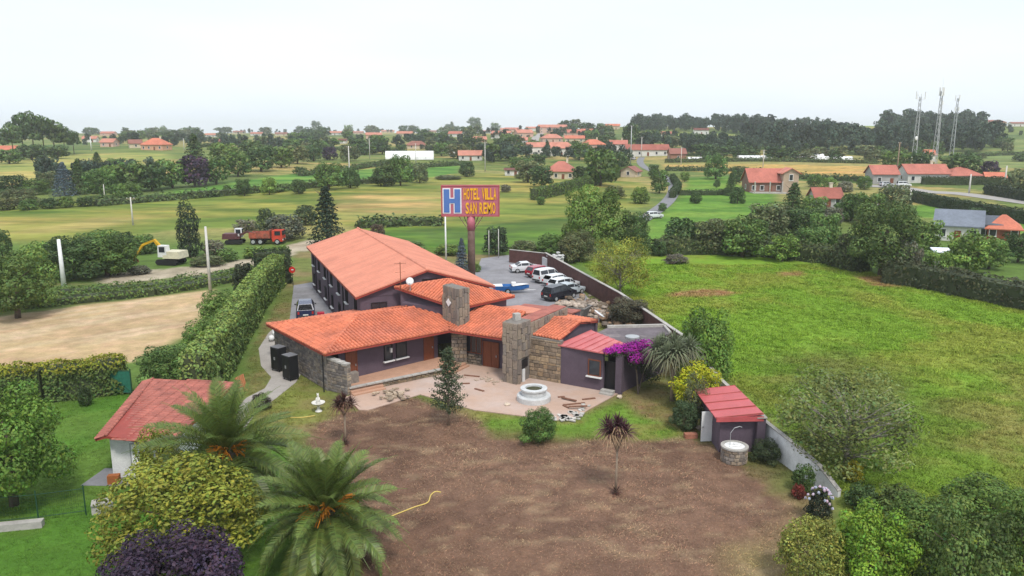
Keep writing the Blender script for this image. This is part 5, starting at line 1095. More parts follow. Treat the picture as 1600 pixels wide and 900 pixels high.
# ---------------------------------------------------------------- far houses
M['roof_far'] = mat('far_roof', (.44, .155, .115), .8, .16, .35, stretch=(1, 1, 1), col2=(.35, .12, .09), c2pos=(.45, .7), ocol=True)
M['wall_far'] = mat('far_wall', (1, 1, 1), .85, .10, .6, ocol=True)
_hk = {}
def house(px, py, wpx, dm, wallm, roofm, yaw, wcol, rcol, label, roof='gable', wins=3, storeys=1, chim=1, name='house', cat='house', door=True, garage=False, over=.5, wm=None):
    b = G(px, py); s = mpp(b); W = wm or wpx * s; D = dm; t = thing(name, label, cat, (b[0], b[1], b[2] - .15), yaw)
    hx, hy = W / 2, D / 2; m = MB(); m.box((0, 0, wallm / 2 - .3), (W, D, wallm + .6))
    if roof == 'gable':
        for s_ in (-1, 1):
            x = s_ * (hx - .1); m.add([(x - .1, -hy, wallm), (x - .1, hy, wallm), (x - .1, 0, wallm + roofm * .97), (x + .1, -hy, wallm), (x + .1, hy, wallm), (x + .1, 0, wallm + roofm * .97)], [(0, 2, 1), (3, 4, 5), (0, 3, 5, 2), (1, 2, 5, 4)])
    wo_ = obj('wall', m.mesh('wall', M['wall_far']), t); wo_.color = (*wcol, 1)
    m = MB(); ox, oy = hx + over, hy + over; ez = wallm - roofm * over / hy * .6
    if roof == 'gable':
        m.slab([(-ox, -oy, ez), (ox, -oy, ez), (ox, 0, wallm + roofm), (-ox, 0, wallm + roofm)], .18); m.slab([(ox, oy, ez), (-ox, oy, ez), (-ox, 0, wallm + roofm), (ox, 0, wallm + roofm)], .18)
    elif roof == 'hip':
        rx = max(.3, hx - hy * .9); a, b_, c, d = (-ox, -oy, ez), (ox, -oy, ez), (ox, oy, ez), (-ox, oy, ez); e, f = (-rx, 0, wallm + roofm), (rx, 0, wallm + roofm)
        for q in ([a, b_, f, e], [c, d, e, f], [b_, c, f], [d, a, e]): m.slab(q, .18)
    elif roof == 'mono':
        m.slab([(-ox, -oy, wallm + .02), (ox, -oy, wallm + .02), (ox, oy, wallm + roofm), (-ox, oy, wallm + roofm)], .18)
    r = obj('roof', m.mesh('roof', M['roof_far']), t); r.color = (*rcol, 1)
    if chim:
        m = MB(); m.box((hx * .4, .2, wallm + roofm + .2), (.7, .7, 1.6)); m.box((hx * .4, .2, wallm + roofm + 1.05), (.9, .9, .15)); obj('chimney', m.mesh('chimney', M['cream']), r)
    key = ('w',); 
    if key not in _hk:
        q = MB(); q.box((0, -.02, 0), (1.0, .08, 1.25)); _hk[key] = q.mesh('window', M['glass']); q = MB()
        for s_ in (-1, 1): q.box((s_ * .53, -.04, 0), (.1, .1, 1.4))
        q.box((0, -.04, .67), (1.16, .1, .1)); q.box((0, -.06, -.70), (1.3, .16, .12)); _hk['f'] = q.mesh('frame', M['white'])
        q = MB(); q.box((0, -.02, 1.0), (1.0, .1, 2.0)); _hk['d'] = q.mesh('door', M['wood_door'])
    for st_ in range(storeys):
        for k in range(wins):
            x = -hx + W * (k + .5) / wins; z = 1.55 + st_ * 2.7
            if z > wallm - .6: continue
            if door and st_ == 0 and k == wins // 2 and wins > 1: obj('door', _hk['d'], t, loc=(x, -hy, 0)); continue
            w_ = obj('window', _hk[key], t, loc=(x, -hy, z)); obj('frame', _hk['f'], w_)
    if W > 4:
        for s_ in (-1, 1):
            w_ = obj('window', _hk[key], t, loc=(s_ * hx, 0, 1.6)); w_.rotation_euler = (0, 0, R(90) * s_); obj('frame', _hk['f'], w_)
    return t
WH, CR, BR, PK, GR_ = (.66, .64, .60), (.60, .50, .36), (.30, .15, .10), (.60, .40, .32), (.36, .35, .34)
RD, RP, RO, RDK, RBN, SL = (1, 1, 1), (1.15, 1.35, 1.3), (1.25, 1.15, .95), (.75, .7, .7), (.62, .72, .75), (.42, 1.35, 2.2)
HS = [
 (877, 279, 44, 9, 3.2, 3.3, R(-12), CR, RD, 'cream house with red hipped roof and chimneys behind the long clipped hedge', 'hip', 4, 1, 1),
 (735, 250, 36, 8, 2.8, 2.2, R(5), WH, RP, 'small white house with pink roof beyond the green field', 'gable', 3, 1, 0),
 (966, 239, 26, 8, 5.2, 2.0, R(-8), WH, RD, 'two-storey white house with red roof beside the long farmhouse', 'gable', 2, 2, 1),
 (926, 234, 34, 9, 3.5, 2.8, R(15), PK, RO, 'orange-roofed house left of the two-storey white house', 'hip', 3, 1, 1),
 (1010, 243, 66, 8, 3.4, 2.6, R(2), WH, RDK, 'long low farmhouse with dark red roof and white end wall', 'gable', 5, 1, 0),
 (1057, 250, 24, 8, 3.5, 2.4, R(0), BR, RBN, 'brown wooden barn at the right end of the long farmhouse', 'gable', 1, 1, 0),
 (986, 276, 26, 6, 2.4, 1.8, R(60), CR, RBN, 'small brown-roofed barn with cream gable at the end of the clipped hedge', 'gable', 1, 1, 0),
 (1288, 322, 40, 6, 2.6, 2.2, R(-4), GR_, RDK, 'small dark-red-roofed cottage half hidden among trees', 'gable', 3, 1, 1),
 (1376, 286, 36, 9, 3.4, 2.6, R(-8), GR_, RD, 'grey-walled house with bright red roof beside the wheat field', 'gable', 2, 1, 0),
 (1440, 284, 62, 9, 3.2, 2.8, R(-3), WH, RD, 'long white house with red roof behind the roadside hedge', 'gable', 4, 1, 1),
 (1497, 284, 50, 9, 2.6, 2.4, R(0), WH, RD, 'low house with red hipped roof at the right end of the long white house', 'hip', 3, 1, 0),
 (1552, 286, 26, 6, 2.2, 1.5, R(-20), CR, RO, 'small orange-roofed shed on the bank above the road', 'gable', 1, 1, 0),
 (1450, 252, 14, 5, 3.5, 2.2, R(0), WH, RO, 'tiny house with orange roof between the mast feet', 'gable', 1, 1, 0),
 (863, 208, 44, 10, 6.0, 2.6, R(4), PK, RP, 'largest pink-roofed block on the village hilltop', 'gable', 5, 2, 1),
 (895, 214, 30, 9, 4.0, 2.4, R(-6), PK, RD, 'red-roofed house just right of the hilltop block', 'gable', 3, 1, 0),
 (845, 240, 44, 9, 4.2, 2.4, R(8), WH, RP, 'white terraced house with pale red roof left of the pointed conifer', 'gable', 4, 1, 0),
 (878, 243, 40, 9, 4.4, 3.0, R(-5), WH, RP, 'white house with broad pale red roof right of the pointed conifer', 'hip', 3, 1, 0),
 (898, 222, 30, 8, 3.0, 2.0, R(-6), CR, RO, 'cream house with orange roof in the middle of the village', 'gable', 3, 1, 0),
 (862, 222, 32, 9, 3.2, 2.8, R(10), PK, RP, 'pink-roofed house below the hilltop block', 'hip', 3, 1, 0),
 (818, 214, 26, 9, 3.6, 2.6, R(20), PK, RP, 'pink house on the left slope of the village hill', 'gable', 2, 1, 0),
 (784, 216, 30, 9, 3.6, 2.4, R(-15), WH, RP, 'white house with pink roof at the left foot of the village', 'gable', 3, 1, 0),
 (766, 208, 24, 9, 3.6, 2.2, R(10), WH, RD, 'white house with red roof above the left foot of the village', 'gable', 2, 1, 0),
 (800, 204, 22, 8, 3.6, 2.2, R(0), PK, RD, 'small pink house with red roof near the village skyline', 'gable', 2, 1, 0),
 (957, 202, 22, 8, 3.8, 2.0, R(-8), CR, RO, 'lone yellow house with orange roof below the ridge wood', 'gable', 2, 1, 0),
 (1095, 210, 22, 8, 4.0, 1.6, R(-4), WH, GR_, 'lone white house with grey roof on the green slope', 'gable', 3, 1, 0),
 (245, 234, 36, 10, 3.4, 3.6, R(-8), (.62, .34, .22), RO, 'big orange-roofed house at the top of the yellow hill field', 'hip', 4, 1, 1),
 (212, 231, 18, 7, 3.0, 2.2, R(30), CR, RBN, 'cream house with brown roof left of the big orange house', 'gable', 1, 1, 0),
 (172, 229, 20, 8, 3.0, 2.2, R(0), PK, RP, 'pink-roofed house right of the dark pine wood', 'gable', 2, 1, 0),
 (142, 222, 20, 8, 3.0, 2.0, R(10), WH, RP, 'white and pink house at the right edge of the pine wood', 'gable', 2, 1, 0),
 (170, 212, 22, 8, 3.2, 2.2, R(-5), PK, RD, 'pink house on the skyline right of the pine wood', 'gable', 2, 1, 0),
 (12, 241, 34, 9, 2.8, 2.0, R(5), CR, RO, 'long orange roof at the far left edge below the pines', 'gable', 3, 1, 0),
 (340, 226, 20, 8, 2.6, 2.0, R(10), CR, RBN, 'ochre house with brown roof right of the dark conifer', 'gable', 2, 1, 0),
 (402, 212, 18, 8, 3.0, 1.8, R(0), WH, RD, 'small white house with red roof on the left skyline', 'gable', 2, 1, 0),
 (440, 212, 18, 8, 2.8, 1.8, R(5), CR, RBN, 'cream house with brown roof on the skyline right of the small white house', 'gable', 2, 1, 0),
 (536, 224, 12, 6, 2.6, 1.4, R(0), WH, GR_, 'tiny white shed between the middle field trees', 'gable', 1, 1, 0),
 (584, 216, 24, 8, 3.4, 2.0, R(12), PK, RP, 'pink-roofed house among trees left of the brown bungalow', 'gable', 2, 1, 0),
 (633, 213, 24, 8, 3.0, 2.0, R(-5), CR, RP, 'cream house with pale roof above the brown bungalow', 'gable', 3, 1, 0),
 (651, 232, 32, 8, 2.6, 2.6, R(8), CR, RBN, 'bungalow with brown hipped roof above the white greenhouse', 'hip', 2, 1, 0),
 (670, 201, 24, 8, 3.0, 1.8, R(-5), CR, RBN, 'brown-roofed house on the skyline right of the tall trees', 'gable', 2, 1, 0),
 (800, 274, 22, 5, 2.4, .5, R(0), WH, GR_, 'small pale flat-roofed hut left of the cream hipped house', 'mono', 2, 1, 0),
 (1552, 190, 34, 10, 4.0, 2.2, R(5), CR, RBN, 'broad brown-roofed house on the far-right skyline', 'hip', 4, 1, 0),
 (1592, 190, 26, 9, 3.4, 1.6, R(-5), WH, RBN, 'pale house at the right end of the skyline', 'gable', 3, 1, 0),
 (330, 214, 16, 8, 3.0, 1.8, R(8), WH, RP, 'white house with pale roof on the skyline above the dark conifer', 'gable', 2, 1, 0),
 (374, 209, 18, 8, 3.0, 1.8, R(-6), CR, RBN, 'cream house just left of the small white skyline house', 'gable', 2, 1, 0),
 (524, 211, 20, 8, 3.0, 1.8, R(4), WH, RP, 'white house on the skyline right of the lone tall tree', 'gable', 3, 1, 0),
 (560, 209, 16, 8, 3.0, 1.8, R(-10), PK, RD, 'small pink house on the middle skyline', 'gable', 2, 1, 0),
 (606, 206, 20, 8, 3.2, 2.0, R(6), CR, RP, 'cream skyline house left of the brown-roofed one', 'gable', 3, 1, 0),
 (712, 214, 20, 8, 3.2, 2.0, R(-8), WH, RD, 'white house in the gap left of the village', 'gable', 2, 1, 0),
 (748, 224, 22, 8, 3.2, 2.0, R(12), PK, RP, 'pink house lowest at the left foot of the village', 'gable', 2, 1, 0),
 (812, 226, 24, 8, 3.4, 2.0, R(-4), WH, RP, 'white house above the white terraced house', 'gable', 3, 1, 0),
 (832, 203, 20, 8, 3.6, 2.0, R(6), WH, RP, 'white house left of the largest hilltop block', 'gable', 2, 1, 0),
 (918, 210, 20, 8, 3.4, 2.0, R(-10), PK, RO, 'pink house at the right end of the hilltop', 'gable', 2, 1, 0),
 (792, 196, 20, 8, 3.6, 2.0, R(0), CR, RP, 'cream house highest on the left of the village skyline', 'gable', 2, 1, 0),
 (1040, 215, 20, 8, 3.2, 2.0, R(5), WH, RD, 'white house with red roof under the ridge wood', 'gable', 2, 1, 0),
 (430, 226, 16, 7, 2.8, 1.8, R(-12), WH, RBN, 'pale cottage among the trees left of the middle fields', 'gable', 2, 1, 0),
 (700, 240, 22, 7, 2.6, 1.4, R(4), WH, GR_, 'low pale shed right of the white greenhouse', 'mono', 2, 1, 0),
]
for h in HS: house(*h)
# near brick house with dormer gable
b = G(1206, 299); s = mpp(b); bh = house(1196, 299, 62, 9, 3.4, 3.6, R(-2), (.22, .12, .09), (1, .95, .95), 'brick house with pink roof and gabled wing facing the bright lawn', 'gable', 5, 1, 0)
W = 62 * s; m = MB(); gx = W / 2 - .5; m.box((gx, -4.2, 2.9), (4.4, 3.2, 6.4)); m.add([(gx - 2.2, -5.8, 6.0), (gx + 2.2, -5.8, 6.0), (gx, -5.8, 7.2), (gx - 2.2, -5.6, 6.0), (gx + 2.2, -5.6, 6.0), (gx, -5.6, 7.2)], [(0, 1, 2), (5, 4, 3), (0, 2, 5, 3), (1, 4, 5, 2)]); o = obj('gable_wing', m.mesh('gable_wing', M['wall_far']), bh); o.color = (.42, .32, .24, 1)
m = MB(); m.slab([(gx - 2.9, -6.3, 5.75), (gx, -6.3, 7.35), (gx, 0, 7.35), (gx - 2.9, 0, 5.75)], .22); m.slab([(gx, -6.3, 7.35), (gx + 2.9, -6.3, 5.75), (gx + 2.9, 0, 5.75), (gx, 0, 7.35)], .22); o = obj('roof', m.mesh('roof', M['roof_far']), bh); o.color = (1.2, 1.3, 1.3, 1)
w_ = obj('window', _hk[('w',)], bh, loc=(gx, -5.82, 4.6)); w_.scale = (1, 1, 1.3); obj('frame', _hk['f'], w_)
m = MB(); m.box((-1, -6.3, .15), (W - 2, 3.6, .5)); [m.box((x, -7.7, 1.9), (.3, .3, 3.2)) for x in (-W / 2 + .6, -1, 2.5)]; obj('porch', m.mesh('porch', M['concrete']), bh)
# slate-roofed house on the right
sh_ = house(1495, 372, 60, 9, 3.0, 2.3, R(-30), WH, SL, 'white house with blue-grey slate roof among the trees', 'gable', 3, 1, 0)
house(1565, 372, 42, 8, 2.4, 2.0, R(-30), (.30, .10, .06), RO, 'low orange-roofed outbuilding beside the slate-roofed house', 'hip', 3, 1, 0)
house(1540, 370, 26, 7, 2.9, 1.2, R(-25), WH, (.25, .8, 1.3), 'dark slate wing with white conservatory windows beside the slate-roofed house', 'gable', 3, 1, 0, door=False)
house(1470, 412, 16, 2.4, 2.0, .3, R(-15), WH, (2, 6, 9), 'small white animal shelter by the meadow hedge', 'mono', 1, 1, 0, door=False)
# greenhouses
def tunnel(px, py, wpx, rad, label, yaw=0.0):
    b = G(px, py); L2 = wpx * mpp(b) / 2; t = thing('polytunnel', label, 'greenhouse', b, yaw); m = MB(); n = 10
    vs = [(x, rad * 1.25 * math.cos(math.pi * k / n), rad * math.sin(math.pi * k / n)) for x in (-L2, L2) for k in range(n + 1)]
    m.add(vs, [(k, k + 1, n + 2 + k, n + 1 + k) for k in range(n)] + [tuple(range(n, -1, -1)), tuple(range(n + 1, 2 * n + 2))]); obj('cover', m.mesh('cover', M['white'], False), t)
    for k in range(7):
        x = -L2 + 2 * L2 * k / 6; m = MB(); m.tube([(x, rad * 1.27 * math.cos(math.pi * q / n), rad * 1.02 * math.sin(math.pi * q / n)) for q in range(n + 1)], .08, 4); obj('hoop', m.mesh('hoop', M['grey_metal']), t)
tunnel(640, 249, 74, 4.2, 'long white greenhouse at the back of the green field', R(8))
tunnel(1178, 250, 50, 2.2, 'white polytunnel behind the brick house'); tunnel(1262, 247, 46, 2.2, 'white polytunnel left of the grey-walled house'); tunnel(1300, 250, 60, 1.8, 'low white polytunnel nearest the wheat field'); tunnel(1092, 251, 36, 1.8, 'white polytunnel beside the brown wooden barn')
# ---------------------------------------------------------------- poles and masts
def pole(px, py, ty, r, label, matl='galv', arm=True, name='utility_pole', insul=True):
    b = G(px, py); z = ztop(b, ty) - b[2]; t = thing(name, label, 'pole', b, prand.uniform(-.5, .5)); m = MB(); m.tube([(0, 0, -.3), (0, 0, z)], [r, r * .65], 8); obj('shaft', m.mesh('shaft', M[matl], True), t)
    if arm:
        m = MB(); m.box((0, 0, z - .35), (1.6, .12, .12)); obj('crossarm', m.mesh('crossarm', M['wood']), t)
        for x in (-.65, 0, .65): m = MB(); m.tube([(x, 0, z - .3), (x, 0, z - .05)], .05, 6); obj('insulator', m.mesh('insulator', M['white']), t)
    return t
pole(100, 447, 374, .30, 'thick white concrete pole in the left scrub', 'white', False)
pole(329, 456, 354, .20, 'tall pale pole at the corner of the stubble field', arm=False)
pole(208, 352, 308, .18, 'thin wooden pole standing in the hay field'); pole(547, 293, 228, .22, 'tall grey pole at the edge of the green field'); pole(578, 249, 216, .2, 'far pole left of the white greenhouse'); pole(650, 256, 224, .2, 'pole in front of the white greenhouse')
pole(758, 268, 222, .22, 'pole beside the small white house'); pole(697, 410, 336, .16, 'slim white pole just left of the hotel sign', 'white', False); pole(764, 402, 360, .08, 'thin pole left of the pair behind the car park', arm=False); pole(779, 403, 358, .08, 'thin pole right of the pair behind the car park', arm=False)
pole(985, 262, 196, .25, 'tall dark pole at the bend of the village lane', 'grey_metal'); pole(1002, 246, 214, .2, 'pole in front of the long farmhouse'); pole(1064, 258, 230, .2, 'pole at the left end of the wheat field'); pole(1192, 262, 234, .22, 'pole behind the roof of the brick house')
pole(1400, 284, 222, .25, 'weathered pole in front of the grey-walled house', 'wood'); pole(1514, 302, 272, .28, 'stout pale pole at the roadside hedge', arm=False); pole(1569, 294, 259, .28, 'stout pale pole farther right on the roadside', arm=False); pole(1421, 324, 297, .2, 'pole on the roadside lawn', arm=False); pole(1371, 330, 312, .25, 'short pale pole among the right-hand trees', arm=False)
pole(164, 312, 288, .15, 'thin pole among the blue spruce trees', arm=False); pole(143, 236, 214, .3, 'far white pole right of the pine wood', 'white', False); pole(288, 236, 216, .2, 'far pole right of the big orange house', arm=False)
def mast(px, py, ty, label, kind):
    b = G(px, py); h = ztop(b, ty) - b[2]; t = thing('telecom_mast', label, 'mast', b, prand.uniform(0, 1)); rb_, rt = (1.3, .45)
    m = MB(); L3 = [(math.cos(a), math.sin(a)) for a in (0, 2.094, 4.189)]
    for x, y in L3: m.tube([(x * rb_, y * rb_, 0), (x * rt, y * rt, h * .93)], .15, 5)
    obj('legs', m.mesh('legs', M['grey_metal']), t); m = MB(); n = 12
    for k in range(n):
        z0, z1 = h * .93 * k / n, h * .93 * (k + 1) / n; r0 = rb_ + (rt - rb_) * k / n; r1 = rb_ + (rt - rb_) * (k + 1) / n
        for q in range(3): a, b2 = L3[q], L3[(q + 1) % 3]; m.tube([(a[0] * r0, a[1] * r0, z0), (b2[0] * r1, b2[1] * r1, z1)], .07, 4)
    obj('lattice', m.mesh('lattice', M['grey_metal']), t)
    m = MB()
    if kind == 0: m.tube([(-3.2, 0, h * .9), (3.2, 0, h * .9)], .14, 5); [m.box((s * 3.2, 0, h * .95), (.35, .3, 3.2)) for s in (-1, 1)]; [m.box((s * 1.2, .6, h * .94), (.2, .2, 2.0)) for s in (-1, 1)]
    elif kind == 1: [m.box((.9 * math.cos(a), .9 * math.sin(a), h * .92), (.5, .5, 3.6), a) for a in (0, 2.1, 4.2)]; m.box((.8, 0, h * .78), (.6, .5, 1.6)); m.tube([(0, 0, h * .9), (0, 0, h * 1.08)], .06, 5)
    else: [m.box((1.3 * math.cos(a), 1.3 * math.sin(a), h * .93), (.4, .4, 3.2), a) for a in (0, 2.1, 4.2)]; [m.box((1.0 * math.cos(a), 1.0 * math.sin(a), h * .76), (.4, .4, 2.4), a) for a in (.5, 2.6, 4.7)]; m.tube([(-1.5, 0, h * .97), (1.5, 0, h * .97)], .08, 5)
    obj('antennas', m.mesh('antennas', M['white']), t)
    if kind == 0: m = MB(); m.lathe((0, 0, 0), [(.9, 0), (.9, .25), (.4, .4)], 12); me = m.mesh('dish', M['white']); me.transform(Matrix.Translation((-1.2, -.6, h * .36)) @ Matrix.Rotation(R(90), 4, 'X')); obj('dish', me, t)
mast(1428, 256, 143, 'left telecom mast with a wide crossbar of antennas', 0); mast(1460, 256, 133, 'middle telecom mast, the tallest, with white panel antennas', 1); mast(1487, 246, 146, 'right telecom mast with a ring of panel antennas', 2)
# cars on the far roads
car('hatch', 0, 0, R(20), (.7, .72, .72), 'white car parked by the bend of the winding lane', pos=G(1022, 341)); car('estate', 0, 0, R(10), (.55, .57, .6), 'silver car outside the grey-walled house', pos=G(1385, 291))
car('van', 0, 0, R(-5), (.70, .72, .72), 'white van outside the long white house', 'parked_van', 'van', pos=G(1412, 292)); car('hatch', 0, 0, R(70), (.6, .6, .62), 'pale car at the village lane turning', pos=G(990, 250))
# ---------------------------------------------------------------- vegetation
# foreground planting
yb = at(290, 880)
tree_at('dome', 'nn', (yb[0], yb[1], 0), 7.6, 5.1, (.20, .21, .028), 'golden_shrub', 'large rounded yellow-green shrub in front of the palms', 'shrub')
pb = at(285, 985)
tree_at('bush', 'nn', (pb[0], pb[1], 0), 6.0, 4.6, (.052, .031, .055), 'purple_shrub', 'purple-leaved shrub below the yellow-green shrub', 'shrub', variant=1)
lb = at(22, 790); tree_at('round', 'nn', (lb[0], lb[1], 0), 6.6, 6.9, (.125, .215, .032), 'lemon_tree', 'dense bright green tree at the left edge beside the wire fence', 'tree')
p1 = at(352, 700, 3.6); palm((p1[0], p1[1], 0), 3.6, 4.8, 'palm tree with arching fronds beside the white outbuilding', 3)
p2 = at(508, 790, 2.9); palm((p2[0], p2[1], 0), 2.9, 4.0, 'palm tree with orange fruit clusters at the front of the yard', 4, 82)
tree('bush', 'n', 252, 775, 84, 118, (.20, .24, .035), 'climbing_shrub', 'yellow-green shrub growing against the outbuilding door', 'shrub')
# garden
cordyline(540, 694, 82, 4, 'small dead brown cabbage palm near the porch steps', 2, (.085, .038, .030), (.16, .085, .055), .8, 70, spread=.45)
cordyline(962, 772, 128, 5, 'brown cabbage palm standing alone on the bare earth', 6, (.075, .028, .034), (.30, .20, .12), .95, 90, spread=.6)
yu = at(1050, 626); cordyline(0, 0, 0, 7, 'grey-green yucca tree with drooping sword leaves by the annex', 8, (.17, .20, .115), (.17, .17, .10), 1.45, 120, name='yucca_tree', spread=1.25, droop=.75, base=(yu[0], yu[1], 0), ht=4.9, tr=.14, skirt=False, wl=.11)
def young_tree(px, py, hpx, label):
    b = G(px, py); h = hpx * mpp(b); rg = np.random.default_rng(3); t = thing('young_tree', label, 'tree', b); m = MB(); m.tube([(0, 0, -.05), (.02, 0, h * .5), (0, 0, h * .97)], [.07, .05, .012], 7, (.34, .26, .2)); Ps = []
    for k in range(64):
        u = k / 64; z = h * (.17 + .80 * u); th = k * 2.4; l = (1.25 * (1 - u) ** .7 + .12) * rg.uniform(.7, 1.1); e = np.array((l * math.cos(th), l * math.sin(th), z + l * .35)); s0 = np.array((0, 0, z)); m.tube([tuple(s0), tuple((s0 + e) / 2 + np.array((0, 0, .03))), tuple(e)], [.018, .012, .004], 4, (.2, .15, .1))
        c = int(95 * (1 - .45 * u)); tt = rg.uniform(.2, 1.05, c)[:, None]; Ps.append(s0 + (e - s0) * tt + rg.normal(0, .085, (c, 3)))
    obj('trunk', m.mesh('trunk', M['plain'], True), t); P = np.concatenate(Ps); g = leaf_geo(P, unit(rg.normal(size=P.shape) + np.array((0, 0, .8))), .13, rg); o = obj('crown', mesh_np('crown', g[0], g[1], M['leaf'], g[2]), t); o.color = (.085, .115, .058, 1)
young_tree(701, 665, 128, 'young slender tree on the bare earth in front of the entrance')
tree('bush', 'n', 841, 690, 66, 56, (.085, .150, .032), 'leafy_shrub', 'leafy green shrub in front of the round fountain', 'shrub')
t = tree('bush', 'n', 1100, 600, 104, 128, (.14, .225, .038), 'evergreen_tree', 'dense dark green tree behind the yucca by the meadow', 'tree', variant=2)
tree('bush', 'n', 1088, 640, 92, 78, (.40, .40, .02), 'golden_shrub', 'bright yellow-green shrub between the yucca and the red-roofed shed', 'shrub', variant=3)
tree('bush', 'n', 1070, 672, 50, 50, (.055, .085, .035), 'dark_shrub', 'dark shrub at the foot of the yucca left of the shed', 'shrub', variant=4)
tree('sparse', 'm', 1085, 665, 50, 90, (.10, .11, .045), 'thin_shrub', 'thin leggy shrub in front of the white shed door', 'shrub')
# bougainvillea on the annex roof
bg_ = thing('bougainvillea', 'magenta bougainvillea spilling over the annex roof corner', 'shrub', (8.4, 54.0, 0)); rg = np.random.default_rng(12)
Lb = np.array([(-1.3, .3, 3.2, .45, .25), (-.6, .35, 3.35, .6, .35), (.2, .3, 3.4, .7, .45), (1.0, .8, 3.45, .75, .45), (1.7, 1.4, 3.3, .7, .5), (.6, .0, 2.8, .6, .5), (1.4, .7, 2.7, .7, .6), (2.2, 1.7, 2.8, .6, .6)])
g = lobe_leaves(Lb, 5200, .13, rg, deep=.5); o = obj('blossoms', mesh_np('blossoms', g[0], g[1], M['leaf'], g[2]), bg_); o.color = (.42, .022, .36, 1)
Lb2 = Lb.copy(); Lb2[:, 2] -= .25; Lb2[:, 3:] *= 1.02
g = lobe_leaves(np.concatenate([Lb2, np.array([(1.6, 1.0, 1.9, .75, .8), (2.6, 2.0, 2.0, .8, .9), (2.2, 1.5, 1.0, .7, .7)])]), 4200, .14, rg, deep=.5); o = obj('foliage', mesh_np('foliage', g[0], g[1], M['leaf'], g[2]), bg_); o.color = (.045, .06, .03, 1)
m = MB(); m.tube([(.9, -.1, 0), (.8, .2, 1.5), (.5, .3, 3.0)], [.07, .06, .04], 6); m.tube([(.9, 0, 0), (1.4, .6, 1.6), (1.6, 1.0, 3.0)], [.05, .05, .03], 6); obj('stem', m.mesh('stem', M['bark']), bg_)
tree('bush', 'm', 1056, 412, 46, 16, (.13, .115, .085), 'brushwood_heap', 'grey-brown heap of brushwood on the far left of the meadow', 'heap')
pl = thing('wooden_pallet', 'orange wooden pallet leaning against the tall hedge by the path', 'pallet', (*at(381, 613)[:2], 0), R(75)); pl.rotation_euler[0] = R(-12)
for k in range(5): mb_ = MB(); mb_.box((-.4 + .2 * k, 0, .65), (.14, .04, 1.3), col=(.50, .20, .09)); obj('slat', mb_.mesh('slat', M['plain']), pl)
for k in range(3): mb_ = MB(); mb_.box((0, .06, .1 + .55 * k), (1.0, .08, .1), col=(.42, .17, .08)); obj('rail', mb_.mesh('rail', M['plain']), pl)
box('brick_trough', mat('trough_brick', (.34, .14, .09), .9, .2), None, (*at(1079, 684)[:2], .15), (.8, .4, .3), .1, label='low brick trough on the ground left of the shed', cat='trough')
dd_ = thing('satellite_dish', 'small white dish at the right end of the right wing roof', 'dish', (7.25, 62.3, 3.3))
mb_ = MB(); mb_.lathe((0, 0, 0), [(.0, -.08), (.28, -.05), (.5, .06), (.5, .09), (.0, -.03)], 16); me = mb_.mesh('reflector', M['white'], True); me.transform(Matrix.Translation((0, 0, .75)) @ Matrix.Rotation(R(35), 4, 'Y')); obj('reflector', me, dd_)
mb_ = MB(); mb_.tube([(0, 0, 0), (0, 0, .75)], .035, 6); obj('mast', mb_.mesh('mast', M['grey_metal']), dd_)
# along the white wall
tree('bush', 'n', 1196, 722, 52, 38, (.060, .080, .034), 'garden_shrub', 'dull green shrub between the stone well and the white wall', 'shrub')
tree('bush', 'm', 1254, 768, 40, 46, (.055, .095, .025), 'garden_shrub', 'dark green shrub against the middle of the white wall', 'shrub')
tree('bush', 'm', 1247, 778, 26, 24, (.16, .03, .022), 'red_shrub', 'small red-leaved shrub at the foot of the white wall', 'shrub')
tree('bush', 'm', 1222, 690, 24, 18, (.06, .09, .03), 'climbing_plant', 'small climbing plant hanging on the white wall', 'shrub')
hy = tree('bush', 'm', 1278, 815, 46, 58, (.035, .05, .03), 'hydrangea_shrub', 'hydrangea with pale mauve flower heads at the end of the white wall', 'shrub')
m = MB(); hr = random.Random(4)
for k in range(34):
    a = hr.uniform(0, 6.28); e = hr.uniform(.1, 1.4); lump(m, (.47 * math.cos(a) * math.cos(e), .47 * math.sin(a) * math.cos(e), .45 + .5 * math.sin(e)), .05, hr, (.50 * hr.uniform(.7, 1.2), .42, .52), .9, 6)
obj('flower_heads', m.mesh('flower_heads', M['plain']), hy, kind='stuff')
# bottom right corner
tree('dome', 'n', 1266, 915, 120, 114, (.21, .225, .045), 'golden_shrub', 'rounded yellowish shrub at the bottom edge, leftmost of the corner shrubs', 'shrub', variant=5)
tree('bush', 'n', 1358, 925, 140, 150, (.15, .25, .025), 'corner_shrub', 'bright green topped shrub right of the rounded yellowish shrub', 'shrub', variant=6)
tree('round', 'n', 1500, 960, 150, 190, (.085, .13, .032), 'corner_tree', 'dark broad tree in the bottom right corner', 'tree')
tree('round', 'n', 1590, 930, 130, 170, (.095, .150, .028), 'corner_tree', 'lighter green tree cut by the right edge at the bottom', 'tree', variant=1)
tree('bush', 'n', 1440, 860, 150, 90, (.085, .140, .026), 'corner_shrub', 'spreading green shrub behind the dark corner tree', 'shrub', variant=7)
tree('bush', 'n', 1545, 815, 150, 70, (.095, .155, .028), 'corner_shrub', 'low spreading shrub on the meadow above the lighter corner tree', 'shrub', variant=8)
tree('bush', 'm', 1400, 800, 80, 46, (.075, .110, .03), 'corner_shrub', 'small shrub between the white wall end and the meadow', 'shrub')
tree('bush', 'm', 1332, 752, 36, 34, (.26, .23, .015), 'gorse_bush', 'small yellow gorse bush beyond the end of the white wall', 'shrub')
tree('bush', 'm', 1345, 795, 60, 44, (.05, .085, .025), 'ivy_shrub', 'dark ivy clump covering the low end of the white wall', 'shrub')
tree('sparse', 'n', 1322, 735, 235, 165, (.16, .19, .055), 'thin_tree', 'wide thin-leaved tree with grey branches just beyond the white wall', 'tree')
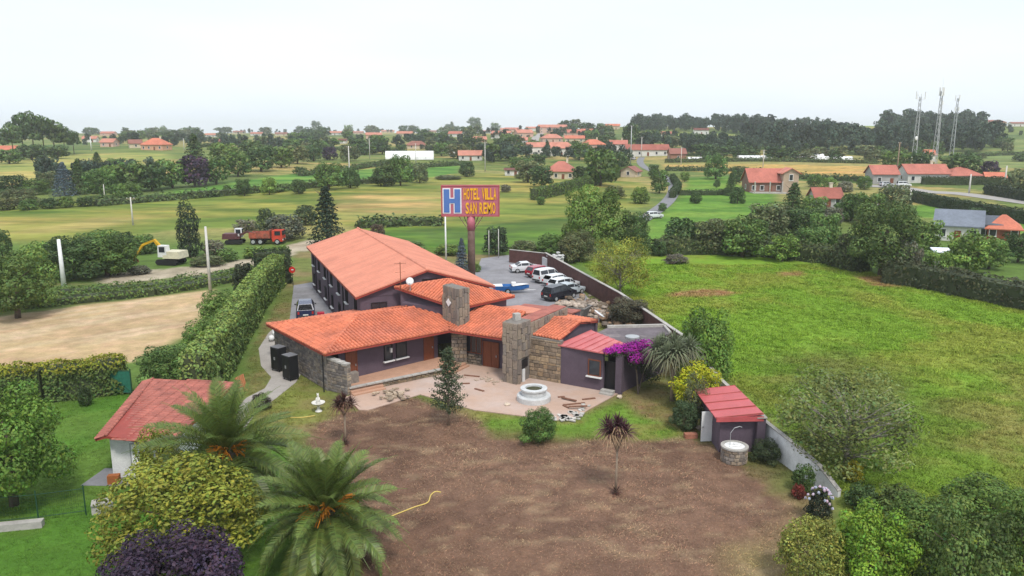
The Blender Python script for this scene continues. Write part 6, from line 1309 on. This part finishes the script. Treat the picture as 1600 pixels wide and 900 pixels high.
tree('sparse', 'n', 968, 462, 104, 96, (.25, .28, .045), 'thin_tree', 'yellow-green thin tree with pale trunk at the meadow corner', 'tree', variant=1)
tree('bush', 'n', 985, 508, 86, 44, (.085, .075, .042), 'scrub_bush', 'brownish scrubby bush behind the grey flat roof', 'shrub', variant=9)
# hedges
tall = thing
hedge([(-29.4, 95.0), (-27.9, 83), (-25.4, 70), (-23.4, 60), (-22.0, 50.5)], 1.6, 3.9, (.150, .220, .058), 'tall clipped hedge running along the left side of the hotel', 60, .27, top=(.18, .25, .06), bulge=.13, seed=3)
hedge([(-32.0, 94.3), (-28.4, 96.5)], 1.6, 4.3, (.035, .055, .022), 'dark end of hedge turning at the gravel lane', 40, .26, seed=4)
hedge([(-41.5, 51.5), (-33.5, 52.6), (-28.9, 54.8)], 1.8, 2.6, (.085, .13, .032), 'clipped hedge with yellow-green top in front of the stubble field', 80, .23, top=(.21, .22, .022), seed=5)
def ghedge(px, wd, ht, col, label, dens=8, size=.55, seed=1, top=None, bulge=.3): return hedge(PG(px), wd, ht, col, label, dens, size, top, bulge, seed=seed)
ghedge([(834, 313), (870, 305), (925, 290), (965, 276), (985, 270)], 2.2, 3.0, (.10, .155, .036), 'long clipped hedge climbing to the small cream barn', 10, .5, 6)
ghedge([(1420, 312), (1460, 322), (1520, 334), (1640, 356)], 2.4, 2.6, (.035, .055, .024), 'dark clipped hedge along the near side of the road', 10, .5, 7)
ghedge([(1440, 288), (1490, 289), (1565, 288)], 2.0, 2.4, (.040, .062, .022), 'clipped hedge on the wall in front of the long white house', 10, .5, 8)
ghedge([(1542, 303), (1580, 310), (1640, 320)], 2.4, 2.8, (.025, .038, .022), 'very dark hedge at the right edge beyond the road', 10, .5, 9)
ghedge([(1385, 440), (1440, 448), (1500, 460), (1640, 490)], 3.0, 2.6, (.065, .075, .036), 'shaggy hedge along the far right side of the meadow', 16, .42, 10, bulge=.6)
ghedge([(1050, 310), (1060, 296), (1050, 280)], 1.5, 2.0, (.045, .075, .024), 'dark hedge along the winding lane', 10, .45, 11)
ghedge([(1060, 305), (1120, 305), (1145, 302)], 1.3, 1.4, (.045, .08, .024), 'low hedge across the bright lawn', 10, .45, 12)
ghedge([(-60, 490), (120, 472), (240, 460), (335, 444), (400, 432)], 2.4, .9, (.11, .165, .04), 'low shaggy hedge along the far edge of the stubble field', 22, .35, 13, bulge=.6)
ghedge([(90, 462), (230, 452), (330, 437), (430, 418)], 2.0, .8, (.10, .155, .04), 'low bramble hedge beside the gravel lane', 20, .35, 14, bulge=.6)
coped_wall([G(1420, 300)[:2], G(1540, 300)[:2]], 1.5, 'low stone wall along the far side of the road', M['mortar'], False, name='roadside_wall')
ghedge([(1025, 398), (1100, 396), (1200, 400), (1300, 412), (1345, 425)], 3.0, 2.4, (.085, .11, .04), 'dark undergrowth along the back of the meadow', 14, .5, 15, bulge=.8)
for k, (q, lab) in enumerate((([(600, 266), (660, 262), (722, 258)], 'far hedgerow in front of the white greenhouse'), ([(470, 275), (560, 264), (610, 256)], 'far hedgerow along the back of the green field'), ([(400, 238), (520, 234), (620, 236)], 'far hedgerow behind the middle tree belt'), ([(700, 232), (760, 228), (800, 230)], 'far hedgerow below the left foot of the village'), ([(150, 322), (300, 310), (480, 294), (640, 284)], 'low hedgerow between hay field and green field'), ([(1040, 267), (1150, 268), (1240, 279), (1350, 284)], 'dark hedge along the near edge of the wheat field'), ([(1040, 254), (1200, 252), (1370, 256)], 'dark hedge along the back of the wheat field'), ([(560, 356), (640, 352), (690, 352)], 'low dark hedgerow behind the rear roof'), ([(780, 222), (900, 232), (960, 246)], 'far hedgerow running below the village roofs'), ([(1010, 240), (1070, 244), (1130, 244)], 'far hedgerow beside the brown wooden barn'), ([(300, 232), (400, 226), (500, 222)], 'far hedgerow under the left skyline'), ([(1490, 246), (1560, 243), (1640, 240)], 'thin hedgerow across the far-right slope'))):
    ghedge(q, 2.6, 1.5, (.085, .125, .042), lab, 6, .8, 30 + k, bulge=.9)
# shrubs by the tall hedge and stubble field
HG = 'shrubs between hedge and stubble field'
row('of the shrubs beside the tall hedge', HG, 'n', [('bush', 350, 512, 92, 60, LT), ('bush', 330, 560, 100, 66, LT), ('bush', 268, 608, 112, 74, MID)])
tree('bush', 'm', 383, 462, 42, 56, (.035, .048, .026), 'dark_bush', 'upright dark bush at the corner of stubble field and hedge', 'shrub')
tree('bush', 'm', 134, 634, 24, 34, (.05, .075, .025), 'small_bush', 'small bush on the neighbour lawn in front of the clipped hedge', 'shrub')
# left middle
row('of the big trees left of the stubble field', 'trees left of the stubble field', 'n', [('round', 28, 497, 128, 112, MID), ('bush', 116, 436, 110, 70, DK), ('round', 168, 432, 100, 74, MID)])
row('in the scrub behind the yellow excavator', 'scrub behind the excavator', 'm', [('bush', 184, 430, 56, 60, LT), ('bush', 226, 396, 50, 32, MID), ('bush', 66, 432, 66, 56, LT), ('bush', 150, 415, 80, 56, MID), ('bush', 218, 428, 40, 14, GY_), ('bush', 325, 415, 60, 16, OL), ('bush', 4, 402, 34, 46, DK), ('bush', 190, 396, 60, 36, DK)])
tree('column', 'm', 297, 402, 46, 86, (.032, .048, .024), 'dark_conifer', 'tall dark conifer beside the yellow excavator', 'tree'); tree('conifer', 'm', 512, 384, 72, 92, (.026, .045, .025), 'dark_conifer', 'tall dark conifer behind the rear roof ridge', 'tree')
tree('bush', 'm', 445, 374, 78, 42, (.115, .125, .085), 'grey_bush', 'grey-green dome-shaped bush behind the red truck', 'shrub'); tree('bush', 'm', 418, 366, 34, 42, (.05, .075, .035), 'bush', 'dark bush left of the grey-green dome bush', 'shrub'); tree('bush', 'm', 478, 352, 40, 34, (.06, .085, .04), 'bush', 'bush right of the grey-green dome bush', 'shrub')
tree('bush', 'm', 590, 374, 28, 26, (.12, .085, .06), 'brown_bush', 'brownish bush just above the rear roof', 'shrub')
row('in the low scrub along the lane', 'low scrub along the lane', 'f', [('bush', 335, 398, 40, 24, GY_), ('bush', 400, 402, 50, 18, LT), ('bush', 355, 408, 40, 20, MID), ('bush', 438, 396, 34, 14, LT), ('bush', 385, 360, 40, 18, GY_)])
tree('conifer', 'm', 722, 432, 34, 60, (.085, .105, .125), 'blue_spruce', 'young blue spruce beside the hotel sign column', 'tree'); tree('bush', 'm', 775, 398, 46, 46, (.035, .055, .026), 'dark_bush', 'dark bush behind the two thin poles', 'shrub')
row('in the scrub behind the car park', 'scrub behind the car park', 'm', [('bush', 640, 392, 60, 16, MID), ('bush', 700, 398, 50, 18, LT), ('bush', 820, 396, 50, 22, OL), ('bush', 860, 398, 50, 34, MID), ('bush', 890, 410, 50, 44, OL), ('bush', 745, 425, 16, 14, LT)])
# big trees behind the meadow, left to right
row('of the large trees left of the meadow', 'trees at the left end of the meadow', 'n', [('round', 925, 398, 112, 112, LT), ('round', 992, 398, 56, 72, DK), ('bush', 905, 408, 60, 50, OL)])
row('in the tree belt behind the meadow', 'tree belt behind the meadow', 'm', [('bush', 1062, 392, 66, 56, DK), ('round', 1118, 396, 80, 56, OL), ('round', 1160, 402, 84, 66, MID), ('round', 1222, 408, 56, 44, LT), ('round', 1262, 402, 60, 50, MID), ('round', 1200, 375, 80, 60, OL), ('round', 1255, 372, 70, 50, DK), ('round', 1290, 395, 60, 66, MID), ('bush', 1325, 420, 56, 60, OL), ('bush', 1418, 436, 46, 62, GY_), ('round', 1440, 400, 60, 60, MID), ('round', 1510, 425, 80, 66, LT), ('round', 1545, 420, 60, 50, MID), ('bush', 1465, 430, 50, 40, LT), ('round', 1590, 410, 60, 50, DK), ('bush', 1030, 400, 30, 26, DK), ('round', 1180, 385, 60, 44, DK)])
tree('round', 'n', 1375, 430, 124, 116, (.072, .110, .030), 'broadleaf_tree', 'largest broad green tree in the belt behind the meadow', 'tree', variant=2)
row('of the trees around the dark-red cottage', 'trees around the cottage', 'm', [('conifer', 1238, 346, 60, 60, DK), ('round', 1220, 365, 66, 46, OL), ('round', 1330, 345, 54, 46, MID), ('round', 1360, 350, 60, 50, MID), ('round', 1395, 330, 56, 44, OL), ('bush', 1272, 292, 26, 22, MID), ('bush', 1294, 298, 28, 22, LT), ('bush', 1350, 296, 26, 22, MID), ('round', 1300, 352, 44, 30, GY_), ('round', 1268, 350, 50, 46, MID), ('bush', 1322, 344, 44, 34, MID), ('bush', 1320, 300, 30, 18, GY_), ('round', 1410, 352, 50, 34, MID), ('bush', 1530, 338, 44, 14, DK)])
row('on the bright lawn of the brick house', 'trees on the bright lawn', 'm', [('round', 1118, 280, 44, 40, MID), ('conifer', 1141, 306, 26, 36, DK), ('round', 1152, 318, 26, 28, DK), ('bush', 1087, 318, 22, 20, DK), ('round', 1070, 284, 18, 16, LT), ('round', 1120, 294, 12, 14, DK), ('bush', 1175, 300, 14, 12, MID), ('bush', 1145, 318, 12, 8, DK), ('bush', 1160, 318, 12, 8, MID), ('round', 1150, 288, 22, 24, DK)])
row('along the winding lane', 'trees along the lane', 'm', [('round', 1030, 302, 34, 38, MID), ('bush', 1000, 318, 34, 28, LT), ('bush', 960, 310, 40, 20, OL), ('round', 1022, 278, 22, 22, DK), ('bush', 1035, 330, 16, 14, MID)])
row('around the cream hipped house', 'trees around the cream hipped house', 'f', [('round', 938, 290, 66, 60, MID), ('round', 908, 287, 40, 28, DK), ('round', 846, 292, 44, 34, DK), ('round', 825, 285, 50, 36, OL), ('bush', 845, 320, 16, 14, MID), ('round', 968, 272, 40, 36, DK), ('round', 815, 268, 50, 24, MID), ('round', 905, 250, 40, 30, MID), ('bush', 790, 300, 20, 12, GY_), ('round', 840, 262, 34, 22, DK), ('conifer', 855, 246, 20, 26, DK)])
row('below the village', 'trees below the village', 'f', [('round', 800, 240, 40, 30, DK), ('round', 770, 252, 34, 28, MID), ('round', 715, 248, 40, 24, OL), ('round', 740, 236, 40, 24, DK), ('round', 790, 226, 26, 18, MID), ('round', 925, 222, 28, 20, MID), ('round', 945, 214, 30, 20, OL), ('round', 985, 232, 36, 40, DK), ('round', 1020, 228, 36, 26, DK), ('round', 1050, 232, 30, 22, OL), ('round', 1085, 236, 36, 28, DK)])
row('at the edge of the green field', 'trees edging the green field', 'm', [('round', 382, 306, 28, 28, DK), ('round', 421, 304, 28, 28, LT), ('bush', 467, 303, 28, 24, DK), ('round', 514, 296, 52, 44, MID), ('bush', 548, 294, 34, 34, DK), ('bush', 600, 291, 46, 36, DK), ('round', 626, 290, 42, 50, MID), ('bush', 656, 286, 32, 30, OL), ('bush', 730, 276, 30, 26, DK), ('bush', 355, 300, 14, 12, MID)])
row('in the belt behind the green field', 'tree belt behind the green field', 'f', [('round', 205, 300, 60, 50, MID), ('round', 238, 298, 56, 44, DK), ('round', 270, 294, 60, 46, MID), ('round', 305, 292, 56, 50, PU), ('conifer', 306, 262, 46, 52, DK), ('round', 338, 288, 50, 44, MID), ('round', 372, 276, 48, 40, MID), ('round', 408, 268, 56, 40, DK), ('round', 440, 262, 44, 34, MID), ('round', 352, 258, 50, 36, MID), ('round', 465, 256, 40, 30, OL), ('bush', 515, 250, 30, 22, PU), ('round', 490, 252, 34, 24, DK), ('round', 395, 250, 40, 32, DK), ('round', 545, 252, 36, 26, OL), ('bush', 470, 272, 26, 12, DK), ('round', 560, 240, 34, 26, DK), ('round', 590, 236, 36, 26, MID), ('round', 690, 244, 36, 22, MID)])
row('in the belt below the yellow hill', 'trees below the yellow hill', 'm', [('conifer', 102, 306, 46, 52, BL), ('conifer', 126, 304, 38, 54, DK), ('round', 160, 308, 62, 46, MID), ('round', 180, 300, 44, 44, LT), ('round', 20, 302, 56, 30, DK), ('round', 58, 304, 46, 26, MID), ('conifer', 153, 266, 30, 28, DK), ('round', 185, 268, 34, 22, MID), ('round', 75, 300, 40, 34, OL), ('round', 205, 310, 40, 26, MID), ('round', 30, 318, 60, 24, OL)])
row('in the hedgerow above the hay field', 'hedgerow above the hay field', 'f', [('bush', 12, 328, 40, 20, OL), ('bush', 46, 328, 34, 18, MID), ('bush', 78, 326, 32, 18, DK), ('bush', 104, 324, 30, 18, MID), ('bush', 134, 322, 34, 16, DK), ('bush', 165, 318, 34, 14, MID), ('bush', 250, 312, 40, 8, DK), ('bush', 290, 309, 40, 8, MID), ('bush', 330, 307, 40, 8, DK), ('bush', 430, 300, 40, 7, MID), ('bush', 700, 280, 50, 6, OL)])
row('of the left skyline pines', 'pines on the left skyline', 'f', [('pine', 22, 246, 44, 50, DK), ('pine', 38, 244, 48, 64, DK), ('pine', 54, 244, 50, 66, DK), ('pine', 70, 243, 46, 60, DK), ('pine', 86, 243, 46, 54, DK), ('pine', 102, 242, 38, 42, DK), ('pine', 116, 241, 30, 36, DK), ('pine', 6, 240, 44, 36, DK), ('round', 50, 250, 50, 26, DK), ('round', 90, 248, 46, 22, DK), ('round', 15, 256, 44, 24, MID)])
# scattered far trees, seen singly along hedgerows and gardens
fr = random.Random(21); ALLH = [(h[0], h[1], h[2]) for h in HS]
def clear(px, py): return all(abs(px - a) > w * .5 + 7 or not (b - 4 < py < b + 13) for a, b, w in ALLH)
def scatter(where, group, box_, n, lod, wr, hr_):
    it = []
    while len(it) < n:
        px, py = fr.uniform(box_[0], box_[2]), fr.uniform(box_[1], box_[3])
        if not clear(px, py): continue
        k = fr.choices(('round', 'bush', 'conifer', 'pine'), (6, 3, 1, 1))[0]; it.append((k, px, py, fr.uniform(*wr), fr.uniform(*hr_), fr.choice((DK, DK, MID, OL, DK))))
    row(where, group, lod, it)
scatter('of the tiny left skyline trees', 'far trees on the left skyline', (130, 208, 400, 222), 38, 'xf', (12, 30), (8, 15))
scatter('of the tiny middle skyline trees', 'far trees on the middle skyline', (400, 206, 740, 222), 46, 'xf', (12, 30), (8, 16))
scatter('of the tiny trees behind the middle fields', 'far trees of the middle distance', (400, 224, 720, 243), 44, 'xf', (16, 40), (10, 20))
scatter('of the trees among village roofs', 'trees among the village roofs', (740, 203, 960, 240), 44, 'xf', (12, 26), (9, 18))
scatter('of the trees behind the wheat', 'trees behind the wheat field', (1060, 238, 1480, 254), 34, 'xf', (20, 40), (12, 24))
scatter('of the trees on the far-right slope', 'far trees on the right slope', (1490, 222, 1600, 262), 12, 'xf', (14, 34), (8, 18))
row('behind the long white house', 'trees behind the long white house', 'f', [('round', 1500, 282, 70, 44, DK), ('bush', 1545, 272, 34, 22, PU), ('round', 1400, 268, 60, 34, MID), ('round', 1440, 270, 40, 36, DK), ('bush', 1590, 302, 50, 40, OL)])
tree('conifer', 'f', 706, 201, 18, 18, DK, 'conifer_tree', 'tall pointed conifer on the skyline left of the village', 'tree'); tree('pine', 'f', 742, 200, 30, 24, DK, 'pine_tree', 'tall pine on the skyline above the village left edge', 'tree'); tree('round', 'f', 494, 207, 18, 20, DK, 'broadleaf_tree', 'lone tall round tree on the left skyline', 'tree')
# far woods that read as one mass
def wood(name, label, px0, px1, rows_, seed, hmin, hmax, n):
    rg = np.random.default_rng(seed); VS, FS, CS = [], [], []; k0 = 0; srcs = [proto('pine', 'xf', 0), proto('round', 'xf', 1), proto('pine', 'xf', 2)]; dat = []
    for tm, cm in srcs:
        v = np.empty(len(cm.vertices) * 3, np.float32); cm.vertices.foreach_get('co', v); f = np.empty(len(cm.loops), np.int32); cm.loops.foreach_get('vertex_index', f); c = np.empty(len(cm.vertices) * 4, np.float32); cm.attributes['Col'].data.foreach_get('color', c); dat.append((v.reshape(-1, 3), f.reshape(-1, 4), c.reshape(-1, 4)[:, :3]))
    for k in range(n):
        px = rg.uniform(px0, px1); t = (px - px0) / (px1 - px0); a, b = rows_; py = np.interp(t, [0, .5, 1], a) + rg.random() * (np.interp(t, [0, .5, 1], b) - np.interp(t, [0, .5, 1], a)); p = G(px, py); h_ = rg.uniform(hmin, hmax); w_ = h_ * rg.uniform(.55, .9); v, f, c = dat[rg.integers(0, 3)]; an = rg.uniform(0, 6.28); ca_, sa_ = math.cos(an), math.sin(an)
        q = np.column_stack([(v[:, 0] * ca_ - v[:, 1] * sa_) * w_ + p[0], (v[:, 0] * sa_ + v[:, 1] * ca_) * w_ + p[1], v[:, 2] * h_ + p[2]]); VS.append(q); FS.append(f + k0); CS.append(c * np.array((.055, .085, .055)) * rg.uniform(.6, 1.5)); k0 += len(v)
    obj(name, mesh_np(name, np.concatenate(VS), np.concatenate(FS), M['leaf'], np.concatenate(CS)), None, label, 'wood', kind='stuff')
wood('ridge_wood', 'dark pine wood along the right-hand ridge', 988, 1210, ([206, 206, 212], [199, 199, 203]), 3, 7, 17, 150)
wood('hillside_wood', 'dark eucalyptus wood on the slope behind the masts', 1160, 1560, ([238, 243, 238], [224, 224, 220]), 4, 7, 18, 170)
wood('skyline_wood', 'thin dark wood on the skyline left of the masts', 1190, 1306, ([209, 209, 208], [202, 200, 200]), 8, 6, 14, 46)
wood('mast_wood', 'tall dark wood on the skyline behind the masts', 1372, 1535, ([216, 218, 214], [204, 203, 202]), 9, 11, 22, 70)
for nm, lab, x0, x1, lo, hi, sd, n_ in (('far_copse', 'dark far copse right of the pine wood', 120, 330, 229, 221, 41, 42), ('far_copse', 'far copse above the dark tree belt', 330, 520, 236, 224, 42, 60), ('far_copse', 'far copse around the brown bungalow', 540, 735, 236, 222, 43, 56), ('far_copse', 'garden trees massed below the village', 735, 985, 258, 244, 44, 60), ('far_copse', 'garden trees massed among the village roofs', 745, 960, 222, 208, 45, 44), ('far_copse', 'tree mass beneath the yellow hill field', 60, 250, 292, 280, 46, 40), ('far_copse', 'thin line of trees along the left skyline', 130, 480, 211, 206, 47, 60), ('far_copse', 'thin line of trees along the middle skyline', 480, 760, 208, 201, 48, 60), ('far_copse', 'scrub mass behind the polytunnels', 1060, 1400, 243, 236, 49, 90), ('far_copse', 'scattered wood on the far-right slope', 1490, 1600, 214, 204, 50, 22)):
    wood(nm, lab, x0, x1, ([lo] * 3, [hi] * 3), sd, 4, 9, n_)
wood('valley_wood', 'dark belt of trees below the ridge wood', 1000, 1190, ([236, 238, 240], [225, 226, 226]), 5, 5, 11, 90)
# ---------------------------------------------------------------- grass tufts (uncountable)
def tuft_mesh(name, seed, blades=9, h=.10, spread=.20):
    rg = np.random.default_rng(seed); m = MB()
    for k in range(blades):
        a = rg.uniform(0, 6.28); r_ = spread * math.sqrt(rg.random()); x, y = r_ * math.cos(a), r_ * math.sin(a); l = h * rg.uniform(.6, 1.3); b = rg.uniform(0, 6.28); w_ = .03; dx, dy = math.cos(b) * w_, math.sin(b) * w_; lx, ly = rg.normal(0, .13, 2); g = rg.uniform(.75, 1.3)
        m.add([(x - dx, y - dy, 0), (x + dx, y + dy, 0), (x + lx, y + ly, l)], [(0, 1, 2)], (g * rg.uniform(.9, 1.15), g, g * .9))
    return m.mesh(name, M['grass_blade'])
def grass_mat():
    m = bpy.data.materials.new('grass_blade'); m.use_nodes = True; t = m.node_tree; b = t.nodes['Principled BSDF']; b.inputs['Roughness'].default_value = .7; b.inputs['Specular IOR Level'].default_value = .15
    a = t.nodes.new('ShaderNodeAttribute'); a.attribute_name = 'Col'; i = t.nodes.new('ShaderNodeAttribute'); i.attribute_type = 'INSTANCER'; i.attribute_name = 'tint'
    x = t.nodes.new('ShaderNodeMix'); x.data_type = 'RGBA'; x.blend_type = 'MULTIPLY'; x.inputs[0].default_value = 1; t.links.new(a.outputs['Color'], x.inputs[6]); t.links.new(i.outputs['Color'], x.inputs[7]); t.links.new(x.outputs[2], b.inputs['Base Color']); return m
M['grass_blade'] = grass_mat()
def grass(name, label, zones, n, seed, hscale=1.0, ymax=90, mesh=None, bright=1.15, bare=None):
    rg = np.random.default_rng(seed); zi = [ZN.index(z) for z in zones]; P = []
    ok = np.isin(ZONE, zi) & (YY < ymax) & (np.abs(XX) < YY * .72 + 6); ii_ = np.argwhere(ok)
    area = np.gradient(GX)[ii_[:, 1]] * np.gradient(GY)[ii_[:, 0]] / (YY[ok.nonzero()] / 40.0) ** 1.2
    ch = rg.choice(len(ii_), n, p=area / area.sum()); r, c = ii_[ch, 0], ii_[ch, 1]
    x = GX[c] + rg.uniform(-.5, .5, n) * np.gradient(GX)[c]; y = GY[r] + rg.uniform(-.5, .5, n) * np.gradient(GY)[r]; z = ZZ[r, c] - .02; free = np.ones(n, bool)
    for hp in HARD: free &= sdist(hp, x, y) < -.12
    x, y, z, r, c = x[free], y[free], z[free], r[free], c[free]; n = len(x)
    col = COLS[r, c] * bright * rg.uniform(.75, 1.3, n)[:, None]
    me = bpy.data.meshes.new(name); me.vertices.add(n); me.vertices.foreach_set('co', np.column_stack([x, y, z]).astype(np.float32).ravel())
    cl = np.ones((n, 4), np.float32); cl[:, :3] = col; a = me.attributes.new('tint', 'FLOAT_COLOR', 'POINT'); a.data.foreach_set('color', cl.ravel())
    s = (rg.uniform(.6, 1.4, n) * hscale * (y / 40.0) ** .55 * (.6 + .9 * fbm(x, y, 2.4, 31))).astype(np.float32); a = me.attributes.new('sc', 'FLOAT', 'POINT'); a.data.foreach_set('value', s)
    a = me.attributes.new('rot', 'FLOAT', 'POINT'); a.data.foreach_set('value', rg.uniform(0, 6.28, n).astype(np.float32))
    o = obj(name, me, None, label, 'grass', kind='stuff')
    src = bpy.data.objects.new('grass_tuft', mesh); COL.objects.link(src); src.location = (0, -60, -3); src.hide_render = True; src['kind'] = 'helper'
    ng = bpy.data.node_groups.new(name, 'GeometryNodeTree'); ng.interface.new_socket('Geometry', in_out='INPUT', socket_type='NodeSocketGeometry'); ng.interface.new_socket('Geometry', in_out='OUTPUT', socket_type='NodeSocketGeometry')
    N = ng.nodes.new; K = ng.links.new; gi, go = N('NodeGroupInput'), N('NodeGroupOutput'); ip = N('GeometryNodeInstanceOnPoints'); oi = N('GeometryNodeObjectInfo'); oi.inputs['Object'].default_value = src
    ra = N('GeometryNodeInputNamedAttribute'); ra.data_type = 'FLOAT'; ra.inputs[0].default_value = 'rot'; sa_ = N('GeometryNodeInputNamedAttribute'); sa_.data_type = 'FLOAT'; sa_.inputs[0].default_value = 'sc'; cx = N('ShaderNodeCombineXYZ'); K(ra.outputs[0], cx.inputs[2])
    m2p = N('GeometryNodeMeshToPoints'); K(gi.outputs[0], m2p.inputs[0]); K(m2p.outputs[0], ip.inputs['Points']); K(oi.outputs['Geometry'], ip.inputs['Instance']); K(cx.outputs[0], ip.inputs['Rotation']); K(sa_.outputs[0], ip.inputs['Scale']); K(ip.outputs[0], go.inputs[0])
    md = o.modifiers.new('scatter', 'NODES'); md.node_group = ng; return o
TM = tuft_mesh('grass_tuft', 1)
grass('meadow_grass', 'long rough grass of the meadow beyond the white wall', ['meadow'], 60000, 1, .85, 110, TM)
grass('lawn_grass', 'short grass of the neighbour lawn at the left', ['lawn'], 22000, 2, .55, 70, TM)
grass('garden_grass_blades', 'patchy garden grass around the terrace', ['garden_grass'], 24000, 3, .6, 90, TM)
TD = tuft_mesh('dry_tuft', 5, 6, .07, .2)
grass('dry_weeds', 'sparse dry weeds on the bare earth', ['dirt_yard'], 13000, 4, .8, 60, TD, 1.5)
# ---------------------------------------------------------------- air
m = MB(); m.box((0, 1480, 24.5), (4600, 3080, 61)); hz = m.mesh('haze', bpy.data.materials.new('haze_air')); hm = hz.materials[0]; hm.use_nodes = True; t = hm.node_tree; t.nodes.clear(); o_ = t.nodes.new('ShaderNodeOutputMaterial'); v = t.nodes.new('ShaderNodeVolumePrincipled'); v.inputs['Color'].default_value = (.93, .96, 1.0, 1); v.inputs['Density'].default_value = .0002; v.inputs['Anisotropy'].default_value = .2; t.links.new(v.outputs[0], o_.inputs['Volume'])
HAZE = obj('haze', hz, None, 'thin pale haze over the distant hills', 'haze', kind='stuff')
